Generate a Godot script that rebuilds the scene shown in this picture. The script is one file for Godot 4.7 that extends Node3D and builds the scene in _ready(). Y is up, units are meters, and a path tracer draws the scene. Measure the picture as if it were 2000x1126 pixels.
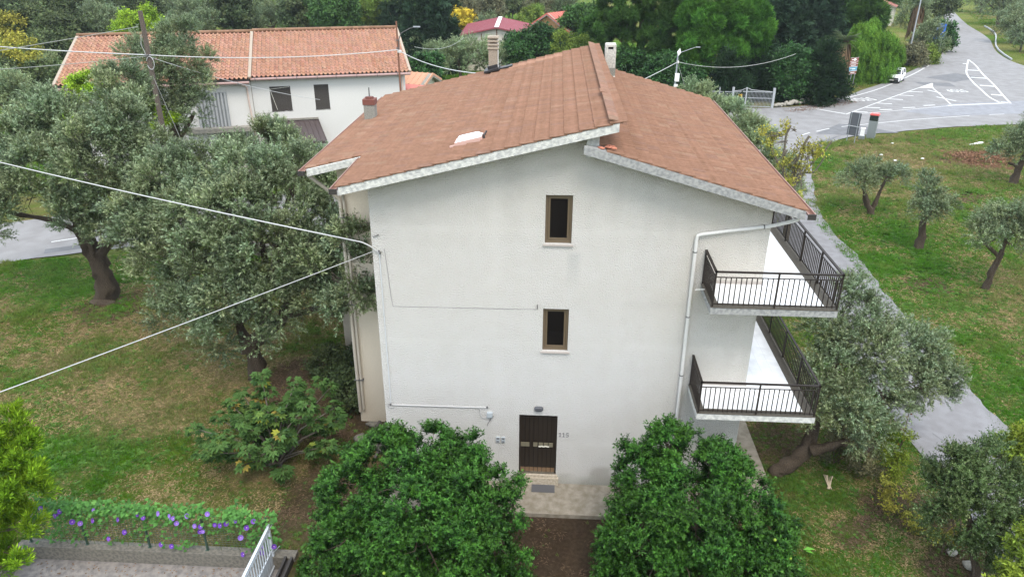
extends Node3D

# ---------------------------------------------------------------- mesh helper
class MB:
	var v := PackedVector3Array()
	var n := PackedVector3Array()
	var c := PackedColorArray()
	var uv := PackedVector2Array()
	var ix := PackedInt32Array()
	func vert(p: Vector3, nn: Vector3, col := Color.WHITE, t := Vector2.ZERO) -> int:
		v.append(p)
		n.append(nn)
		c.append(col)
		uv.append(t)
		return v.size() - 1
	func tri(a: Vector3, b: Vector3, d: Vector3, col := Color.WHITE) -> void: # counter-clockwise seen from outside
		var nn := (b - a).cross(d - a).normalized()
		var i := vert(a, nn, col)
		vert(b, nn, col)
		vert(d, nn, col)
		ix.append(i)
		ix.append(i + 2)
		ix.append(i + 1)
	func quad(a: Vector3, b: Vector3, d: Vector3, e: Vector3, col := Color.WHITE) -> void:
		quadc(a, b, d, e, col, col, col, col)
	func quadc(a: Vector3, b: Vector3, d: Vector3, e: Vector3, ca: Color, cb: Color, cd: Color, ce: Color) -> void:
		var nn := (d - a).cross(e - b).normalized()
		var i := vert(a, nn, ca, Vector2(0, 0))
		vert(b, nn, cb, Vector2(1, 0))
		vert(d, nn, cd, Vector2(1, 1))
		vert(e, nn, ce, Vector2(0, 1))
		for k in [0, 2, 1, 0, 3, 2]:
			ix.append(i + k)
	func obox(o: Vector3, ax: Vector3, ay: Vector3, az: Vector3, col := Color.WHITE) -> void: # o = centre, half axes right-handed
		var p := []
		for k in 8:
			p.append(o + (ax if k & 1 else -ax) + (ay if k & 2 else -ay) + (az if k & 4 else -az))
		quad(p[4], p[5], p[7], p[6], col)
		quad(p[1], p[0], p[2], p[3], col)
		quad(p[5], p[1], p[3], p[7], col)
		quad(p[0], p[4], p[6], p[2], col)
		quad(p[6], p[7], p[3], p[2], col)
		quad(p[0], p[1], p[5], p[4], col)
	func box(o: Vector3, s: Vector3, col := Color.WHITE) -> void:
		obox(o, Vector3(s.x / 2, 0, 0), Vector3(0, s.y / 2, 0), Vector3(0, 0, s.z / 2), col)
	func box2(a: Vector3, b: Vector3, col := Color.WHITE) -> void: # two corners
		box((a + b) / 2, (b - a).abs(), col)
	func bar(a: Vector3, b: Vector3, w: float, h: float, up := Vector3.UP, col := Color.WHITE) -> void:
		var d := (b - a)
		var x := d.normalized()
		var z := x.cross(up).normalized()
		var y := z.cross(x)
		obox((a + b) / 2, d / 2, y * h / 2, z * w / 2, col)
	func tube(pts: Array, rad: Array, sides := 8, col := Color.WHITE, caps := true) -> void:
		var prev := Vector3.ZERO
		var rings := []
		for k in pts.size():
			var t: Vector3 = (pts[mini(k + 1, pts.size() - 1)] - pts[maxi(k - 1, 0)]).normalized()
			var x: Vector3
			if prev == Vector3.ZERO:
				x = t.cross(Vector3(0.31, 0.2, 0.93) if absf(t.z) < 0.9 else Vector3.RIGHT).normalized()
			else:
				x = (prev - t * prev.dot(t)).normalized()
			prev = x
			var y := t.cross(x)
			var first := v.size()
			for s in sides:
				var a := TAU * s / sides
				var d := x * cos(a) + y * sin(a)
				vert(pts[k] + d * rad[k], d, col, Vector2(float(s) / sides, k))
			rings.append(first)
		for k in pts.size() - 1:
			for s in sides:
				var a: int = rings[k] + s
				var b: int = rings[k] + (s + 1) % sides
				var d: int = rings[k + 1] + (s + 1) % sides
				var e: int = rings[k + 1] + s
				for q in [a, d, b, a, e, d]:
					ix.append(q)
		if caps:
			for side in [0, pts.size() - 1]:
				var t: Vector3 = (pts[1] - pts[0]).normalized() * -1.0 if side == 0 else (pts[-1] - pts[-2]).normalized()
				var m := vert(pts[side], t, col)
				for s in sides:
					var p1: int = rings[side] + s
					var p2: int = rings[side] + (s + 1) % sides
					if side == 0:
						ix.append_array([m, p1, p2])
					else:
						ix.append_array([m, p2, p1])
	func leaf(p: Vector3, d: Vector3, up: Vector3, l: float, w: float, col: Color, fold := 0.1) -> void: # two triangles
		var s := d.cross(up).normalized() * w * 0.5
		var m := p + d * l * 0.45
		var nn := s.cross(d).normalized()
		var q := m + nn * w * fold
		var t := p + d * l - nn * l * 0.12
		var i := vert(p, nn, col)
		vert(q + s, (nn + s.normalized() * 0.3).normalized(), col)
		vert(t, nn, col)
		vert(q - s, (nn - s.normalized() * 0.3).normalized(), col)
		for k in [0, 2, 1, 0, 3, 2]:
			ix.append(i + k)
	func disc(o: Vector3, nn: Vector3, r: float, sides: int, col: Color) -> void:
		var x := nn.cross(Vector3(0.3, 0.1, 0.9)).normalized()
		var y := nn.cross(x)
		var m := vert(o, nn, col)
		for s in sides:
			vert(o + (x * cos(TAU * s / sides) + y * sin(TAU * s / sides)) * r, nn, col)
		for s in sides:
			ix.append_array([m, m + 1 + (s + 1) % sides, m + 1 + s])
	func blob(o: Vector3, s: Vector3, rnd: RandomNumberGenerator, col := Color.WHITE, rough := 0.18) -> void: # a stone
		var first := v.size()
		var nu := 8
		var nv := 5
		var ph := rnd.randf() * 6.0
		for j in nv + 1:
			for i in nu:
				var a := TAU * i / nu
				var b := PI * j / nv - PI / 2
				var d := Vector3(cos(a) * cos(b), sin(b), sin(a) * cos(b))
				var k := 1.0 + rough * (sin(3.0 * a + ph) * cos(b) + rnd.randf_range(-0.6, 0.6))
				vert(o + d * s * k, (d / s).normalized(), col)
		for j in nv:
			for i in nu:
				var a := first + j * nu + i
				var b := first + j * nu + (i + 1) % nu
				var d := b + nu
				var e := a + nu
				ix.append_array([a, b, d, a, d, e])
	func prism(poly: PackedVector2Array, fy: Callable, thick: float, ct := Color.WHITE, cs := Color.WHITE) -> void: # plan polygon (x,z), top y by fy
		var t := Geometry2D.triangulate_polygon(poly)
		for k in range(0, t.size(), 3):
			var a := poly[t[k]]
			var b := poly[t[k + 1]]
			var d := poly[t[k + 2]]
			var pa := Vector3(a.x, fy.call(a), a.y)
			var pb := Vector3(b.x, fy.call(b), b.y)
			var pd := Vector3(d.x, fy.call(d), d.y)
			var dn := Vector3(0, -thick, 0)
			if (pb - pa).cross(pd - pa).y > 0:
				tri(pa, pb, pd, ct)
				if thick > 0:
					tri(pa + dn, pd + dn, pb + dn, cs)
			else:
				tri(pa, pd, pb, ct)
				if thick > 0:
					tri(pa + dn, pb + dn, pd + dn, cs)
		if thick > 0:
			var ccw := false
			var area := 0.0
			for k in poly.size():
				var a := poly[k]
				var b := poly[(k + 1) % poly.size()]
				area += a.x * b.y - b.x * a.y
			ccw = area > 0
			for k in poly.size():
				var a := poly[k]
				var b := poly[(k + 1) % poly.size()]
				if ccw:
					var z := a
					a = b
					b = z
				var pa := Vector3(a.x, fy.call(a), a.y)
				var pb := Vector3(b.x, fy.call(b), b.y)
				var dn := Vector3(0, -thick, 0)
				quad(pa + dn, pb + dn, pb, pa, cs)
	func mesh(mat: Material) -> ArrayMesh:
		var m := ArrayMesh.new()
		if v.is_empty():
			return m
		var arr := []
		arr.resize(Mesh.ARRAY_MAX)
		arr[Mesh.ARRAY_VERTEX] = v
		arr[Mesh.ARRAY_NORMAL] = n
		arr[Mesh.ARRAY_COLOR] = c
		arr[Mesh.ARRAY_TEX_UV] = uv
		arr[Mesh.ARRAY_INDEX] = ix
		m.add_surface_from_arrays(Mesh.PRIMITIVE_TRIANGLES, arr)
		m.surface_set_material(0, mat)
		return m

var rnd := RandomNumberGenerator.new()
var mats := {}
var tex := {}
var taken := {}
var fn := FastNoiseLite.new()
var fn2 := FastNoiseLite.new()

func V(x, y, z) -> Vector3: return Vector3(x, y, z)

func L(r: float, g: float, b: float, a := 1.0) -> Color: return Color(r, g, b, a).linear_to_srgb()

func numbered(called: String) -> String:
	var k: int = taken.get(called, 0)
	taken[called] = k + 1
	return called if k == 0 else "%s_%03d" % [called, k]

func obj(called: String, mesh: Mesh, parent: Node = null) -> MeshInstance3D:
	var o := MeshInstance3D.new()
	o.mesh = mesh
	if parent == null:
		o.name = numbered(called)
		add_child(o, true)
	else:
		o.name = called
		var k := 0
		while parent.has_node(NodePath(o.name)):
			k += 1
			o.name = "%s_%03d" % [called, k]
		parent.add_child(o, true)
	return o

func part(called: String, mesh: Mesh, parent: Node, k: int) -> MeshInstance3D: # numbered by hand: quick for long rows
	var o := MeshInstance3D.new()
	o.mesh = mesh
	o.name = called if k == 0 else "%s_%03d" % [called, k]
	parent.add_child(o, true)
	return o

func tag(o: Node, label: String, category: String, group := "") -> Node:
	o.set_meta("label", label)
	o.set_meta("category", category)
	if group != "":
		o.set_meta("group", group)
	return o

func thing(called: String, label: String, category: String, at := Vector3.ZERO, turn := 0.0, group := "") -> Node3D:
	var o := Node3D.new()
	o.name = numbered(called)
	add_child(o, true)
	o.position = at
	o.rotation.y = turn
	tag(o, label, category, group)
	return o

func struct(o: Node) -> Node:
	o.set_meta("kind", "structure")
	return o

func noise_tex(called: String, freq: float, octaves: int, lo: Color, hi: Color, size := 512, bias := 0.5, type := FastNoiseLite.TYPE_SIMPLEX_SMOOTH, sd := 1) -> ImageTexture:
	if tex.has(called):
		return tex[called]
	var f := FastNoiseLite.new()
	f.noise_type = type
	f.frequency = freq
	f.fractal_octaves = octaves
	f.seed = sd
	var im := f.get_seamless_image(size, size)
	im.convert(Image.FORMAT_RGB8)
	var out := Image.create(size, size, false, Image.FORMAT_RGB8)
	for y in size:
		for x in size:
			var t := im.get_pixel(x, y).r
			t = clampf((t - bias) * 1.6 + 0.5, 0.0, 1.0)
			out.set_pixel(x, y, lo.lerp(hi, t))
	tex[called] = ImageTexture.create_from_image(out)
	return tex[called]

func mat(called: String, col: Color, rough := 0.8, opt := {}) -> StandardMaterial3D:
	if mats.has(called):
		return mats[called]
	var m := StandardMaterial3D.new()
	m.resource_name = called
	m.albedo_color = col
	m.roughness = rough
	m.metallic = opt.get("metal", 0.0)
	m.metallic_specular = opt.get("spec", 0.5)
	if opt.get("vc", false):
		m.vertex_color_use_as_albedo = true
	if opt.has("tex"):
		m.albedo_texture = opt.tex
	if opt.has("tri"):
		m.uv1_triplanar = true
		m.uv1_world_triplanar = true
		m.uv1_scale = Vector3.ONE * opt.tri
	if opt.has("bump"):
		m.heightmap_enabled = true
		m.heightmap_texture = opt.bump
		m.heightmap_scale = opt.get("bs", 1.0)
	if opt.has("detail"):
		m.detail_enabled = true
		m.detail_albedo = opt.detail
		m.detail_blend_mode = BaseMaterial3D.BLEND_MODE_MUL
		m.detail_uv_layer = BaseMaterial3D.DETAIL_UV_2
		m.uv2_triplanar = true
		m.uv2_world_triplanar = true
		m.uv2_scale = Vector3.ONE * opt.dtri
	if opt.has("back"):
		m.backlight_enabled = true
		m.backlight = Color(opt.back, opt.back, opt.back).linear_to_srgb()
	if opt.has("glass"):
		m.transparency = BaseMaterial3D.TRANSPARENCY_ALPHA
		m.albedo_color.a = opt.glass
	mats[called] = m
	return m

func g8(x: float) -> Color: return Color(x, x, x)

func setup_materials() -> void:
	var grain := noise_tex("grain", 0.09, 4, g8(0.90), g8(1.0), 512)
	var fine := noise_tex("fine", 0.28, 3, g8(0.80), g8(1.0), 512, 0.5, FastNoiseLite.TYPE_SIMPLEX_SMOOTH, 5)
	var blot := noise_tex("blot", 0.012, 5, Color(0.988, 0.986, 0.982), g8(1.0), 512, 0.45, FastNoiseLite.TYPE_SIMPLEX_SMOOTH, 7)
	var rough_h := noise_tex("rough_h", 0.16, 4, g8(0.0), g8(1.0), 512, 0.5, FastNoiseLite.TYPE_SIMPLEX_SMOOTH, 9)
	var lichen := noise_tex("lichen", 0.03, 6, Color(0.80, 0.805, 0.81), Color(1, 1, 0.985), 512, 0.42, FastNoiseLite.TYPE_SIMPLEX_SMOOTH, 11)
	var dirt := noise_tex("dirt", 0.02, 6, Color(0.84, 0.83, 0.80), g8(1.0), 512, 0.45, FastNoiseLite.TYPE_SIMPLEX_SMOOTH, 13)
	var asph := noise_tex("asph", 0.35, 3, g8(0.84), g8(1.0), 512, 0.5, FastNoiseLite.TYPE_SIMPLEX_SMOOTH, 15)
	var soil := noise_tex("soil", 0.10, 5, g8(0.66), g8(1.0), 1024, 0.5, FastNoiseLite.TYPE_SIMPLEX_SMOOTH, 17)
	mat("render_white", L(0.715, 0.70, 0.68), 0.92, {vc = true, tex = fine, tri = 0.3, bump = rough_h, bs = 2.2, detail = blot, dtri = 0.22, spec = 0.2})
	mat("render_beige", L(0.58, 0.52, 0.43), 0.92, {vc = true, tex = grain, tri = 0.5, bump = rough_h, bs = 0.3, spec = 0.2})
	mat("fascia_light", L(0.60, 0.60, 0.585), 0.95, {tex = lichen, tri = 0.4, bump = rough_h, bs = 0.8, spec = 0.2})
	mat("fascia_dark", L(0.36, 0.362, 0.365), 0.95, {tex = lichen, tri = 0.5, bump = rough_h, bs = 0.8, spec = 0.2})
	mat("concrete", L(0.30, 0.27, 0.225), 0.95, {tex = grain, tri = 0.8, bump = rough_h, bs = 0.25, detail = dirt, dtri = 0.3, spec = 0.2})
	mat("old_concrete", L(0.17, 0.158, 0.138), 0.95, {tex = lichen, tri = 0.6, bump = rough_h, bs = 0.8, spec = 0.2})
	mat("clay", L(1, 1, 1), 0.9, {vc = true, tex = grain, tri = 1.7, detail = noise_tex("claydirt", 0.03, 5, Color(0.86, 0.86, 0.83), g8(1.0), 512, 0.42, FastNoiseLite.TYPE_SIMPLEX_SMOOTH, 21), dtri = 0.35, spec = 0.25})
	mat("asphalt", L(0.25, 0.245, 0.245), 0.9, {tex = asph, tri = 0.55, detail = noise_tex("roaddirt", 0.018, 6, Color(0.915, 0.91, 0.905), g8(1.0), 512, 0.45, FastNoiseLite.TYPE_SIMPLEX_SMOOTH, 23), dtri = 0.07, spec = 0.3})
	mat("asphalt_patch", L(0.17, 0.172, 0.18), 0.9, {tex = asph, tri = 0.6, detail = tex.roaddirt, dtri = 0.11, spec = 0.3})
	mat("lane_concrete", L(0.235, 0.232, 0.24), 0.92, {tex = asph, tri = 0.5, detail = tex.roaddirt, dtri = 0.16, spec = 0.25})
	mat("road_paint", L(0.55, 0.55, 0.54), 0.8, {tex = noise_tex("worn", 0.08, 5, g8(0.68), g8(1.0), 256, 0.35, FastNoiseLite.TYPE_SIMPLEX_SMOOTH, 25), tri = 0.7})
	mat("ground", L(1, 1, 1), 0.95, {vc = true, tex = soil, tri = 0.62, bump = soil, bs = 6.0, detail = noise_tex("soil2", 0.05, 5, g8(0.84), g8(1.0), 512, 0.5, FastNoiseLite.TYPE_SIMPLEX_SMOOTH, 27), dtri = 0.23, spec = 0.1})
	mat("grass", L(1, 1, 1), 0.7, {vc = true, back = 0.5, spec = 0.25})
	mat("leaf", L(1, 1, 1), 0.6, {vc = true, back = 0.35, spec = 0.3})
	mat("leaf_gloss", L(1, 1, 1), 0.45, {vc = true, back = 0.2, spec = 0.32})
	mat("leaf_matt", L(1, 1, 1), 0.8, {vc = true, back = 0.3, spec = 0.2})
	mat("bark", L(0.24, 0.19, 0.145), 0.95, {vc = true, tex = noise_tex("bark", 0.05, 5, g8(0.55), g8(1.0), 512, 0.5, FastNoiseLite.TYPE_SIMPLEX_SMOOTH, 31), tri = 1.3, bump = noise_tex("barkh", 0.07, 4, g8(0), g8(1), 512, 0.5, FastNoiseLite.TYPE_SIMPLEX_SMOOTH, 33), bs = 5.0, spec = 0.15})
	mat("bark_pale", L(0.25, 0.22, 0.18), 0.95, {tex = tex.bark, tri = 1.5, spec = 0.15})
	mat("rail_brown", L(0.024, 0.019, 0.016), 0.6, {spec = 0.3})
	mat("pvc", L(0.66, 0.655, 0.63), 0.5, {tex = grain, tri = 0.7})
	mat("pvc_beige", L(0.46, 0.42, 0.36), 0.55, {tex = grain, tri = 0.7})
	mat("clip", L(0.09, 0.09, 0.09), 0.6)
	mat("gutter", L(0.30, 0.16, 0.12), 0.5, {tex = grain, tri = 1.0})
	mat("gutter_end", L(0.03, 0.026, 0.024), 0.6)
	mat("bronze_frame", L(0.135, 0.10, 0.062), 0.45, {tex = grain, tri = 2.0})
	mat("pane", L(0.01, 0.012, 0.014), 0.03, {glass = 0.12})
	mat("dark_room", L(0.05, 0.05, 0.05), 0.9)
	mat("sill_stone", L(0.42, 0.38, 0.35), 0.7, {tex = grain, tri = 1.5})
	mat("threshold", L(0.50, 0.44, 0.36), 0.7, {tex = dirt, tri = 1.0})
	mat("door_wood", L(0.022, 0.015, 0.010), 0.5, {tex = grain, tri = 1.2})
	mat("door_kick", L(0.20, 0.125, 0.07), 0.6, {tex = grain, tri = 1.5})
	mat("plate", L(0.16, 0.145, 0.10), 0.45)
	mat("paper", L(0.68, 0.66, 0.58), 0.8)
	mat("grey_box", L(0.36, 0.40, 0.43), 0.55)
	mat("lamp_dark", L(0.06, 0.065, 0.075), 0.45)
	mat("ink", L(0.09, 0.09, 0.10), 0.7)
	mat("white_tile", L(0.80, 0.81, 0.82), 0.22, {tex = noise_tex("tilef", 0.02, 3, g8(0.94), g8(1.0), 256), tri = 0.4})
	mat("grout", L(0.42, 0.42, 0.42), 0.9)
	mat("kerb_stain", L(0.085, 0.075, 0.06), 0.9, {tex = dirt, tri = 1.0})
	mat("cable_white", L(0.42, 0.42, 0.42), 0.5)
	mat("cable_grey", L(0.16, 0.16, 0.165), 0.6)
	mat("cable_sun", L(0.26, 0.265, 0.25), 0.6)
	mat("tar", L(0.016, 0.015, 0.016), 0.55, {tex = grain, tri = 2.0})
	mat("chimney_plaster", L(0.36, 0.30, 0.24), 0.95, {tex = lichen, tri = 1.3, bump = rough_h, bs = 0.6})
	mat("chimney_white", L(0.56, 0.54, 0.50), 0.95, {tex = lichen, tri = 0.8, bump = rough_h, bs = 0.6})
	mat("chimney_grey", L(0.30, 0.29, 0.26), 0.95, {tex = lichen, tri = 1.4, bump = rough_h, bs = 0.6})
	mat("brick_red", L(0.17, 0.06, 0.045), 0.9, {tex = grain, tri = 2.0})
	mat("rust", L(0.20, 0.09, 0.055), 0.85, {tex = dirt, tri = 1.2})
	mat("dome", L(0.74, 0.75, 0.76), 0.25)
	mat("pink_frame", L(0.52, 0.34, 0.29), 0.5)
	mat("wood_pole", L(0.165, 0.13, 0.105), 0.9, {tex = tex.bark, tri = 0.9})
	mat("galv", L(0.40, 0.42, 0.44), 0.45, {metal = 0.35})
	mat("galv_dull", L(0.27, 0.29, 0.31), 0.55, {metal = 0.2})
	mat("shutter_wood", L(0.10, 0.088, 0.08), 0.9, {tex = tex.bark, tri = 1.4})
	mat("brown_sheet", L(0.058, 0.042, 0.042), 0.5)
	mat("corr_grey", L(0.34, 0.35, 0.36), 0.6)
	mat("far_white", L(0.66, 0.65, 0.635), 0.92, {vc = true, tex = grain, tri = 0.5})
	mat("far_cream", L(0.60, 0.56, 0.48), 0.92, {tex = grain, tri = 0.3})
	mat("far_orange", L(0.42, 0.25, 0.115), 0.92, {tex = grain, tri = 0.3, detail = dirt, dtri = 0.2})
	mat("far_grey", L(0.28, 0.26, 0.23), 0.92, {tex = lichen, tri = 0.3})
	mat("red_sheet", L(0.255, 0.052, 0.068), 0.55, {tex = grain, tri = 0.3})
	mat("red_tile", L(0.50, 0.135, 0.10), 0.8, {tex = grain, tri = 0.5})
	mat("white_paint", L(0.80, 0.80, 0.80), 0.4)
	mat("car_white", L(0.80, 0.81, 0.82), 0.22, {spec = 0.6})
	mat("car_black", L(0.02, 0.02, 0.022), 0.55)
	mat("car_glass", L(0.02, 0.024, 0.028), 0.06, {spec = 0.7})
	mat("rubber", L(0.02, 0.02, 0.02), 0.8)
	mat("sign_brown", L(0.20, 0.065, 0.04), 0.5)
	mat("sign_blue", L(0.03, 0.13, 0.50), 0.45)
	mat("sign_cyan", L(0.10, 0.30, 0.42), 0.5)
	mat("sign_back", L(0.075, 0.08, 0.09), 0.5)
	mat("red_cap", L(0.60, 0.11, 0.10), 0.45)
	mat("yellow_plate", L(0.62, 0.36, 0.03), 0.5)
	mat("grey_metal", L(0.20, 0.225, 0.225), 0.5, {tex = grain, tri = 1.0})
	mat("green_post", L(0.022, 0.05, 0.035), 0.55)
	mat("wire_mesh", L(0.10, 0.13, 0.11), 0.55)
	mat("gate_paint", L(0.48, 0.52, 0.56), 0.4, {tex = grain, tri = 1.5})
	mat("stone", L(0.33, 0.31, 0.27), 0.95, {tex = lichen, tri = 1.0})
	mat("stick", L(0.40, 0.33, 0.23), 0.9)
	mat("petal", L(1, 1, 1), 0.7, {vc = true, back = 0.5})
	mat("dry_frond", L(0.25, 0.165, 0.09), 0.9, {vc = true})

# ---------------------------------------------------------------- the ground
func in_court(x: float, z: float) -> bool: return z > 3.3 and x < -6.75 and x > -15.0

func gy(x: float, z: float) -> float:
	if in_court(x, z):
		return -0.62
	var far := Vector2(x, z).length()
	var h := -0.125 + 0.03 * fn.get_noise_2d(x * 3.0, z * 3.0)
	if far > 245.0:
		h += (far - 245.0) * 0.09 + 14.0 * (1.0 - exp(-(far - 245.0) / 300.0)) * (0.5 + 0.5 * fn.get_noise_2d(x * 0.12, z * 0.12))
	return h

func sm(a: float, b: float, x: float) -> float: return smoothstep(a, b, x)

func spot(x: float, z: float, cx: float, cz: float, r: float) -> float:
	var d := Vector2(x - cx, z - cz).length() + 0.35 * r * fn2.get_noise_2d(x * 5.0, z * 5.0)
	return 1.0 - smoothstep(r * 0.55, r, d)

# [straw, bare, lush] amounts that colour the ground and choose what grows on it
func cover(x: float, z: float) -> Vector3:
	var a := fn.get_noise_2d(x * 1.1 + 40.0, z * 1.1)
	var b := fn2.get_noise_2d(x * 2.6, z * 2.6 + 90.0)
	var straw := clampf(0.35 + 0.9 * a + 0.35 * b, 0.0, 1.0)
	var lush := clampf(0.35 - 0.9 * a + 0.5 * b, 0.0, 1.0)
	var bare := 0.0
	var c9 := fn2.get_noise_2d(x * 11.0 + 30.0, z * 11.0)
	straw = clampf(straw + 0.55 * c9, 0.0, 1.0)
	lush = clampf(lush - 0.5 * c9 + 0.3 * fn.get_noise_2d(x * 16.0, z * 16.0), 0.0, 1.0)
	if x < -4.7 and z > -26.0: # west garden: dry under the trees, green towards the street and the court
		var dry := spot(x, z, -14.5, -7.5, 7.5)
		straw = clampf(straw * 0.75 + 0.55 * dry, 0.0, 1.0)
		lush = clampf(lush * (1.0 - 0.75 * dry), 0.0, 1.0)
		lush = clampf(lush + 0.6 * spot(x, z, -15.0, -0.6, 3.5) + 0.9 * spot(x, z, -23.5, -14.5, 5.0), 0.0, 1.0)
		bare = clampf(0.9 * spot(x, z, -7.5, -4.5, 4.0) + 0.85 * spot(x, z, -5.6, 1.6, 3.2) + 0.5 * spot(x, z, -19.5, -11.0, 3.0), 0.0, 1.0)
	elif x < 6.5 and z > -3.0: # in front of the house: dark bare soil
		bare = 1.0 - 0.35 * sm(4.5, 6.5, x)
		straw *= 0.5
	elif x < 12.2: # east garden
		straw *= 0.55
		lush = clampf(lush + 0.5, 0.0, 1.0)
		straw *= 0.7
		bare = clampf(0.75 * spot(x, z, 10.6, 0.6, 1.7) + 0.8 * spot(x, z, 11.2, 2.8, 1.8) + 0.65 * spot(x, z, 7.6, -2.6, 1.8) + 0.5 * spot(x, z, 8.7, 1.5, 0.9), 0.0, 1.0)
	elif x < 60.0 and z > -60.0: # field beyond the lane
		var far := sm(17.0, 30.0, x)
		straw = clampf(straw * 0.8 + 0.30 * far, 0.0, 1.0)
		lush = clampf(lush + 0.45 * (1.0 - far), 0.0, 1.0)
		bare = clampf(0.9 * spot(x, z, 32.3, -39.0, 3.6) + 0.6 * spot(x, z, 31.0, -46.0, 2.2) + 0.6 * spot(x, z, 18.2, -15.6, 1.6) + 0.5 * spot(x, z, 19.8, -8.0, 1.8) + 0.5 * spot(x, z, 27.0, -30.0, 1.8), 0.0, 1.0)
	elif z < -60.0:
		straw *= 0.6
	return Vector3(straw, bare, lush)

func ground_color(x: float, z: float) -> Color:
	var k := cover(x, z)
	var c := Color(0.160, 0.190, 0.040).lerp(Color(0.090, 0.200, 0.016), k.z)
	c = c.lerp(Color(0.37, 0.285, 0.150), k.x * 0.85)
	var soil := Color(0.115, 0.082, 0.055)
	if x > 25.0:
		soil = Color(0.20, 0.125, 0.080)
	c = c.lerp(soil, k.y)
	var t := 1.0 + 0.35 * fn2.get_noise_2d(x * 9.0, z * 9.0)
	return Color(c.r * t, c.g * t, c.b * t)

func steps(edges: Array) -> PackedFloat32Array: # [from, to, step, to, step ...]
	var o := PackedFloat32Array([edges[0]])
	var at: float = edges[0]
	for k in range(1, edges.size(), 2):
		var n := maxi(1, int(round((edges[k] - at) / edges[k + 1])))
		for i in n:
			o.append(at + (edges[k] - at) * (i + 1) / n)
		at = edges[k]
	return o

func build_ground() -> void:
	var xs := steps([-1600, -300, 130, -130, 10, -46, 2.0, -32, 0.7, -15.0, 0.3, -6.75, 0.275, 28, 0.3, 48, 0.8, 110, 3, 320, 15, 1600, 130])
	var zs := steps([-1700, -320, 140, -170, 10, -62, 2.0, -38, 0.7, -20, 0.4, 3.5, 0.25, 6.5, 0.3, 40, 4, 300, 40, 1200, 150])
	var mb := MB.new()
	var nx := xs.size()
	for z in zs:
		for x in xs:
			var e := 0.3
			var nn := Vector3(gy(x - e, z) - gy(x + e, z), 2.0 * e, gy(x, z - e) - gy(x, z + e)).normalized()
			if in_court(x, z) or in_court(x, z + e) or in_court(x + e, z) or in_court(x - e, z):
				nn = Vector3.UP
			mb.vert(Vector3(x, gy(x, z), z), nn, ground_color(x, z))
	for j in zs.size() - 1:
		for i in nx - 1:
			var a := j * nx + i
			for k in [a, a + 1, a + nx, a + 1, a + nx + 1, a + nx]:
				mb.ix.append(k)
	struct(obj("ground", mb.mesh(mats.ground)))

func sheet(poly: PackedVector2Array, y: float, m: Material, called: String, parent: Node = null) -> MeshInstance3D:
	var mb := MB.new()
	mb.prism(poly, func(_p): return y, 0.0)
	return obj(called, mb.mesh(m), parent)

func P2(a: Array) -> PackedVector2Array:
	var o := PackedVector2Array()
	for p in a:
		o.append(Vector2(p[0], p[1]))
	return o

func smooth_line(a: Array, per := 6) -> PackedVector2Array:
	var cv := Curve2D.new()
	for i in a.size():
		var p := Vector2(a[i][0], a[i][1])
		var q0 := Vector2(a[maxi(i - 1, 0)][0], a[maxi(i - 1, 0)][1])
		var q1 := Vector2(a[mini(i + 1, a.size() - 1)][0], a[mini(i + 1, a.size() - 1)][1])
		var t := (q1 - q0).normalized()
		cv.add_point(p, -t * (p - q0).length() * 0.33, t * (q1 - p).length() * 0.33)
	var o := PackedVector2Array()
	for i in a.size() - 1:
		for k in per:
			o.append(cv.sample(i, float(k) / per))
	o.append(Vector2(a[-1][0], a[-1][1]))
	return o

func stripe(pts: PackedVector2Array, w: float, y: float, called: String, parent: Node, m: Material) -> MeshInstance3D:
	var mb := MB.new()
	for k in pts.size() - 1:
		var d := (pts[k + 1] - pts[k]).normalized()
		var d0 := (pts[k] - pts[maxi(k - 1, 0)]).normalized() if k > 0 else d
		var d1 := (pts[mini(k + 2, pts.size() - 1)] - pts[k + 1]).normalized() if k + 2 < pts.size() else d
		var s0 := (d + d0).orthogonal().normalized() * w / 2
		var s1 := (d + d1).orthogonal().normalized() * w / 2
		var a := pts[k] + s0
		var b := pts[k + 1] + s1
		var e := pts[k + 1] - s1
		var f := pts[k] - s0
		var A := Vector3(a.x, y, a.y)
		var B := Vector3(b.x, y, b.y)
		var E := Vector3(e.x, y, e.y)
		var F := Vector3(f.x, y, f.y)
		if (B - A).cross(E - A).y > 0:
			mb.quad(A, B, E, F)
		else:
			mb.quad(A, F, E, B)
	return obj(called, mb.mesh(m), parent)

func ragged(pts: PackedVector2Array, amp: float) -> PackedVector2Array:
	var o := PackedVector2Array()
	for p in pts:
		o.append(p + Vector2(fn2.get_noise_2d(p.x * 14.0, p.y * 14.0), fn2.get_noise_2d(p.y * 14.0, p.x * 14.0 + 50.0)) * amp)
	return o

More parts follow.
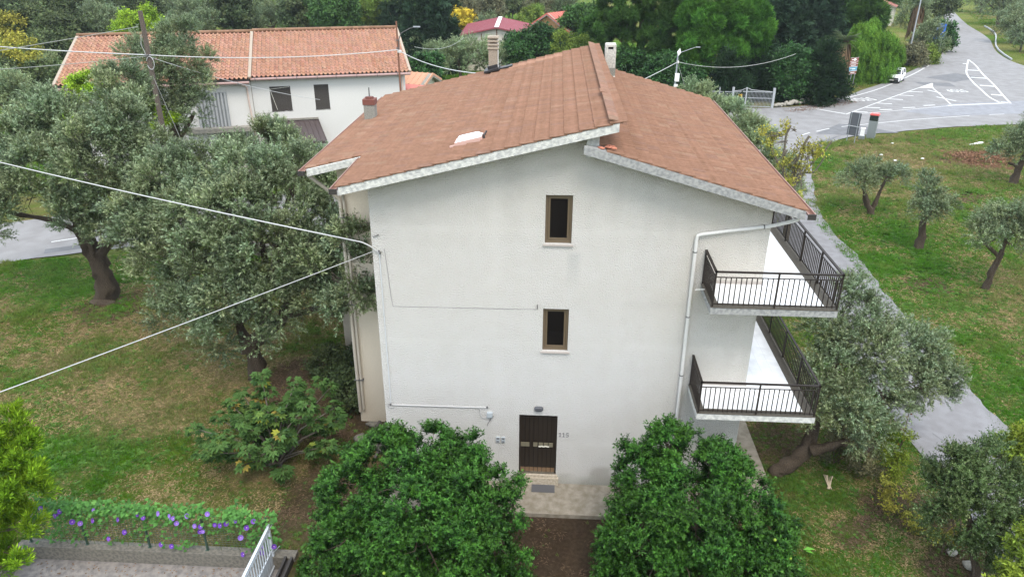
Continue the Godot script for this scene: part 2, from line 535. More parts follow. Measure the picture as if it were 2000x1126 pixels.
func build_roads() -> void:
	var bottom := smooth_line([[-70, 10], [-46, -2.5], [-34, -10.6], [-28.1, -15.2], [-20, -18.8], [-12, -21.5], [0, -27], [10, -32.3], [20.2, -40.1], [21.8, -42.5], [24.9, -45.7], [29.5, -47.8], [35.8, -50.2], [42.3, -51.7], [60, -55.5], [95, -62], [150, -72]])
	var top := smooth_line([[150, -86], [95, -76], [70, -76], [62.5, -81], [63.3, -95.3], [72.7, -118.1], [81.3, -144.1], [99, -189.8], [118, -240]])
	var top2 := smooth_line([[112, -240], [95.5, -186.4], [79.5, -149.1], [66.5, -121.2], [58.9, -104.1], [54.1, -94.5], [47.8, -85.7], [38.6, -73.3], [34.9, -69.0], [29.4, -62.6], [25.8, -59.0], [21.4, -57.3], [17.2, -56.4], [12, -47], [0, -35.5], [-12, -29.4], [-22, -25.6], [-31.8, -20.8], [-46, -9.5], [-70, 3]])
	var poly := ragged(bottom, 0.14)
	poly.append_array(ragged(top, 0.12))
	poly.append_array(ragged(top2, 0.1))
	var road := sheet(poly, -0.062, mats.asphalt, "road")
	struct(road)
	var lane := smooth_line([[14.2, -34.4], [13.2, -27], [12.4, -20], [12.1, -10], [12.1, -2.2], [12.3, 8], [12.6, 30]])
	lane.append_array(smooth_line([[17.5, 30], [16.9, 12], [16.2, 2], [15.9, -3.2], [15.6, -5.2], [15.7, -7.1], [15.6, -9.6], [15.7, -13.1], [15.8, -15.3], [16.1, -18.8], [16.0, -23.0], [16.8, -28.5], [18.7, -35.7], [20.2, -40.0]]))
	var ln := sheet(ragged(lane, 0.16), -0.054, mats.lane_concrete, "lane")
	struct(ln)
	for c in [[[12.3, -1.0], [14.1, -1.15], [15.9, -0.75]], [[13.0, -3.4], [13.7, -1.8], [14.2, -1.1]], [[12.4, -12.2], [14.5, -12.35], [15.6, -12.2]], [[13.1, -24.0], [16.2, -24.2]]]:
		stripe(smooth_line(c, 4), 0.03, -0.048, "crack", ln, mats.clip)
	# patches of newer asphalt
	for q in [[[22.3, -46.6], [25.6, -50.6], [27.2, -50.0], [29.6, -47.4], [27.4, -47.2], [24.6, -46.2]], [[44.5, -76.8], [49.6, -80.2], [51.4, -77.2], [46.4, -73.6]], [[41.6, -73.5], [45.6, -73.0], [45.2, -70.6], [42.0, -71.2]], [[19.0, -40.9], [22.0, -44.2], [25.3, -47.0], [23.8, -45.6], [21.6, -42.6], [20.1, -40.4]], [[-26.9, -17.2], [-23.4, -19.0], [-23.1, -18.4], [-26.6, -16.6]]]:
		sheet(P2(q), -0.057, mats.asphalt_patch, "asphalt_patch", road)
	sheet(P2([[40.5, -60.8], [47.5, -62.6], [60, -64.6], [95, -71], [95, -65], [60, -58.5], [46, -56.6], [36.5, -54.6], [33.5, -56.5]]), -0.0575, mat("asphalt_blue", L(0.23, 0.235, 0.255), 0.9, {tex = tex.asph, tri = 0.5, detail = tex.roaddirt, dtri = 0.1}), "asphalt_patch", road)
	var py := -0.05
	var pm: Material = mats.road_paint
	# edge line of the turning lane
	stripe(smooth_line([[29.0, -61.4], [34.9, -67.4], [38.6, -71.9], [44.4, -79.6], [47.6, -84.2]]), 0.17, py, "edge_line", road, pm)
	stripe(P2([[48.2, -85.0], [49.0, -86.2]]), 0.2, py, "edge_line", road, pm)
	stripe(P2([[49.5, -87.0], [50.4, -88.4]]), 0.2, py, "edge_line", road, pm)
	stripe(P2([[22.8, -56.6], [26.0, -57.6]]), 0.16, py, "edge_line", road, pm)
	stripe(P2([[26.4, -58.1], [28.6, -60.8]]), 0.14, py, "edge_line", road, pm)
	stripe(P2([[25.3, -57.2], [27.6, -54.9]]), 0.26, py, "stop_line", road, pm)
	# triangle between the two arms
	stripe(smooth_line([[27.6, -54.7], [35, -63.2], [43.5, -72.7]]), 0.14, py, "lane_line", road, pm)
	stripe(smooth_line([[43.5, -72.7], [42.2, -69.6], [41.4, -66.3], [40.6, -63.2], [39.9, -60.4]]), 0.15, py, "lane_line", road, pm)
	stripe(P2([[27.9, -54.6], [33.2, -56.8], [39.6, -59.6]]), 0.12, py, "lane_line", road, pm)
	stripe(P2([[39.3, -59.7], [45.6, -61.3]]), 0.32, py, "stop_line", road, pm)
	sheet(P2([[43.2, -72.2], [40.4, -69.3], [42.1, -69.5]]), py, pm, "painted_wedge", road)
	for s in [[28.8, -56.0, 30.0, -55.8], [30.6, -58.1, 32.0, -57.9], [32.6, -60.4, 34.0, -60.1], [34.6, -62.7, 36.0, -62.4], [36.5, -65.0, 38.0, -64.6], [38.4, -67.1, 39.9, -66.8]]:
		var mb := MB.new()
		mb.bar(V(s[0], py, s[1]), V(s[2], py, s[3]), 0.3, 0.004)
		obj("hatch_mark", mb.mesh(pm), road)
	for s in [[31.6, -57.0, 32.9, -57.3], [34.3, -58.2, 35.6, -58.5], [36.8, -59.4, 38.1, -59.8], [41.2, -62.0, 40.2, -64.2], [41.6, -66.4, 41.0, -68.2]]:
		var mb := MB.new()
		mb.bar(V(s[0], py, s[1]), V(s[2], py, s[3]), 0.26, 0.004)
		obj("hatch_mark", mb.mesh(pm), road)
	# long island of the side road
	stripe(smooth_line([[57.0, -92.3], [53.2, -84.8], [50.8, -79.8], [48.4, -73.2], [47.2, -69.2], [45.8, -64.6], [45.3, -61.6]]), 0.2, py, "island_line", road, pm)
	stripe(smooth_line([[57.0, -92.3], [55.4, -87.1], [52.6, -79.5], [50.3, -72.6], [47.6, -65.2], [46.2, -61.2]]), 0.2, py, "island_line", road, pm)
	for s in [[54.4, -88.4, 55.0, -88.2], [52.2, -83.0, 53.6, -82.4], [50.0, -77.2, 51.6, -76.5], [48.3, -71.6, 49.8, -71.0], [46.7, -66.0, 47.7, -65.6], [45.5, -61.7, 46.1, -61.5]]:
		var mb := MB.new()
		mb.bar(V(s[0], py, s[1]), V(s[2], py, s[3]), 0.6, 0.004)
		obj("island_bar", mb.mesh(pm), road)
	# broken centre line of the main road
	for s in [[21.0, -46.0, 21.9, -46.9], [22.6, -47.4, 24.1, -48.6], [25.4, -49.4, 33.0, -52.8], [33.0, -52.8, 39.1, -54.9], [41.2, -55.5, 42.8, -55.9], [45.0, -56.5, 46.6, -56.9], [48.8, -57.4, 50.4, -57.7], [14, -41.5, 16, -42.9], [4, -33.8, 6, -35.2], [-27.2, -18.2, -23.9, -20.3]]:
		stripe(P2([[s[0], s[1]], [s[2], s[3]]]), 0.13, py, "centre_line", road, pm)
	# STOP, written for drivers coming down towards us
	for q in [[Vector3(31.7, -0.051, -62.2), Vector3(-2.75, 0, 1.0)], [Vector3(44.0, -0.051, -68.0), Vector3(-2.1, 0, 0.1)]]:
		var tm := TextMesh.new()
		tm.text = "STOP"
		var sf := SystemFont.new()
		sf.font_names = PackedStringArray(["Droid Sans"])
		sf.font_weight = 700
		tm.font = sf
		tm.font_size = 64
		tm.pixel_size = 0.01
		tm.depth = 0.01
		tm.curve_step = 2.0
		tm.material = pm
		var o := obj("stop_lettering", tm, road)
		var wd := tm.get_aabb().size.x
		var x: Vector3 = q[1].normalized()
		var y := Vector3.UP.cross(x)
		o.transform = Transform3D(Basis(x * q[1].length() / wd, y * 3.2, Vector3.UP * 0.4), q[0])
	# fallen brown needles by the driveway
	struct(road)
	var nl := MB.new()
	for i in 700:
		var t := rnd.randf()
		var p := V(lerpf(22.5, 30.5, t), -0.045, lerpf(-56.9, -62.5, t) + 0.4)
		p += V(rnd.randfn(0, 0.5) + 0.25, 0, rnd.randfn(0, 0.5) + 0.5)
		var a := rnd.randf() * TAU
		nl.leaf(p, V(cos(a), 0.02, sin(a)), Vector3.UP, rnd.randf_range(0.12, 0.3), 0.07, Color(0.16, 0.085, 0.05) * rnd.randf_range(0.7, 1.5), 0.05)
	var o := obj("needle_litter", nl.mesh(mats.leaf_matt))
	o.set_meta("kind", "stuff")
	tag(o, "rust-brown fallen needles along the road edge beside the driveway gate", "leaf litter")

# ---------------------------------------------------------------- the white house
const SL := 0.24918
const SR := 0.2819
func yl(x: float) -> float: return 9.47 + SL * (x + 5.32)
func yr(x: float) -> float: return 10.62 - SR * (x - 0.73)

# wall in the plane z, seen from +z: grid of cells with holes; tone gives vertex colours
func wall_grid(mb: MB, x0: float, x1: float, y0: float, fy: Callable, z: float, holes: Array, tone: Callable, step := 0.3) -> void:
	var xs := [x0, x1]
	var ys := [y0]
	var top := 0.0
	var x := x0
	while x < x1:
		xs.append(x)
		top = maxf(top, fy.call(x))
		x += step
	var y := y0
	while y < top + step:
		ys.append(y)
		y += step
	for h in holes:
		xs.append_array([h[0], h[1]])
		ys.append_array([h[2], h[3]])
	xs.sort()
	ys.sort()
	for i in xs.size() - 1:
		if xs[i + 1] - xs[i] < 0.0005:
			continue
		var ta: float = fy.call(xs[i])
		var tb: float = fy.call(xs[i + 1])
		for j in ys.size() - 1:
			var a: float = ys[j]
			var b: float = ys[j + 1]
			if b - a < 0.0005 or (a >= ta and a >= tb):
				continue
			var cx: float = (xs[i] + xs[i + 1]) / 2
			var cy: float = (a + b) / 2
			var open := false
			for h in holes:
				if cx > h[0] and cx < h[1] and cy > h[2] and cy < h[3]:
					open = true
			if open:
				continue
			var p := V(xs[i], minf(a, ta), z)
			var q := V(xs[i + 1], minf(a, tb), z)
			var r := V(xs[i + 1], minf(b, tb), z)
			var s := V(xs[i], minf(b, ta), z)
			mb.quadc(p, q, r, s, tone.call(p), tone.call(q), tone.call(r), tone.call(s))

func reveal(mb: MB, h: Array, z: float, d: float, col := Color.WHITE) -> void: # the four inner faces of an opening, going back by d
	var a := V(h[0], h[2], z)
	var b := V(h[1], h[2], z)
	var c := V(h[1], h[3], z)
	var e := V(h[0], h[3], z)
	var k := V(0, 0, -d)
	mb.quad(a, a + k, b + k, b, col)
	mb.quad(b, b + k, c + k, c, col)
	mb.quad(c, c + k, e + k, e, col)
	mb.quad(e, e + k, a + k, a, col)

func facade_tone(p: Vector3) -> Color:
	var t := 0.98 + 0.025 * fn.get_noise_2d(p.x * 2.0, p.y * 2.0)
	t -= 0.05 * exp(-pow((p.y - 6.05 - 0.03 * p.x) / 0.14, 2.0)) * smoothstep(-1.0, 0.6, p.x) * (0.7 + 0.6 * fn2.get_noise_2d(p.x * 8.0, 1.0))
	var st := fn2.get_noise_2d(p.x * 30.0, p.y * 1.2)
	t -= 0.07 * maxf(0.0, st) * smoothstep(6.5, 9.2, p.y)
	t -= 0.06 * maxf(0.0, fn2.get_noise_2d(p.x * 24.0 + 70.0, p.y * 1.5)) * smoothstep(3.0, 0.6, p.y)
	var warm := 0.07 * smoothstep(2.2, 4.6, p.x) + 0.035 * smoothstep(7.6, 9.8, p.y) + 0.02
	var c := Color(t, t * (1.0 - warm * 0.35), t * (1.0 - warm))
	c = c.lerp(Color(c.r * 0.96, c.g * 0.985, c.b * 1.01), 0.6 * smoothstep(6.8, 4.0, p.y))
	if p.y < 0.42: # splash zone: green-grey stains above the pavement
		var k := clampf(1.0 - p.y / 0.42 + 0.6 * fn2.get_noise_2d(p.x * 14.0, p.y * 14.0), 0.0, 1.0)
		c = c.lerp(Color(0.42, 0.43, 0.36), 0.75 * k)
	var d := Vector2((p.x - 1.65) / 0.42, (p.y - 0.42) / 0.32).length() + 0.25 * fn2.get_noise_2d(p.x * 22.0, p.y * 22.0)
	c = c.lerp(Color(0.66, 0.64, 0.60), 0.75 * (1.0 - smoothstep(0.6, 1.0, d)))
	if absf(p.x - 0.56) < 0.12 and p.y < 7.6 and p.y > 6.4: # run-off under the sill's end
		c = c.lerp(Color(0.70, 0.73, 0.74), 0.5 * (1.0 - (7.6 - p.y) / 1.2))
	return c

func window_unit(house: Node3D, h: Array, zin: float) -> void:
	var w := Node3D.new()
	w.name = "window"
	house.add_child(w, true)
	var f := MB.new()
	var t := 0.062
	var zf := zin
	f.box2(V(h[0], h[2], zf - 0.06), V(h[0] + t, h[3], zf))
	f.box2(V(h[1] - t, h[2], zf - 0.06), V(h[1], h[3], zf))
	f.box2(V(h[0] + t, h[2], zf - 0.06), V(h[1] - t, h[2] + t, zf - 0.002))
	f.box2(V(h[0] + t, h[3] - t, zf - 0.06), V(h[1] - t, h[3], zf - 0.002))
	obj("frame", f.mesh(mats.bronze_frame), w)
	var s := MB.new()
	var u := t + 0.006
	var t2 := 0.055
	s.box2(V(h[0] + u, h[2] + u, zf - 0.075), V(h[0] + u + t2, h[3] - u, zf - 0.022))
	s.box2(V(h[1] - u - t2, h[2] + u, zf - 0.075), V(h[1] - u, h[3] - u, zf - 0.022))
	s.box2(V(h[0] + u + t2, h[2] + u, zf - 0.075), V(h[1] - u - t2, h[2] + u + t2, zf - 0.024))
	s.box2(V(h[0] + u + t2, h[3] - u - t2, zf - 0.075), V(h[1] - u - t2, h[3] - u, zf - 0.024))
	obj("sash", s.mesh(mats.bronze_frame), w)
	var g := MB.new()
	g.box2(V(h[0] + u + t2, h[2] + u + t2, zf - 0.052), V(h[1] - u - t2, h[3] - u - t2, zf - 0.046))
	obj("pane", g.mesh(mats.pane), w)
	var sl := MB.new()
	sl.box2(V(h[0] - 0.05, h[2] - 0.05, -0.01), V(h[1] + 0.05, h[2] - 0.012, 0.055))
	obj("sill", sl.mesh(mats.sill_stone), w)

func clay_tile(tint: float) -> ArrayMesh: # x up the slope, z across, two ribs
	var mb := MB.new()
	var prof := [[0.0, 0.000], [0.010, 0.016], [0.034, 0.016], [0.046, 0.001], [0.104, 0.001], [0.116, 0.016], [0.140, 0.016], [0.152, 0.001], [0.216, 0.0]]
	var lo := 0.050
	var hi := 0.006
	var len := 0.415
	var c := Color(1, 1, 1)
	for k in prof.size() - 1:
		var a := V(0, prof[k][1] + lo, prof[k][0])
		var b := V(0, prof[k + 1][1] + lo, prof[k + 1][0])
		var d := V(len, prof[k + 1][1] + hi, prof[k + 1][0])
		var e := V(len, prof[k][1] + hi, prof[k][0])
		mb.quad(a, b, d, e, c)
		mb.quad(V(0, lo - 0.034, prof[k][0]), V(0, lo - 0.034, prof[k + 1][0]), b, a, c * 0.9)
	mb.quad(V(0, lo - 0.034, 0), V(0, lo, 0), V(len, hi, 0), V(len, hi - 0.02, 0), c)
	mb.quad(V(0, lo - 0.034, 0.216), V(len, hi - 0.02, 0.216), V(len, hi, 0.216), V(0, lo, 0.216), c)
	return mb.mesh(mats.clay)

func clay_color() -> Color:
	var t := rnd.randf_range(0.92, 1.08)
	var h := rnd.randf()
	var c := Color(0.262, 0.146, 0.100)
	if h < 0.12:
		c = Color(0.276, 0.168, 0.118)
	elif h < 0.25:
		c = Color(0.250, 0.145, 0.107)
	elif h < 0.32:
		c = Color(0.276, 0.153, 0.106)
	return Color(c.r * t, c.g * t, c.b * t)

func mm(called: String, mesh: Mesh, xf: Array, cols: Array, parent: Node) -> MultiMeshInstance3D:
	var m := MultiMesh.new()
	m.transform_format = MultiMesh.TRANSFORM_3D
	m.use_colors = true
	m.mesh = mesh
	m.instance_count = xf.size()
	for i in xf.size():
		m.set_instance_transform(i, xf[i])
		m.set_instance_color(i, cols[i])
	var o := MultiMeshInstance3D.new()
	o.multimesh = m
	o.name = called
	o.set_meta("kind", "stuff")
	parent.add_child(o, true)
	return o

func build_roof(house: Node3D) -> void:
	var roof := Node3D.new()
	roof.name = "roof"
	house.add_child(roof, true)
	var zb := -13.2
	# slabs with weathered edges
	var sl := MB.new()
	sl.prism(P2([[-5.28, 0.7], [1.50, 0.7], [1.50, zb], [-7.04, zb], [-7.04, -2.25], [-5.28, -2.25]]), func(p): return yl(p.x) - 0.04, 0.205)
	obj("roof_slab", sl.mesh(mats.fascia_light), roof)
	var sr := MB.new()
	sr.prism(P2([[0.70, 0.7], [6.08, 0.7], [6.20, zb], [1.46, zb], [1.08, 0.3]]), func(p): return yr(p.x) - 0.03, 0.215)
	obj("roof_slab", sr.mesh(mats.fascia_dark), roof)
	var st := MB.new()
	st.box2(V(0.78, 10.2, -13.0), V(1.08, 10.86, 0.3))
	obj("step_wall", st.mesh(mats.fascia_light), roof)
	# every tile
	var places := []
	var c := cos(atan(SL))
	var s := sin(atan(SL))
	var bl := Basis(V(c, s, 0), V(-s, c, 0), V(0, 0, 1))
	for i in 25:
		var x := -7.10 + i * 0.3495
		var z := zb
		while z < 0.68 - 0.10:
			if not (x < -5.40 and z > -2.27 - 0.2):
				if not (x > -2.72 and x < -2.0 and z > -1.1 and z < -0.62):
					places.append([Transform3D(bl, V(x, yl(x) - 0.03, z)), 0])
			z += 0.2175
	c = cos(atan(SR))
	s = sin(atan(SR))
	var br := Basis(V(-c, s, 0), V(s, c, 0), V(0, 0, -1))
	for i in 16:
		var x := 6.14 - i * 0.3465
		var z := 0.68
		var j := 0
		while z > zb + 0.1:
			var bare: bool = (i == 14 and j < 2) or (i == 15 and j < 3)
			if not bare:
				places.append([Transform3D(br, V(x + 0.009 * (0.7 - z), yr(x) - 0.025, z)), 1])
			z -= 0.2175
			j += 1
	var eye := V(0, 15, 18)
	places.sort_custom(func(a, b): return a[0].origin.distance_squared_to(eye) < b[0].origin.distance_squared_to(eye))
	var tile := clay_tile(1.0)
	var tones := []
	for k in 9:
		var m: StandardMaterial3D = mats.clay.duplicate()
		m.resource_name = "clay_tone"
		m.albedo_color = clay_color().linear_to_srgb()
		tones.append(m)
	var xf := []
	var cols := []
	for k in places.size():
		var t: Transform3D = places[k][0]
		t = t.rotated_local(Vector3.UP, rnd.randf_range(-0.012, 0.012))
		t.origin += t.basis.y * rnd.randf_range(0.0, 0.006) + t.basis.x * rnd.randf_range(-0.006, 0.006)
		# lighter new tiles beside the louvred chimney
		var new_one: bool = places[k][1] == 0 and t.origin.z < -12.2 and t.origin.z > -12.85 and t.origin.x > -2.0 and t.origin.x < 0.1
		if k < 300:
			var o := part("roof_tile", tile, roof, k)
			o.transform = t
			o.set_surface_override_material(0, tones[rnd.randi() % tones.size()])
		else:
			xf.append(t)
			cols.append(Color(0.37, 0.215, 0.155) if new_one else clay_color())
	mm("tile_field", tile, xf, cols, roof)
	# ridge: a row of half tiles, one lifted
	var k := 0
	var z := 0.66
	while z > zb:
		var mb := MB.new()
		var ln := 0.42
		for q in 6:
			var a0 := PI * q / 6.0
			var a1 := PI * (q + 1) / 6.0
			var p0 := V(1.42 + 0.17 * cos(a0), 11.165 - 0.05 * cos(a0) + 0.03 * sin(a0), z)
			var p1 := V(1.42 + 0.17 * cos(a1), 11.165 - 0.05 * cos(a1) + 0.03 * sin(a1), z)
			mb.quad(p0, p0 - V(0, -0.012, ln), p1 - V(0, -0.012, ln), p1)
			mb.quad(p0, p1, V(1.46, 11.13, z), V(1.46, 11.13, z))
		mb.c.fill(clay_color() * 0.92)
		var o := part("ridge_tile", mb.mesh(mats.clay), roof, k)
		if k == 9:
			o.position = V(-0.05, 0.03, 0.06)
		k += 1
		z -= 0.37
	# gutters
	for g in [[V(-5.40, 9.40, 0.74), V(-5.40, 9.40, -2.2)], [V(-7.18, 8.96, -2.2), V(-7.18, 8.96, zb)], [V(6.22, 9.02, 0.74), V(6.36, 9.02, zb)]]:
		var gm := MB.new()
		var a: Vector3 = g[0]
		var b: Vector3 = g[1]
		for q in 6:
			var a0 := PI + PI * q / 6.0
			var a1 := PI + PI * (q + 1) / 6.0
			var d0 := V(0.085 * cos(a0), 0.10 * sin(a0), 0)
			var d1 := V(0.085 * cos(a1), 0.10 * sin(a1), 0)
			gm.quad(a + d0, a + d1, b + d1, b + d0)
			gm.quad(a + d1 * 0.93, a + d0 * 0.93, b + d0 * 0.93, b + d1 * 0.93)
		for sx in [-1.0, 1.0]:
			gm.bar(a + V(sx * 0.088, 0.0, 0), b + V(sx * 0.088, 0.0, 0), 0.02, 0.026)
		obj("gutter", gm.mesh(mats.gutter), roof)
		var ge := MB.new()
		ge.box(a + V(0, -0.055, 0.012), V(0.2, 0.14, 0.022))
		obj("gutter_end", ge.mesh(mats.gutter_end), roof)
	# skylight
	var sk := Node3D.new()
	sk.name = "skylight"
	house.add_child(sk, true)
	sk.transform = Transform3D(bl, V(-2.18, yl(-2.18) + 0.02, -0.86))
	var fr := MB.new()
	for q in [[-0.36, -0.25, 0.36, -0.20], [-0.36, 0.20, 0.36, 0.25], [-0.36, -0.20, -0.31, 0.20], [0.31, -0.20, 0.36, 0.20]]:
		fr.box2(V(q[0], -0.05, q[1]), V(q[2], 0.075, q[3]))
	fr.box2(V(-0.50, -0.03, 0.21), V(-0.36, 0.03, 0.25))
	obj("frame", fr.mesh(mats.pink_frame), sk)
	var dm := MB.new()
	var nq := 8
	for i in nq:
		for j in nq:
			var q := []
			for e in [[0, 0], [0, 1], [1, 1], [1, 0]]:
				var u: float = float(i + e[0]) / nq * 2 - 1
				var w: float = float(j + e[1]) / nq * 2 - 1
				q.append(V(u * 0.34, 0.08 + 0.085 * pow(maxf(0.0, (1 - pow(u, 6)) * (1 - pow(w, 4))), 0.5), w * 0.23))
			dm.quad(q[0], q[1], q[2], q[3])
	obj("dome", dm.mesh(mats.dome), sk)
	var hg := MB.new()
	hg.box(V(0.40, 0.05, 0.08), V(0.05, 0.10, 0.08))
	hg.bar(V(0.38, 0.02, -0.16), V(0.46, 0.10, -0.24), 0.04, 0.03)
	obj("hinge", hg.mesh(mats.gutter_end), sk)
	# flashing where a tile is missing at the front of the lower roof
	var br2 := MB.new()
	for i in 7:
		br2.blob(V(rnd.randf_range(0.95, 1.5), yr(1.2) + 0.02, rnd.randf_range(0.25, 0.6)), V(0.07, 0.025, 0.05), rnd, Color(0.62, 0.25, 0.17))
	obj("broken_tile", br2.mesh(mats.clay), roof)

func build_chimneys(house: Node3D) -> void:
	# grey stack with a red brick collar at the left eave
	var a := Node3D.new()
	a.name = "chimney"
	a.position = V(-6.55, 9.12, -8.25)
	house.add_child(a, true)
	var m := MB.new()
	m.box2(V(-0.19, -0.1, -0.19), V(0.19, 0.55, 0.19))
	obj("stack", m.mesh(mats.chimney_grey), a)
	m = MB.new()
	m.box2(V(-0.215, 0.55, -0.215), V(0.215, 0.74, 0.215))
	m.tube([V(0, 0.74, 0), V(0, 0.80, 0)], [0.15, 0.15], 12)
	obj("collar", m.mesh(mats.brick_red), a)
	m = MB.new()
	m.tube([V(0, 0.8, 0), V(0, 1.12, 0)], [0.022, 0.02], 6)
	obj("rod", m.mesh(mats.clip), a)
	# louvred stack on the back verge, tarred foot
	a = Node3D.new()
	a.name = "chimney_001"
	a.position = V(-2.5, 10.17, -12.45)
	house.add_child(a, true)
	m = MB.new()
	m.box2(V(-0.18, -0.1, -0.18), V(0.18, 1.0, 0.18))
	m.box2(V(-0.12, 1.0, -0.12), V(0.12, 1.36, 0.12))
	obj("stack", m.mesh(mats.chimney_plaster), a)
	for i in 4:
		m = MB.new()
		var y := 0.86 + i * 0.135
		var r0 := 0.225
		var r1 := 0.20
		var p := []
		for q in [[y, r1], [y + 0.03, r0], [y + 0.085, r0 * 0.93]]:
			p.append([V(-q[1], q[0], q[1]), V(q[1], q[0], q[1]), V(q[1], q[0], -q[1]), V(-q[1], q[0], -q[1])])
		for lv in 2:
			for e in 4:
				m.quad(p[lv][e], p[lv][(e + 1) % 4], p[lv + 1][(e + 1) % 4], p[lv + 1][e])
		m.quad(p[2][0], p[2][1], p[2][2], p[2][3])
		m.quad(p[0][3], p[0][2], p[0][1], p[0][0])
		obj("louvre", m.mesh(mats.chimney_plaster), a)
	m = MB.new()
	var tb := Basis(V(cos(0.244), sin(0.244), 0), V(-sin(0.244), cos(0.244), 0), V(0, 0, 1))
	for q in [[V(-0.05, 0.10, 0.05), V(0.30, 0.035, 0.42)], [V(0.42, 0.16, -0.08), V(0.34, 0.03, 0.22)], [V(0, 0.13, 0), V(0.205, 0.14, 0.205)]]:
		m.obox(q[0], tb.x * q[1].x, tb.y * q[1].y, tb.z * q[1].z)
	obj("tarred_flashing", m.mesh(mats.tar), a)
	m = MB.new()
	m.tube([V(0.20, 0.05, 0.19), V(0.20, 1.25, 0.19)], [0.016, 0.016], 6)
	obj("aerial_cable", m.mesh(mats.pvc), a)
	# tall pale stack behind the ridge
	a = Node3D.new()
	a.name = "chimney_002"
	a.position = V(2.02, 10.2, -11.4)
	house.add_child(a, true)
	m = MB.new()
	m.box2(V(-0.215, -0.15, -0.215), V(0.215, 0.36, 0.215))
	obj("foot", m.mesh(mats.chimney_grey), a)
	m = MB.new()
	m.box2(V(-0.205, 0.36, -0.205), V(0.205, 1.02, 0.205))
	for q in [[-0.15, 0.05], [0.15, 0.05], [-0.15, -0.05], [0.15, -0.05]]:
		m.box(V(q[0], 1.07, q[1] * 3.0), V(0.10, 0.10, 0.10))
	obj("stack", m.mesh(mats.chimney_white), a)
	m = MB.new()
	m.box2(V(-0.20, 1.12, -0.20), V(0.20, 1.20, 0.20))
	m.tube([V(-0.19, 1.20, 0), V(0.19, 1.20, 0)], [0.05, 0.05], 8)
	obj("cap", m.mesh(mats.chimney_white), a)
	m = MB.new()
	m.box2(V(-0.10, 1.02, -0.10), V(0.10, 1.12, 0.10))
	obj("flue", m.mesh(mats.gutter_end), a)
	m = MB.new()
	m.blob(V(0.16, 0.04, 0.36), V(0.05, 0.05, 0.05), rnd, Color(0.8, 0.6, 0.4))
	obj("vent_cap", m.mesh(mats.pvc_beige), a)

func railing(bal: Node3D, pts: Array, y: float, k0: Array, skip_first := false) -> void: # k0 counts [baluster, post, rail]
	var bm := MB.new()
	bm.box2(V(-0.011, 0.06, -0.011), V(0.011, 0.80, 0.011))
	var bmesh := bm.mesh(mats.rail_brown)
	var pm := MB.new()
	pm.box2(V(-0.02, -0.16, -0.02), V(0.02, 0.94, 0.02))
	var pmesh := pm.mesh(mats.rail_brown)
	for i in pts.size() - 1:
		var a: Vector3 = pts[i] + V(0, y, 0)
		var b: Vector3 = pts[i + 1] + V(0, y, 0)
		var ln := a.distance_to(b)
		var d := (b - a) / ln
		for q in [[0.94, 0.06, 0.035], [0.80, 0.022, 0.022], [0.085, 0.022, 0.022]]:
			var r := MB.new()
			var e: float = 0.03 if q[0] > 0.9 else 0.0
			r.bar(a - d * e + V(0, q[0], 0), b + d * e + V(0, q[0], 0), q[1], q[2])
			k0[2] += 1
			part("rail", r.mesh(mats.rail_brown), bal, k0[2] - 1)
		var np := maxi(1, int(round(ln / 1.5)))
		for j in np + 1:
			if j == 0 and i > 0:
				continue
			part("post", pmesh, bal, k0[1]).position = a + d * ln * j / np
			k0[1] += 1
		var nb := int(ln / 0.122)
		for j in range(1, nb):
			var t := ln * j / nb
			var near := false
			for q in np + 1:
				if absf(t - ln * q / np) < 0.035:
					near = true
			if near:
				continue
			part("baluster", bmesh, bal, k0[0]).position = a + d * t
			k0[0] += 1

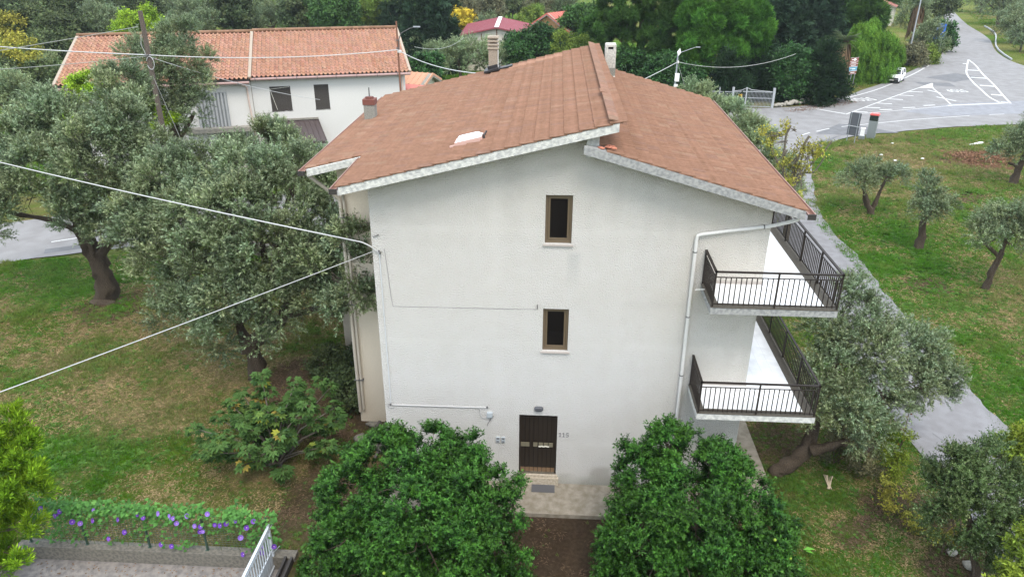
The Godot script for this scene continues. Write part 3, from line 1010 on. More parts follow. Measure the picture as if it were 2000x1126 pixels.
func build_balcony(house: Node3D, y: float, clean: bool, zend: float) -> void:
	var bal := Node3D.new()
	bal.name = "balcony" if clean else "balcony_001"
	house.add_child(bal, true)
	var xo := 7.02
	var zf := 1.40
	var poly := P2([[3.95, 0.004], [3.95, zf], [xo, zf], [xo, zend], [5.524, zend], [5.524, 0.004]])
	var m := MB.new()
	m.prism(poly, func(_p): return y - 0.012, 0.18)
	obj("slab", m.mesh(mats.fascia_light if clean else mats.fascia_dark), bal)
	# dark stained kerb round the edge
	m = MB.new()
	m.box2(V(3.95, y - 0.01, zf - 0.22), V(xo, y + 0.012, zf + 0.012))
	m.box2(V(3.94, y - 0.008, 0.006), V(4.16, y + 0.010, zf - 0.222))
	m.box2(V(xo - 0.26, y - 0.008, zend), V(xo + 0.012, y + 0.011, zf - 0.222))
	obj("kerb", m.mesh(mats.kerb_stain), bal)
	# glazed floor tiles
	m = MB.new()
	m.box2(V(4.162, y - 0.01, 0.006), V(xo - 0.262, y + 0.002, zf - 0.224))
	m.box2(V(5.53, y - 0.01, zend), V(xo - 0.262, y + 0.0022, 0.004))
	obj("grout_bed", m.mesh(mats.grout), bal)
	var k := 0
	var tz := 0.300
	var z := zf - 0.226
	while z > -6.0:
		var x := xo - 0.264
		while x > 4.18:
			var w := 0.296
			if x - w < 4.163:
				w = x - 4.163
			if z <= 0.16 and x - w < 5.535:
				w = x - 5.535
			var dz := 0.296
			if z > 0.0 and z - dz < 0.01 and x < 5.6:
				dz = z - 0.01
			if w > 0.05 and dz > 0.05:
				var t := MB.new()
				t.box2(V(x - w, y - 0.004, z - dz), V(x, y + 0.0065, z))
				part("floor_tile", t.mesh(mats.white_tile), bal, k)
				k += 1
			x -= 0.300
		z -= tz
	m = MB.new()
	m.box2(V(5.535, y - 0.004, zend), V(xo - 0.264, y + 0.006, z))
	obj("far_floor", m.mesh(mats.white_tile), bal)
	m = MB.new()
	m.box2(V(5.5235, y, zend), V(5.535, y + 0.09, 0.01))
	m.box2(V(3.97, y, 0.002), V(5.52, y + 0.09, 0.014))
	obj("skirting", m.mesh(mats.sill_stone), bal)
	railing(bal, [V(3.985, 0, 0.03), V(3.985, 0, 1.375), V(6.985, 0, 1.375), V(6.985, 0, zend + 0.05)], y, [0, 0, 0])
	# a short spout through the wall side
	m = MB.new()
	m.tube([V(3.97, y + 0.02, 0.42), V(3.82, y + 0.0, 0.40), V(3.74, y - 0.02, 0.38)], [0.014, 0.014, 0.014], 6)
	if not clean:
		obj("spout", m.mesh(mats.pvc), bal)

func tube_part(called: String, pts: Array, r: float, m: Material, parent: Node, sides := 8) -> MeshInstance3D:
	var mb := MB.new()
	var rad := []
	for p in pts:
		rad.append(r)
	mb.tube(pts, rad, sides)
	return obj(called, mb.mesh(m), parent)

func build_house() -> void:
	var house := thing("house", "tall three-storey white rendered house with terracotta roof, two small windows and corner balconies", "house")
	var W: Material = mats.render_white
	var B: Material = mats.render_beige
	var w1 := [-0.175, 0.515, 7.82, 9.14]
	var w2 := [-0.175, 0.525, 4.62, 5.93]
	var dr := [-0.80, 0.32, 0.34, 2.46]
	var top := func(x): return (yl(x) - 0.2) if x < 1.0 else (yr(x) - 0.2)
	var m := MB.new()
	wall_grid(m, -4.73, 5.52, -0.3, top, 0.0, [w1, w2, dr], facade_tone, 0.15)
	reveal(m, w1, 0.0, 0.14)
	reveal(m, w2, 0.0, 0.14)
	reveal(m, dr, 0.0, 0.22)
	obj("wall", m.mesh(W), house)
	# the other outer walls, 0.3 thick, and what is dark inside
	m = MB.new()
	m.box2(V(-4.73, -0.3, -3.2), V(-4.43, 9.25, -0.004))
	m.box2(V(-6.40, -0.3, -3.3), V(-4.43, 8.95, -3.0))
	m.box2(V(-6.40, -0.3, -13.0), V(-6.1, 8.95, -3.3))
	m.box2(V(-6.10, -0.3, -13.0), V(5.52, 8.9, -12.7))
	obj("wall", m.mesh(B), house)
	m = MB.new()
	m.box2(V(5.22, -0.3, -12.7), V(5.52, 9.0, -0.004))
	obj("wall", m.mesh(W), house)
	m = MB.new()
	for y in [0.2, 3.4, 6.5]:
		m.box2(V(-6.1, y, -12.7), V(5.22, y + 0.15, -3.3))
		m.box2(V(-4.43, y, -3.3), V(5.22, y + 0.15, -0.23))
	m.box2(V(-4.43, 0.35, -3.2), V(5.22, 9.3, -3.1))
	obj("floor", m.mesh(mats.dark_room), house)
	# gable of the back, above the eaves
	m = MB.new()
	var gp := PackedVector2Array([Vector2(-6.4, 8.9), Vector2(5.52, 8.9), Vector2(1.0, 10.5), Vector2(0.9, 10.8)])
	for k in [[0, 1, 2], [0, 2, 3]]:
		m.tri(V(gp[k[2]].x, gp[k[2]].y, -12.99), V(gp[k[1]].x, gp[k[1]].y, -12.99), V(gp[k[0]].x, gp[k[0]].y, -12.99))
	obj("wall", m.mesh(B), house)
	window_unit(house, w1, -0.075)
	window_unit(house, w2, -0.075)
	# low annexe with a louvred opening on the west side
	m = MB.new()
	m.box2(V(-7.95, -0.3, -12.6), V(-6.405, 5.1, -7.0))
	obj("annexe", m.mesh(B), house)
	var lv := Node3D.new()
	lv.name = "louvre_shutter"
	house.add_child(lv, true)
	for i in 13:
		var s := MB.new()
		s.obox(V(-7.35, 3.35 + i * 0.115, -6.96), V(0.42, 0, 0), V(0, 0.045, -0.02), V(0, 0.006, 0.014))
		part("slat", s.mesh(mats.pvc), lv, i)
	m = MB.new()
	m.box2(V(-6.65, 1.35, -7.0), V(-6.5, 1.55, -6.94))
	obj("vent", m.mesh(mats.gutter_end), house)
	# entrance
	var d := Node3D.new()
	d.name = "door"
	house.add_child(d, true)
	m = MB.new()
	m.box2(V(-0.80, 0.34, -0.20), V(0.32, 2.46, -0.14))
	obj("leaf", m.mesh(mats.door_wood), d)
	for i in 8:
		m = MB.new()
		var x0 := -0.79 + i * 0.1375
		m.box2(V(x0 + 0.006, 0.50, -0.14), V(x0 + 0.1315, 2.45, -0.118 + 0.006 * (i % 2)))
		part("board", m.mesh(mats.door_wood), d, i)
	m = MB.new()
	m.box2(V(-0.79, 0.345, -0.14), V(0.31, 0.485, -0.108))
	obj("kick_plate", m.mesh(mats.door_kick), d)
	m = MB.new()
	for q in [-0.80, 0.27]:
		m.box2(V(q, 0.342, -0.10), V(q + 0.05, 2.455, -0.05))
	m.box2(V(-0.75, 2.405, -0.10), V(0.27, 2.455, -0.052))
	obj("frame", m.mesh(mats.door_wood), d)
	for i in 7:
		tube_part("bar", [V(-0.615 + i * 0.128, 0.36, -0.085), V(-0.615 + i * 0.128, 2.41, -0.085)], 0.008, mats.rail_brown, d, 6)
	for i in 6:
		m = MB.new()
		var px: float = [-0.745, -0.615, -0.375, -0.215, -0.065, 0.08][i]
		m.box2(V(px, 1.30, -0.078), V(px + 0.125, 1.44, -0.056))
		obj("plate", m.mesh(mats.plate), d)
	for i in 5:
		m = MB.new()
		m.obox(V(-0.185 + i * 0.062, 1.315 + 0.012 * (i % 2), -0.046), V(0.034, 0.006 * (i % 3 - 1), 0), V(0, 0.016, 0), V(0, 0, 0.006))
		obj("folded_leaflet", m.mesh(mats.paper), d)
	m = MB.new()
	m.box2(V(-0.84, 0.26, -0.22), V(0.36, 0.34, 0.07))
	m.box2(V(-0.88, 0.0, 0.004), V(0.40, 0.255, 0.10))
	obj("threshold", m.mesh(mats.threshold), d)
	# lamp over the door
	m = MB.new()
	var pts := []
	for i in 9:
		var a := PI / 2 - PI * i / 8.0
		pts.append(V(0.055 + 0.075 * cos(a), 0.075 * sin(a), 0))
	for i in 9:
		var a := -PI / 2 - PI * i / 8.0
		pts.append(V(-0.055 + 0.075 * cos(a), 0.075 * sin(a), 0))
	var o := V(-0.235, 2.70, 0.002)
	for i in pts.size():
		var p: Vector3 = pts[i]
		var q: Vector3 = pts[(i + 1) % pts.size()]
		m.quad(o + q, o + p, o + p + V(0, 0, 0.05), o + q + V(0, 0, 0.05))
		m.quad(o + q + V(0, 0, 0.05), o + p + V(0, 0, 0.05), o + p * 0.7 + V(0, 0, 0.085), o + q * 0.7 + V(0, 0, 0.085))
		m.tri(o + q * 0.7 + V(0, 0, 0.085), o + p * 0.7 + V(0, 0, 0.085), o + V(0, 0, 0.09))
	obj("bulkhead_lamp", m.mesh(mats.lamp_dark), house)
	m = MB.new()
	m.bar(V(-0.36, 2.70, 0.092), V(-0.11, 2.70, 0.092), 0.012, 0.014, V(0, 0, 1))
	m.bar(V(-0.235, 2.64, 0.092), V(-0.235, 2.76, 0.092), 0.012, 0.014, V(0, 0, 1))
	obj("lamp_guard", m.mesh(mats.ink), house)
	# house number
	var tm := TextMesh.new()
	tm.text = "115"
	var sf := SystemFont.new()
	sf.font_names = PackedStringArray(["Droid Serif"])
	tm.font = sf
	tm.font_size = 32
	tm.pixel_size = 0.0060
	tm.depth = 0.008
	tm.material = mats.ink
	obj("house_number", tm, house).position = V(0.515, 1.80, 0.006)
	# meters, junction box, cables on the wall
	for x in [-1.425, -1.265]:
		m = MB.new()
		m.box2(V(x - 0.055, 1.475, 0.001), V(x + 0.055, 1.655, 0.045))
		var mt := obj("meter_cover", m.mesh(mats.grey_box), house)
		m = MB.new()
		m.box2(V(x - 0.035, 1.585, 0.045), V(x + 0.035, 1.635, 0.049))
		obj("label_plate", m.mesh(mats.ink), mt)
		m = MB.new()
		m.box2(V(x - 0.035, 1.49, 0.045), V(x + 0.035, 1.525, 0.049))
		obj("label_plate", m.mesh(mats.ink), mt)
	m = MB.new()
	m.box2(V(-1.735, 2.36, 0.001), V(-1.575, 2.53, 0.08))
	m.box2(V(-1.72, 2.375, 0.08), V(-1.59, 2.515, 0.088))
	obj("junction_box", m.mesh(mats.grey_box), house)
	tube_part("cable", [V(-1.55, 2.40, 0.03), V(-1.62, 2.33, 0.03), V(-1.66, 2.22, 0.01), V(-1.72, 2.10, 0.008), V(-1.74, 2.02, 0.008)], 0.008, mats.ink, house, 5)
	tube_part("cable", [V(-4.60, 7.52, 0.05), V(-4.545, 7.42, 0.02), V(-4.545, 6.4, 0.018), V(-4.55, 5.0, 0.018), V(-4.545, 3.6, 0.018), V(-4.555, 2.72, 0.018)], 0.017, mat("cable_wall", L(0.50, 0.52, 0.54), 0.6), house)
	tube_part("cable", [V(-4.55, 2.66, 0.02), V(-4.35, 2.655, 0.018), V(-3.4, 2.66, 0.018), V(-2.4, 2.665, 0.018), V(-1.75, 2.675, 0.018)], 0.018, mats.cable_white, house)
	tube_part("cable", [V(-2.0, 2.66, 0.02), V(-1.94, 2.62, 0.03), V(-1.935, 2.45, 0.03), V(-1.89, 2.34, 0.03), V(-1.81, 2.31, 0.03), V(-1.745, 2.38, 0.03)], 0.013, mats.cable_white, house, 6)
	tube_part("cable", [V(-4.62, 2.70, 0.02), V(-4.64, 2.60, 0.02), V(-4.58, 2.55, 0.02), V(-4.48, 2.58, 0.02), V(-4.44, 2.66, 0.02)], 0.013, mats.cable_white, house, 6)
	tube_part("cable", [V(-4.405, 7.57, 0.006), V(-4.36, 6.9, 0.006), V(-4.32, 6.2, 0.006), V(-4.285, 5.87, 0.006), V(-3.9, 5.87, 0.006), V(-2.4, 5.885, 0.006), V(-1.2, 5.89, 0.006), V(-0.36, 5.905, 0.006)], 0.006, mats.cable_grey, house, 5)
	m = MB.new()
	m.box2(V(-0.345, 5.92, 0.0), V(-0.322, 6.05, 0.03))
	obj("cable_bracket", m.mesh(mats.clip), house)
	for q in [[V(-4.56, 7.50, 0.0), V(-4.50, 7.47, 0.10)], [V(-4.56, 2.68, 0.0), V(-4.56, 2.68, 0.05)], [V(-1.73, 2.69, 0.0), V(-1.73, 2.69, 0.045)]]:
		tube_part("cable_bracket", q, 0.03, mats.clip, house, 6)
	m = MB.new()
	m.tube([V(-4.69, 7.90, 0.0), V(-4.62, 7.93, 0.05), V(-4.52, 7.97, 0.03)], [0.010, 0.012, 0.016], 5)
	obj("wall_hook", m.mesh(mats.clip), house)
	# downpipes
	var dp := Node3D.new()
	dp.name = "downpipe"
	house.add_child(dp, true)
	tube_part("pipe", [V(6.10, 8.92, 0.45), V(6.00, 8.76, 0.40), V(5.56, 8.50, 0.10), V(5.44, 8.46, 0.07), V(4.5, 8.32, 0.07), V(3.80, 8.205, 0.07), V(3.715, 8.17, 0.07), V(3.69, 8.06, 0.07), V(3.70, 6, 0.07), V(3.715, 3, 0.07), V(3.72, 0.02, 0.07)], 0.048, mats.pvc, dp, 10)
	for q in [V(3.69, 7.72, 0.07), V(3.695, 5.85, 0.07), V(3.71, 4.02, 0.07), V(3.715, 2.45, 0.07)]:
		m = MB.new()
		m.tube([q - V(0, 0.014, 0), q + V(0, 0.014, 0)], [0.055, 0.055], 10)
		obj("clip", m.mesh(mats.clip), dp)
	m = MB.new()
	m.tube([V(5.32, 8.445, 0.07), V(5.345, 8.449, 0.07)], [0.056, 0.056], 10)
	obj("clip", m.mesh(mats.clip), dp)
	dp = Node3D.new()
	dp.name = "downpipe_001"
	house.add_child(dp, true)
	tube_part("pipe", [V(-7.10, 8.84, -2.4), V(-7.0, 8.72, -2.45), V(-6.55, 8.15, -2.8), V(-6.40, 7.95, -2.92), V(-6.36, 7.8, -2.93), V(-6.36, 5, -2.93), V(-6.37, 2.5, -2.93), V(-6.37, 0.32, -2.93)], 0.055, mats.pvc_beige, dp, 10)
	tube_part("pipe", [V(-5.36, 9.30, 0.05), V(-5.38, 9.15, -0.05), V(-5.95, 8.4, -2.2), V(-6.24, 8.12, -2.88), V(-6.24, 7.8, -2.93), V(-6.24, 5, -2.93), V(-6.25, 0.4, -2.93)], 0.045, mats.pvc_beige, dp, 8)
	for q in [V(-6.30, 7.35, -2.93), V(-6.30, 4.4, -2.93), V(-6.31, 1.6, -2.93)]:
		m = MB.new()
		m.box(q, V(0.30, 0.03, 0.13))
		obj("clip", m.mesh(mats.clip), dp)
	build_balcony(house, 6.81, false, -12.4)
	build_balcony(house, 3.69, true, -12.4)
	build_roof(house)
	build_chimneys(house)
	# pavement round the house
	m = MB.new()
	m.prism(P2([[-4.9, 1.36], [5.2, 1.33], [6.05, 0.95], [6.58, 0.36], [6.76, 0.05], [6.83, -0.6], [6.80, -12.9], [5.52, -12.9], [5.52, 0.0], [-4.9, 0.0]]), func(_p): return 0.0, 0.45)
	struct(obj("pavement", m.mesh(mats.concrete)))
	# black moss line where wall meets pavement
	var gr := thing("floor_grate", "small black square-mesh grate set in the pavement below the house door", "grate", V(-0.05, 0.004, 0.215))
	for i in 12:
		m = MB.new()
		m.box2(V(-0.33 + i * 0.06 - 0.012, 0, -0.215), V(-0.33 + i * 0.06 + 0.012, 0.014, 0.215))
		part("bar", m.mesh(mats.ink), gr, i)
	for i in 9:
		m = MB.new()
		m.box2(V(-0.345, 0.001, -0.205 + i * 0.051 - 0.01), V(0.345, 0.012, -0.205 + i * 0.051 + 0.01))
		part("cross_bar", m.mesh(mats.ink), gr, i)
	m = MB.new()
	m.box2(V(-0.35, -0.002, -0.22), V(0.35, 0.0005, 0.22))
	obj("tray", m.mesh(mats.clip), gr)

# ---------------------------------------------------------------- plants
var sprigs := {}

func rdir() -> Vector3:
	while true:
		var p := V(rnd.randf_range(-1, 1), rnd.randf_range(-1, 1), rnd.randf_range(-1, 1))
		if p.length_squared() < 1.0 and p.length_squared() > 0.01:
			return p.normalized()
	return Vector3.UP

func jit(c: Color, t: float) -> Color:
	var k := 1.0 + rnd.randf_range(-t, t)
	return Color(c.r * k * rnd.randf_range(0.95, 1.05), c.g * k, c.b * k * rnd.randf_range(0.92, 1.08))

# kinds: leaf count, twig length, leaf length, width, colours, droop
func sprig(kind: String) -> Mesh:
	if sprigs.has(kind):
		return sprigs[kind]
	var mb := MB.new()
	var m: Material = mats.leaf
	match kind:
		"olive", "olive_light":
			mb.tube([V(0, 0, 0), V(0.03, 0.26, 0), V(0, 0.54, 0.02)], [0.005, 0.004, 0.002], 3, Color(0.16, 0.15, 0.11), false)
			for i in 26:
				var t := rnd.randf_range(0.02, 0.52)
				var a := i * 2.4 + rnd.randf()
				var d := V(cos(a), rnd.randf_range(0.6, 2.0), sin(a)).normalized()
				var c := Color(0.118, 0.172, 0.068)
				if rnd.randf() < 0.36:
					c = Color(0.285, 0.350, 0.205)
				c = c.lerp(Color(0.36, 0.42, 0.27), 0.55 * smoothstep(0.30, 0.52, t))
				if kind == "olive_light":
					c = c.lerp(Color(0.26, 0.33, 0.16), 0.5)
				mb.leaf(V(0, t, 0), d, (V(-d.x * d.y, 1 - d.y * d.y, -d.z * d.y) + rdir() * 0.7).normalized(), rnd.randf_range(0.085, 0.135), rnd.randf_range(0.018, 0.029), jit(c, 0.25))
		"dark_olive":
			for i in 26:
				var t := rnd.randf_range(0.0, 0.34)
				var a := i * 2.4 + rnd.randf()
				var d := V(cos(a), rnd.randf_range(0.2, 1.3), sin(a)).normalized()
				var c := Color(0.062, 0.100, 0.032) if rnd.randf() < 0.8 else Color(0.16, 0.20, 0.095)
				mb.leaf(V(0, t, 0), d, (Vector3.UP + rdir() * 0.8).normalized(), rnd.randf_range(0.05, 0.085), rnd.randf_range(0.02, 0.032), jit(c, 0.25))
		"citrus":
			m = mats.leaf_gloss
			for i in 20:
				var t := rnd.randf_range(0.0, 0.26)
				var a := i * 2.4 + rnd.randf()
				var d := V(cos(a), rnd.randf_range(0.0, 1.0), sin(a)).normalized()
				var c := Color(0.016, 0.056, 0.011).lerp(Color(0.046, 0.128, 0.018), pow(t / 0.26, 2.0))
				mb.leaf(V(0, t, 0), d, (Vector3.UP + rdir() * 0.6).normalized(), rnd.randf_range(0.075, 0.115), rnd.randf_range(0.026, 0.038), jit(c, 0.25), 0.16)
		"darkshrub", "broad", "oak":
			m = mats.leaf_gloss if kind == "darkshrub" else mats.leaf
			for i in 24:
				var t := rnd.randf_range(0.0, 0.5)
				var a := i * 2.4 + rnd.randf()
				var d := V(cos(a), rnd.randf_range(-0.2, 1.2), sin(a)).normalized()
				var c := Color(0.036, 0.090, 0.026)
				if kind == "broad":
					c = Color(0.054, 0.118, 0.030)
				elif kind == "oak":
					c = Color(0.066, 0.090, 0.038)
				mb.leaf(V(0, t, 0) + d * 0.08, d, (Vector3.UP + rdir() * 0.7).normalized(), rnd.randf_range(0.13, 0.22), rnd.randf_range(0.07, 0.11), jit(c, 0.3), 0.12)
		"lime", "lime_dull", "yellow", "gold", "dry", "autumn":
			m = mats.leaf_matt
			var c0: Color = {"lime": Color(0.225, 0.345, 0.030), "lime_dull": Color(0.130, 0.190, 0.038), "yellow": Color(0.150, 0.205, 0.030), "gold": Color(0.42, 0.32, 0.035), "dry": Color(0.150, 0.150, 0.085), "autumn": Color(0.30, 0.29, 0.055)}[kind]
			for i in (11 if kind == "autumn" else 24):
				var t := rnd.randf_range(0.0, 0.42)
				var a := i * 2.4 + rnd.randf()
				var d := V(cos(a), rnd.randf_range(-0.3, 1.2), sin(a)).normalized()
				mb.leaf(V(0, t, 0) + d * 0.03, d, (Vector3.UP + rdir() * 0.7).normalized(), rnd.randf_range(0.09, 0.16), rnd.randf_range(0.03, 0.06), jit(c0, 0.35), 0.12)
		"thuja":
			m = mats.leaf_matt
			for i in 26:
				var a := rnd.randf() * TAU
				var t := rnd.randf_range(0.0, 0.25)
				var d := V(cos(a) * 0.55, rnd.randf_range(0.5, 1.0), sin(a) * 0.55).normalized()
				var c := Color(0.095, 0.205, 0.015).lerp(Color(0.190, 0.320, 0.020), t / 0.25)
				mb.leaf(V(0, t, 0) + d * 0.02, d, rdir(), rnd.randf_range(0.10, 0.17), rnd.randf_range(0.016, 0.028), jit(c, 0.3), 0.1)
		"pine", "pine_bright":
			m = mats.leaf_matt
			var c0 := Color(0.055, 0.118, 0.028) if kind == "pine" else Color(0.066, 0.170, 0.026)
			for i in 34:
				var d := (rdir() + Vector3.UP * 0.75).normalized()
				mb.leaf(V(0, rnd.randf_range(0, 0.22), 0), d, rdir(), rnd.randf_range(0.22, 0.36), rnd.randf_range(0.022, 0.036), jit(c0, 0.35), 0.0)
		"conifer", "darkconifer":
			m = mats.leaf_matt
			for i in 26:
				var t := rnd.randf_range(0.0, 0.6)
				var sd := 1.0 if i % 2 else -1.0
				var d := V(sd * 0.8, 0.55, rnd.randf_range(-0.35, 0.25)).normalized()
				var c := Color(0.030, 0.058, 0.032) if kind == "conifer" else Color(0.024, 0.048, 0.022)
				mb.leaf(V(0, t, -0.10 * t), d, (Vector3.BACK + rdir() * 0.5).normalized(), rnd.randf_range(0.14, 0.26), rnd.randf_range(0.04, 0.065), jit(c, 0.35), 0.0)
		"pepper":
			m = mats.leaf_matt
			for i in 40:
				var t := rnd.randf_range(0.0, 0.9)
				var a := i * 2.4
				var d := V(cos(a) * 0.7, -1.0 + 0.3 * rnd.randf(), sin(a) * 0.7).normalized()
				var c := Color(0.090, 0.195, 0.030).lerp(Color(0.155, 0.290, 0.038), rnd.randf() * (1.0 - t))
				mb.leaf(V(0, -t, 0.12 * t * t), d, rdir(), rnd.randf_range(0.12, 0.22), rnd.randf_range(0.022, 0.04), jit(c, 0.3), 0.0)
	sprigs[kind] = mb.mesh(m)
	return sprigs[kind]

func at_dir(p: Vector3, d: Vector3, s: float, spin := -1.0) -> Transform3D:
	var a := spin if spin >= 0.0 else rnd.randf() * TAU
	var x := d.cross(V(0.21, 0.33, 0.92)).normalized()
	var z := x.cross(d)
	var xx := x * cos(a) + z * sin(a)
	return Transform3D(Basis(xx * s, d * s, xx.cross(d) * s), p)

# foliage through the volume of overlapping lobes, gathered in clumps with gaps between them
func crown(parent: Node, kind: String, lobes: Array, opt: Dictionary) -> void:
	var mesh := sprig(kind)
	var xf := []
	var cols := []
	var size: float = opt.get("size", 1.0)
	var dens: float = opt.get("dens", 12.0)
	var per: int = opt.get("per", 26)
	var up: float = opt.get("up", 0.25)
	var lo: float = opt.get("lo", -0.55)
	var cr: float = opt.get("cr", 0.36)
	var hang: bool = kind == "pepper"
	for b in lobes:
		var c := V(b[0], b[1], b[2])
		var r: float = b[3]
		var n := maxi(3, int(dens * pow(maxf(r / size, 0.3), 1.7)))
		var kk := opt.get("clump", 1.0) as float
		n = maxi(3, int(n * kk))
		for k in n:
			var d := rdir()
			if d.y < lo:
				d.y = -d.y
			var cc := c + d * r * rnd.randf_range(0.45, 0.95) * V(1, 0.92, 1)
			var rr := maxf(r * cr, 0.22 * size) * rnd.randf_range(0.7, 1.3)
			var tone := rnd.randf_range(0.72, 1.3)
			var hue := rnd.randf_range(-0.08, 0.08)
			for s in per:
				var e := (d * 0.85 + Vector3.UP * up * 0.6 + rdir()).normalized()
				var p := cc + e * rr * rnd.randf_range(0.1, 1.0)
				var g := (e + Vector3.UP * up + rdir() * 0.25).normalized()
				if hang:
					g = (Vector3.UP + rdir() * 0.25).normalized()
				xf.append(at_dir(p, g, size * rnd.randf_range(0.75, 1.25)))
				var t := tone * rnd.randf_range(0.75, 1.3)
				cols.append(Color(t * (1.0 + hue), t, t * (1.0 - hue)))
	mm("crown", mesh, xf, cols, parent)

func limbs(parent: Node, paths: Array, m: Material, ground: float) -> void:
	var mb := MB.new()
	for j in paths.size():
		var pts := []
		var rad := []
		var src: Array = paths[j].duplicate()
		if j == 0 and src[0][1] > ground - 0.1:
			src.insert(0, [src[0][0], ground - 0.15, src[0][2], src[0][3] * 1.25])
		var cv := Curve3D.new()
		for i in src.size():
			var p := V(src[i][0], src[i][1], src[i][2])
			var q0 := V(src[maxi(i - 1, 0)][0], src[maxi(i - 1, 0)][1], src[maxi(i - 1, 0)][2])
			var q1 := V(src[mini(i + 1, src.size() - 1)][0], src[mini(i + 1, src.size() - 1)][1], src[mini(i + 1, src.size() - 1)][2])
			var t := (q1 - q0) * 0.17
			cv.add_point(p, -t, t)
		for i in src.size() - 1:
			for k in 4:
				var p := cv.sample(i, k / 4.0)
				var r: float = lerpf(src[i][3], src[i + 1][3], k / 4.0)
				pts.append(p + rdir() * r * 0.12)
				rad.append(r * rnd.randf_range(0.9, 1.1))
		pts.append(V(src[-1][0], src[-1][1], src[-1][2]))
		rad.append(src[-1][3])
		var first := mb.v.size()
		mb.tube(pts, rad, 14)
		for i in range(first, mb.v.size()):
			var q: Vector3 = mb.v[i]
			var g := fn2.get_noise_3d(q.x * 60.0, q.y * 14.0, q.z * 60.0) + 0.5 * fn2.get_noise_3d(q.x * 150.0, q.y * 40.0, q.z * 150.0)
			mb.v[i] = q + mb.n[i] * g * rad[0] * 0.42
			var t := clampf(1.0 + 0.5 * g, 0.5, 1.4)
			mb.c[i] = Color(t, t, t)
	obj("trunk", mb.mesh(m), parent)

func twigs(parent: Node, lobes: Array, base: Vector3, m: Material, n: int) -> void: # thin bare branches through the crown
	var mb := MB.new()
	for b in lobes:
		var c := V(b[0], b[1], b[2])
		for k in n:
			var e: Vector3 = c + rdir() * b[3] * 0.9
			var s: Vector3 = c.lerp(base, 0.35) + rdir() * b[3] * 0.3
			var q: Vector3 = (s + e) / 2 + rdir() * b[3] * 0.22
			mb.tube([s, q, e], [0.022, 0.014, 0.005], 4, Color.WHITE, false)
	obj("branches", mb.mesh(m), parent)

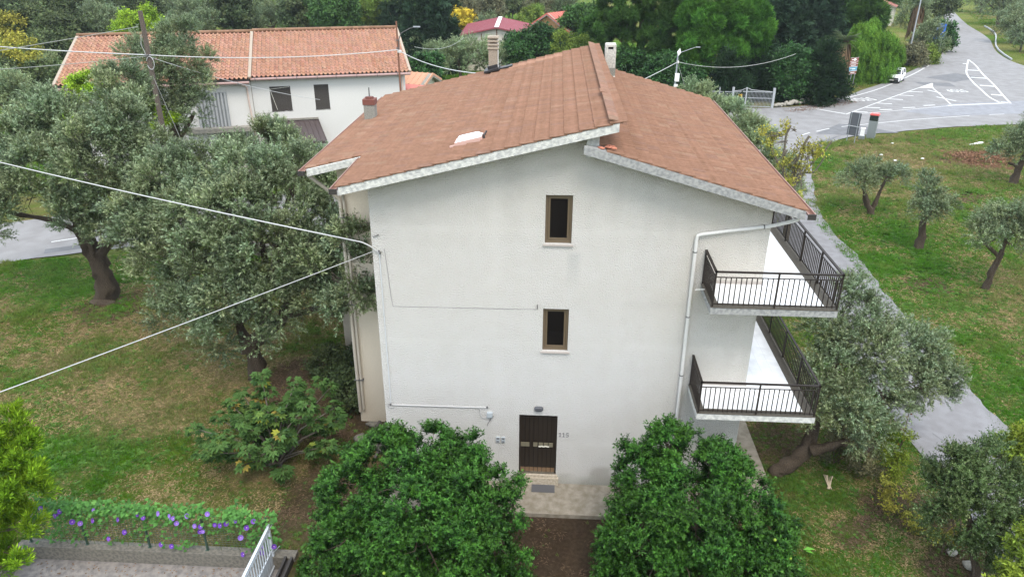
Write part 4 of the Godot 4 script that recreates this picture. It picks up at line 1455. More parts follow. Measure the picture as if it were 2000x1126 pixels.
const NEAR := {
	"olive_left":{"k":"olive","p":[[[-20.41,-0.19,-11.60,0.52],[-20.24,0.93,-11.60,0.35],[-20.31,1.94,-11.60,0.34],[-20.57,2.79,-11.60,0.30],[-20.74,3.99,-11.60,0.18],[-21.07,5.37,-11.60,0.11]],[[-20.31,1.94,-11.60,0.25],[-19.51,2.82,-11.60,0.20],[-18.48,3.80,-11.60,0.13],[-17.53,4.99,-11.60,0.09]],[[-20.57,2.79,-11.60,0.20],[-20.04,4.00,-11.60,0.16],[-19.14,5.86,-11.60,0.09]],[[-20.72,3.15,-11.60,0.16],[-21.97,3.72,-11.60,0.11],[-23.74,4.03,-11.60,0.07],[-25.51,4.35,-11.60,0.04]]],"b":[[-22.51,6.69,-11.60,1.30],[-21.12,7.56,-12.60,1.36],[-18.25,8.20,-12.10,1.15],[-17.44,7.94,-10.80,0.93],[-22.46,4.82,-10.40,1.07],[-20.35,6.09,-10.40,1.47],[-18.13,6.72,-10.20,1.48],[-17.26,6.79,-11.60,1.03],[-19.93,4.32,-10.40,1.12],[-17.91,4.91,-10.80,1.25],[-24.14,5.76,-11.60,1.54],[-24.80,4.24,-10.60,1.31],[-18.35,9.19,-13.10,0.74],[-22.33,7.65,-13.10,0.89],[-18.78,3.54,-10.40,0.74],[-16.94,5.68,-11.60,0.98]]},
	"olive_middle":{"k":"olive","p":[[[-10.91,-0.01,-5.40,0.31],[-10.91,0.66,-5.40,0.29],[-10.99,1.38,-5.40,0.27],[-10.34,1.92,-5.40,0.23],[-9.69,2.53,-5.40,0.19],[-8.97,3.79,-5.40,0.13],[-8.46,4.98,-5.40,0.07]],[[-10.99,1.38,-5.40,0.17],[-11.28,2.06,-5.40,0.15],[-11.58,3.71,-5.40,0.09],[-11.69,5.28,-5.40,0.07]],[[-11.25,0.98,-5.40,0.15],[-11.78,3.77,-5.90,0.09],[-12.88,4.20,-6.40,0.08],[-14.43,4.39,-6.90,0.06]],[[-9.69,2.53,-5.40,0.13],[-8.32,2.99,-5.40,0.09],[-6.94,3.85,-5.40,0.05],[-6.36,4.26,-5.40,0.04]],[[-10.34,1.92,-5.40,0.15],[-10.08,3.75,-5.40,0.11],[-9.96,5.89,-5.40,0.07]]],"b":[[-13.76,6.79,-6.90,1.07],[-12.18,7.21,-6.90,1.06],[-10.54,7.52,-6.60,0.93],[-10.46,6.54,-5.10,1.14],[-12.24,6.00,-5.70,1.10],[-9.43,6.39,-6.40,1.05],[-8.35,5.74,-5.90,0.89],[-13.79,5.41,-6.40,0.92],[-11.17,5.24,-4.60,1.07],[-9.58,5.28,-4.60,1.21],[-8.32,4.81,-4.90,1.02],[-7.19,5.14,-5.10,0.67],[-6.88,5.97,-5.90,0.46],[-11.28,3.50,-4.60,1.00],[-12.84,3.97,-5.40,0.73],[-9.73,3.65,-4.40,1.06],[-8.47,3.29,-4.80,0.79],[-10.64,2.41,-4.40,0.72],[-12.00,1.94,-4.80,0.63],[-6.81,3.54,-4.80,0.46],[-13.74,2.71,-5.20,0.59],[-7.39,4.11,-4.80,0.53],[-9.46,7.55,-7.20,0.73],[-14.77,5.31,-6.60,0.86],[-15.23,4.86,-6.20,0.63],[-13.40,4.72,-5.70,0.95],[-14.62,6.09,-7.20,0.86],[-14.21,4.13,-5.40,0.62],[-12.73,2.80,-5.10,0.81],[-15.46,5.72,-6.80,0.64],[-11.61,7.45,-7.40,0.81],[-7.79,3.91,-5.20,0.54],[-6.09,6.56,-3.00,0.38],[-5.89,5.75,-2.90,0.29],[-6.39,4.99,-3.00,0.42],[-6.10,4.32,-2.90,0.29],[-6.88,3.96,-3.20,0.43],[-5.78,4.83,-2.80,0.16]]},
	"olive_back":{"k":"olive","p":[[[-12.89,1.21,-13.50,0.22],[-12.67,1.99,-13.50,0.19],[-12.38,3.26,-13.50,0.14],[-11.72,4.74,-13.50,0.09]],[[-12.67,1.99,-13.50,0.14],[-11.45,3.04,-13.50,0.09],[-10.15,4.05,-13.50,0.07]]],"b":[[-12.63,6.60,-13.50,0.85],[-11.58,6.09,-12.90,1.07],[-10.76,5.62,-13.00,0.99],[-13.09,5.54,-13.10,0.90],[-9.90,5.38,-13.10,0.68],[-12.15,6.96,-13.90,0.59],[-11.29,4.71,-12.90,1.00],[-10.30,4.36,-13.30,0.69]]},
	"olive_pole":{"k":"olive","p":[[[-23.29,2.00,-25.50,0.25],[-22.97,3.61,-25.50,0.22],[-22.65,6.08,-25.50,0.15],[-22.55,8.15,-25.50,0.09]],[[-22.97,3.61,-25.50,0.16],[-21.51,5.49,-25.50,0.09]]],"b":[[-22.96,9.15,-25.50,1.12],[-21.94,9.38,-26.00,1.01],[-23.46,8.23,-24.90,1.12],[-21.79,8.25,-24.90,1.35],[-20.84,7.09,-25.00,1.07],[-22.35,6.72,-24.50,1.42],[-24.13,6.75,-25.00,0.90],[-21.19,5.78,-24.90,1.08],[-22.89,4.99,-24.90,1.34],[-24.67,8.99,-25.50,0.59],[-21.35,10.09,-26.00,0.59],[-20.36,8.46,-25.50,0.42]]},
	"olive_lane":{"k":"olive","p":[[[7.28,-0.01,-1.10,0.24],[7.69,0.25,-1.15,0.24],[8.01,0.66,-1.20,0.22],[8.21,1.22,-1.50,0.19],[8.27,1.85,-1.70,0.16],[8.63,2.54,-2.10,0.13],[8.94,3.47,-2.40,0.09]],[[8.13,0.82,-1.00,0.17],[8.54,1.15,-0.80,0.14],[8.92,1.37,-0.70,0.12],[9.34,1.17,-0.50,0.09],[9.78,1.54,-0.60,0.06]],[[8.27,1.85,-1.70,0.14],[9.78,1.83,-2.10,0.10],[11.10,2.07,-2.40,0.08],[12.25,2.40,-2.70,0.05]],[[8.41,2.10,-1.90,0.11],[9.26,4.16,-2.80,0.06]]],"b":[[8.72,4.14,-2.80,0.70],[9.68,4.32,-3.20,0.64],[8.56,3.27,-1.80,0.71],[9.75,3.32,-2.40,0.95],[11.05,3.39,-3.00,0.84],[8.66,2.53,-1.00,0.73],[7.93,3.14,-1.40,0.46],[10.44,2.23,-2.40,0.64],[11.99,3.05,-3.00,0.65],[12.72,2.32,-3.00,0.59],[11.44,2.65,-2.40,0.48],[8.93,1.91,-0.60,0.51],[9.83,1.85,-1.00,0.55],[9.28,5.10,-3.40,0.41],[10.89,1.89,-1.80,0.44],[12.25,1.89,-2.60,0.42],[8.01,2.45,-0.80,0.39]]},
	"field_olive_a":{"k":"olive","p":[[[19.28,-0.01,-26.00,0.19],[18.93,0.63,-26.00,0.15],[18.65,1.27,-26.00,0.12],[18.37,2.22,-26.00,0.09]],[[19.26,0.06,-26.00,0.16],[19.47,0.81,-26.00,0.12],[19.60,1.61,-26.00,0.09],[19.86,2.25,-26.00,0.06]]],"b":[[18.23,2.22,-26.00,0.79],[18.93,2.43,-26.40,0.67],[17.63,2.17,-25.80,0.55],[19.95,2.15,-25.80,0.73],[20.45,2.26,-26.00,0.55],[19.72,2.22,-26.40,0.49],[18.41,1.90,-25.50,0.54]]},
	"field_olive_b":{"k":"olive","p":[[[19.81,0.58,-20.50,0.22],[19.74,1.36,-20.50,0.16],[19.89,1.94,-20.50,0.11],[19.81,2.65,-20.50,0.08]]],"b":[[19.70,3.14,-20.70,0.46],[19.66,2.57,-20.30,0.64],[20.34,2.41,-20.40,0.59],[19.40,2.21,-20.10,0.48],[19.95,2.08,-20.10,0.59],[20.74,2.24,-20.50,0.38],[19.55,3.60,-20.80,0.24]]},
	"field_olive_c":{"k":"olive","p":[[[20.83,0.29,-15.50,0.15],[20.91,1.04,-15.50,0.12],[21.04,1.70,-15.50,0.12],[21.06,2.47,-15.50,0.07]],[[20.96,1.57,-15.50,0.10],[20.06,2.32,-15.50,0.05]]],"b":[[20.27,2.97,-15.80,0.71],[20.92,2.97,-15.50,0.80],[21.53,3.24,-15.50,0.80],[19.90,2.60,-15.10,0.56],[21.23,2.54,-15.00,0.66],[20.79,3.54,-16.00,0.43],[22.43,2.89,-15.50,0.94],[19.58,2.81,-15.50,0.33]]},
	"field_olive_d":{"k":"olive","p":[[[31.39,-0.08,-33.00,0.32],[31.46,0.75,-33.00,0.21],[31.59,1.57,-33.00,0.17],[31.77,2.35,-33.00,0.14]],[[31.46,1.11,-33.00,0.14],[30.72,1.35,-33.00,0.07]]],"b":[[30.28,2.32,-33.00,0.82],[30.91,3.03,-33.00,0.82],[29.64,2.07,-32.60,0.55],[30.84,2.14,-32.40,0.68],[32.00,2.70,-33.00,1.23],[32.02,3.73,-33.00,1.02]]},
	"orange_left":{"k":"citrus","p":[[[-3.12,-0.74,3.60,0.11],[-3.04,0.88,3.60,0.09],[-3.03,2.56,3.60,0.06]]],"b":[[-4.31,2.73,2.70,0.82],[-3.13,2.63,2.60,0.93],[-2.15,2.59,2.90,0.79],[-4.73,2.05,3.40,0.91],[-3.48,2.22,3.70,1.21],[-2.19,2.29,3.70,1.08],[-1.26,2.07,3.40,0.80],[-5.20,1.22,3.90,0.78],[-4.06,1.25,4.30,1.14],[-2.62,1.45,4.50,1.18],[-1.40,1.38,4.10,0.99],[-4.66,0.02,4.40,1.04],[-2.92,-0.00,4.60,1.28],[-1.28,0.03,4.20,0.91],[-3.92,3.22,2.50,0.34],[-2.78,3.34,2.50,0.26],[-1.77,3.26,2.70,0.23],[-5.62,0.04,3.80,0.59]]},
	"orange_right":{"k":"citrus","p":[[[4.27,-0.87,3.20,0.11],[4.07,0.92,3.20,0.09],[3.86,2.58,3.20,0.06]]],"b":[[3.05,3.18,2.40,0.65],[3.61,2.64,2.50,0.95],[4.38,2.84,2.40,0.68],[2.43,2.41,2.70,0.68],[5.05,2.38,2.60,0.58],[2.55,1.70,3.40,1.03],[3.62,2.11,3.60,1.20],[4.94,1.84,3.40,1.02],[2.00,1.09,3.50,0.68],[3.06,0.79,4.00,1.21],[4.60,0.79,3.90,1.21],[5.80,1.13,3.40,0.67],[5.96,0.21,3.60,0.81],[2.11,0.18,3.80,0.72],[2.89,3.71,2.30,0.23],[2.26,3.14,2.60,0.29]]},
	"cypress_hedge":{"k":"thuja","p":[[[-14.52,-0.85,4.20,0.12],[-13.64,1.85,4.20,0.08]]],"b":[[-13.47,3.39,3.70,0.46],[-12.98,3.18,4.00,0.43],[-12.81,2.55,4.20,0.28],[-13.07,2.71,4.40,0.60],[-13.35,1.67,4.70,0.66],[-12.88,1.86,4.70,0.35],[-13.41,0.95,5.00,0.63],[-13.74,3.45,4.20,0.75],[-13.74,2.30,4.70,0.75],[-13.44,3.87,3.50,0.26]]},
	"hedge_shrub":{"k":"dark_olive","p":[[[11.33,-0.10,2.90,0.11],[11.06,0.70,2.90,0.08],[10.59,2.03,2.90,0.05]],[[11.61,-0.16,2.90,0.09],[11.47,1.07,2.90,0.07],[11.24,2.40,2.90,0.04]]],"b":[[10.46,2.66,2.30,0.60],[10.87,2.93,2.10,0.57],[11.17,2.86,2.30,0.59],[10.15,2.16,2.70,0.62],[10.75,2.37,2.90,0.84],[11.58,2.40,2.70,0.72],[10.45,1.71,3.10,0.59],[11.15,1.68,3.20,0.76],[11.84,1.62,3.10,0.66],[10.15,2.48,2.10,0.34],[10.03,1.59,3.00,0.34],[11.79,0.83,3.50,0.51],[10.78,3.17,1.90,0.26],[11.49,3.12,1.90,0.24]]},
	"yellow_shrub_r":{"k":"yellow","p":[[[13.09,1.20,1.00,0.06],[12.89,1.89,1.00,0.04]]],"b":[[12.76,2.15,1.00,0.47],[13.14,2.42,1.00,0.55],[12.38,2.30,1.00,0.30],[12.97,1.62,1.50,0.41]]},
	"yellow_shrub_b":{"k":"yellow","p":[[[11.12,1.11,4.60,0.05],[10.89,1.91,4.60,0.04]]],"b":[[10.87,1.98,4.60,0.33],[11.15,2.39,4.60,0.42],[10.54,1.80,4.90,0.35]]},
	"roof_olive":{"k":"olive_light","p":[[[10.26,3.10,-23.00,0.20],[10.07,4.55,-23.00,0.14]],[[12.26,1.95,-23.00,0.17],[11.86,3.71,-23.00,0.11]]],"b":[[9.20,6.01,-26.00,0.65],[10.07,5.65,-25.00,0.82],[10.51,5.02,-24.00,1.03],[11.22,4.28,-23.00,1.13],[11.79,3.42,-22.00,1.11],[12.36,2.45,-21.00,0.99],[9.93,6.02,-26.00,0.59],[11.21,5.03,-24.00,0.74],[8.88,6.55,-27.00,0.54],[12.48,3.44,-22.00,0.67],[7.95,6.89,-27.00,0.54],[8.56,6.69,-27.00,0.48]]},
	"autumn_tree":{"k":"autumn","p":[[[11.85,3.03,-18.00,0.13],[11.71,4.34,-18.00,0.10],[11.79,5.37,-18.00,0.07],[12.13,6.50,-18.00,0.05]],[[11.85,3.03,-18.00,0.10],[11.19,4.85,-18.00,0.07],[11.07,6.36,-18.00,0.05],[11.21,6.98,-18.00,0.04]],[[11.79,3.82,-18.00,0.10],[12.29,4.87,-18.00,0.06],[12.88,5.64,-18.00,0.04],[13.25,6.27,-18.00,0.02]],[[11.76,3.56,-18.00,0.08],[11.96,4.61,-18.00,0.05],[12.67,4.75,-18.00,0.04],[13.07,5.52,-18.00,0.02]],[[11.70,4.08,-18.00,0.08],[10.74,5.35,-18.00,0.05],[10.39,6.10,-18.00,0.04]],[[11.71,4.34,-18.00,0.08],[11.93,5.12,-18.00,0.05],[12.04,5.88,-18.00,0.03]]],"b":[[11.11,6.85,-18.00,0.24],[10.65,5.98,-18.00,0.30],[11.44,5.82,-17.70,0.34],[10.77,5.43,-17.70,0.34],[12.22,6.01,-18.00,0.22],[12.47,5.57,-17.80,0.25],[11.83,4.40,-17.40,0.44],[11.34,4.94,-17.70,0.30],[10.21,6.47,-18.00,0.20],[12.84,5.89,-18.00,0.17],[12.16,5.08,-17.70,0.22],[11.68,4.20,-17.20,0.39]]},
	"lime_tree":{"k":"lime","p":[[[-26.48,3.84,-22.00,0.17],[-25.96,6.16,-22.00,0.11]]],"b":[[-25.91,7.28,-22.00,0.62],[-24.90,7.76,-21.70,0.55],[-26.12,6.40,-21.50,0.73],[-25.01,6.84,-21.50,0.67],[-25.52,5.78,-21.20,0.73]]},
	"feather_shrub":{"k":"lime_dull","p":[[[-24.33,4.33,-25.00,0.12],[-24.01,6.16,-25.00,0.09]]],"b":[[-24.06,7.05,-25.00,0.54],[-23.62,6.23,-24.70,0.60],[-24.04,5.22,-24.50,0.66],[-24.43,6.07,-24.70,0.48],[-23.20,5.53,-24.50,0.42]]},
	"foot_shrub":{"k":"lime","p":[[[-22.43,4.30,-24.00,0.09],[-22.28,5.06,-24.00,0.06]]],"b":[[-22.51,5.44,-24.00,0.36],[-21.91,5.13,-23.70,0.41],[-22.67,4.97,-23.70,0.36]]},
	"pine_a":{"k":"pine","p":[[[9.38,-0.32,-66.00,0.51],[9.22,1.87,-66.00,0.45],[9.01,4.54,-66.00,0.38],[8.94,7.65,-66.00,0.27],[8.86,10.65,-66.00,0.16]],[[9.22,1.87,-66.00,0.28],[10.31,4.02,-66.00,0.22],[11.53,5.61,-66.00,0.11]],[[9.13,2.94,-66.00,0.22],[6.96,5.04,-66.00,0.16],[5.53,6.07,-66.00,0.11]],[[9.48,1.33,-66.00,0.28],[10.82,2.53,-66.00,0.22],[11.50,2.97,-66.00,0.11]]],"b":[[5.47,7.10,-66.00,2.07],[7.27,8.39,-66.00,2.16],[9.04,9.66,-66.00,2.35],[11.30,8.17,-66.00,2.15],[12.46,6.45,-65.50,1.84],[10.55,6.46,-65.20,1.62],[6.12,4.83,-65.50,1.64],[4.44,6.06,-66.00,1.53],[8.61,5.99,-67.00,1.44],[11.54,4.40,-65.20,1.74],[13.48,4.62,-65.70,1.53],[9.85,4.93,-65.00,1.30],[4.24,4.27,-65.60,1.43],[7.97,11.09,-67.00,2.69],[12.25,10.15,-66.50,2.14],[11.14,2.82,-65.20,1.21]]},
	"stone_pine":{"k":"pine_bright","p":[[[15.01,-0.23,-63.00,0.49],[15.10,1.89,-63.00,0.43],[15.77,3.97,-63.00,0.37],[16.25,6.49,-63.00,0.26]],[[15.77,3.97,-63.00,0.27],[17.93,5.51,-63.00,0.21],[19.34,6.52,-63.00,0.10]],[[15.77,3.97,-63.00,0.27],[13.77,5.47,-63.00,0.16]]],"b":[[17.58,8.23,-63.00,2.28],[19.55,6.55,-62.80,2.08],[18.36,4.86,-62.20,2.19],[16.09,4.11,-62.00,2.09],[15.36,7.01,-62.70,2.08],[20.26,4.83,-62.60,1.36],[13.72,4.81,-62.20,1.68],[14.39,3.07,-62.00,1.48],[17.05,2.59,-62.00,1.27],[16.48,10.10,-63.80,2.17],[19.68,8.45,-63.40,1.56],[13.82,7.46,-63.00,1.77],[19.07,3.36,-62.20,1.37]]},
	"pepper_tree":{"k":"pepper","p":[[[37.09,-1.20,-74.50,0.43],[36.68,0.87,-74.50,0.36],[36.50,3.19,-74.50,0.24]]],"b":[[35.57,4.88,-74.50,1.78],[37.40,4.08,-74.30,1.90],[38.82,2.68,-74.20,1.55],[35.16,2.96,-73.90,2.14],[37.05,1.87,-73.70,2.14],[34.55,1.79,-74.00,1.68],[35.46,0.72,-73.50,1.68],[38.19,0.98,-73.90,1.44],[33.64,2.87,-74.50,1.20],[36.16,5.95,-75.10,1.19]]},
}

const NEAR_INFO := {
	"olive_left": ["olive_tree", "big silvery olive with a thick leaning trunk on the dry lawn beside the street", "tree", {"size": 1.25, "dens": 17.0, "per": 34, "cr": 0.33, "up": 0.5}],
	"olive_middle": ["olive_tree", "low spreading olive with drooping branches that touch the house wall beside the beige downpipe", "tree", {"size": 1.15, "dens": 17.0, "per": 32, "cr": 0.36, "up": 0.45}],
	"olive_back": ["olive_tree", "light green olive in front of the brown sheet-metal canopy of the neighbour house", "tree", {"size": 1.15, "dens": 17.0, "per": 32, "cr": 0.36, "up": 0.6}],
	"olive_pole": ["olive_tree", "tall narrow olive right of the wooden pole, hiding part of the tiled roof", "tree", {"size": 1.05, "dens": 15.0, "per": 28}],
	"olive_lane": ["olive_tree", "gnarled olive with a forked leaning trunk under the lower balcony, reaching over the lane", "tree", {"size": 0.8, "dens": 20.0, "per": 26}],
	"field_olive_a": ["olive_tree", "two-stemmed young olive in the field nearest the lane bend", "tree", {"size": 0.85, "dens": 14.0, "per": 24}],
	"field_olive_b": ["olive_tree", "small upright olive in the middle of the field right of the lane", "tree", {"size": 0.8, "dens": 16.0, "per": 24}],
	"field_olive_c": ["olive_tree", "wide olive on a slanting trunk at the right edge of the field", "tree", {"size": 0.85, "dens": 15.0, "per": 24}],
	"field_olive_d": ["olive_tree", "dark leaning olive beside the brown leaf heap in the field", "tree", {"size": 0.95, "dens": 14.0, "per": 24}],
	"orange_left": ["orange_tree", "rounded glossy green citrus tree in front of the house, left of the door", "tree", {"size": 0.85, "dens": 21.0, "per": 34, "up": 0.6, "lo": -0.8, "cr": 0.32}],
	"orange_right": ["orange_tree", "rounded glossy green citrus tree right of the house door, below the balconies", "tree", {"size": 0.85, "dens": 21.0, "per": 34, "up": 0.6, "lo": -0.8, "cr": 0.32}],
	"cypress_hedge": ["golden_cypress", "bright yellow-green feathery cypress at the left edge beside the courtyard", "shrub", {"size": 1.0, "dens": 20.0, "per": 30, "up": 0.7, "lo": -0.9}],
	"hedge_shrub": ["wild_olive_shrub", "dense dark grey-green wild shrub on the bank of the lane at the lower right", "shrub", {"size": 0.95, "dens": 20.0, "per": 26, "lo": -0.8}],
	"yellow_shrub_r": ["broom_shrub", "yellow-green shrub behind the dark wild shrub at the right edge", "shrub", {"size": 0.8, "dens": 18.0, "per": 24, "up": 0.6, "lo": -0.8}],
	"yellow_shrub_b": ["broom_shrub", "yellow-green shrub in the lower right corner in front of the dark wild shrub", "shrub", {"size": 0.8, "dens": 18.0, "per": 24, "up": 0.6, "lo": -0.8}],
	"roof_olive": ["olive_tree", "row-like pale olive growing along the right eave of the white house, beyond the balconies", "tree", {"size": 1.0, "dens": 17.0, "per": 28}],
	"autumn_tree": ["autumn_tree", "sparse tree with yellow leaves on bare branches beside the right eave of the white house", "tree", {"size": 0.85, "dens": 9.0, "per": 9, "lo": -0.9}],
	"lime_tree": ["lime_shrub", "bright yellow-green tree in front of the left end of the tiled roof", "tree", {"size": 1.0, "dens": 16.0, "per": 26, "up": 0.6}],
	"feather_shrub": ["feathery_shrub", "dull green feathery shrub left of the wooden pole foot", "shrub", {"size": 1.0, "dens": 16.0, "per": 22, "up": 0.9}],
	"foot_shrub": ["lime_shrub", "small bright green shrub right of the wooden pole foot", "shrub", {"size": 0.9, "dens": 14.0, "per": 22, "up": 0.6}],
	"pine_a": ["pine_tree", "tall dull green pine with dark forked trunk behind the tall pale chimney", "tree", {"size": 1.5, "dens": 13.0, "per": 36, "up": 0.7, "cr": 0.28}],
	"stone_pine": ["stone_pine", "bright green rounded stone pine behind the street lamp and the sagging cable", "tree", {"size": 1.5, "dens": 17.0, "per": 34, "up": 0.7, "cr": 0.3}],
	"pepper_tree": ["pepper_tree", "bright green weeping tree hanging over the white car", "tree", {"size": 1.3, "dens": 20.0, "per": 24}],
}

func build_near_trees() -> void:
	for k in NEAR:
		var t: Dictionary = NEAR[k]
		var info: Array = NEAR_INFO[k]
		var base := V(t.p[0][0][0], -0.12, t.p[0][0][2])
		var root := thing(info[0], info[1], info[2])
		rnd.seed = hash(k)
		limbs(root, t.p, mats.bark_pale if k == "autumn_tree" else mats.bark, -0.12)
		twigs(root, t.b, V(t.p[0][-1][0], t.p[0][-1][1], t.p[0][-1][2]), mats.bark_pale if k == "autumn_tree" else mats.bark, 7 if k == "autumn_tree" else 4)
		crown(root, t.k, t.b, info[3])
		if k.begins_with("orange_"):
			for i in (5 if k == "orange_left" else 3): # a few green fruits
				var b: Array = t.b[rnd.randi() % t.b.size()]
				var d := (V(rnd.randf_range(-1, 1), 0.4, 1.0)).normalized()
				var m := MB.new()
				m.blob(V(b[0], b[1], b[2]) + d * b[3] * 1.12, V(0.04, 0.04, 0.04), rnd, Color(0.20, 0.30, 0.04), 0.0)
				obj("fruit", m.mesh(mats.leaf_gloss), root)

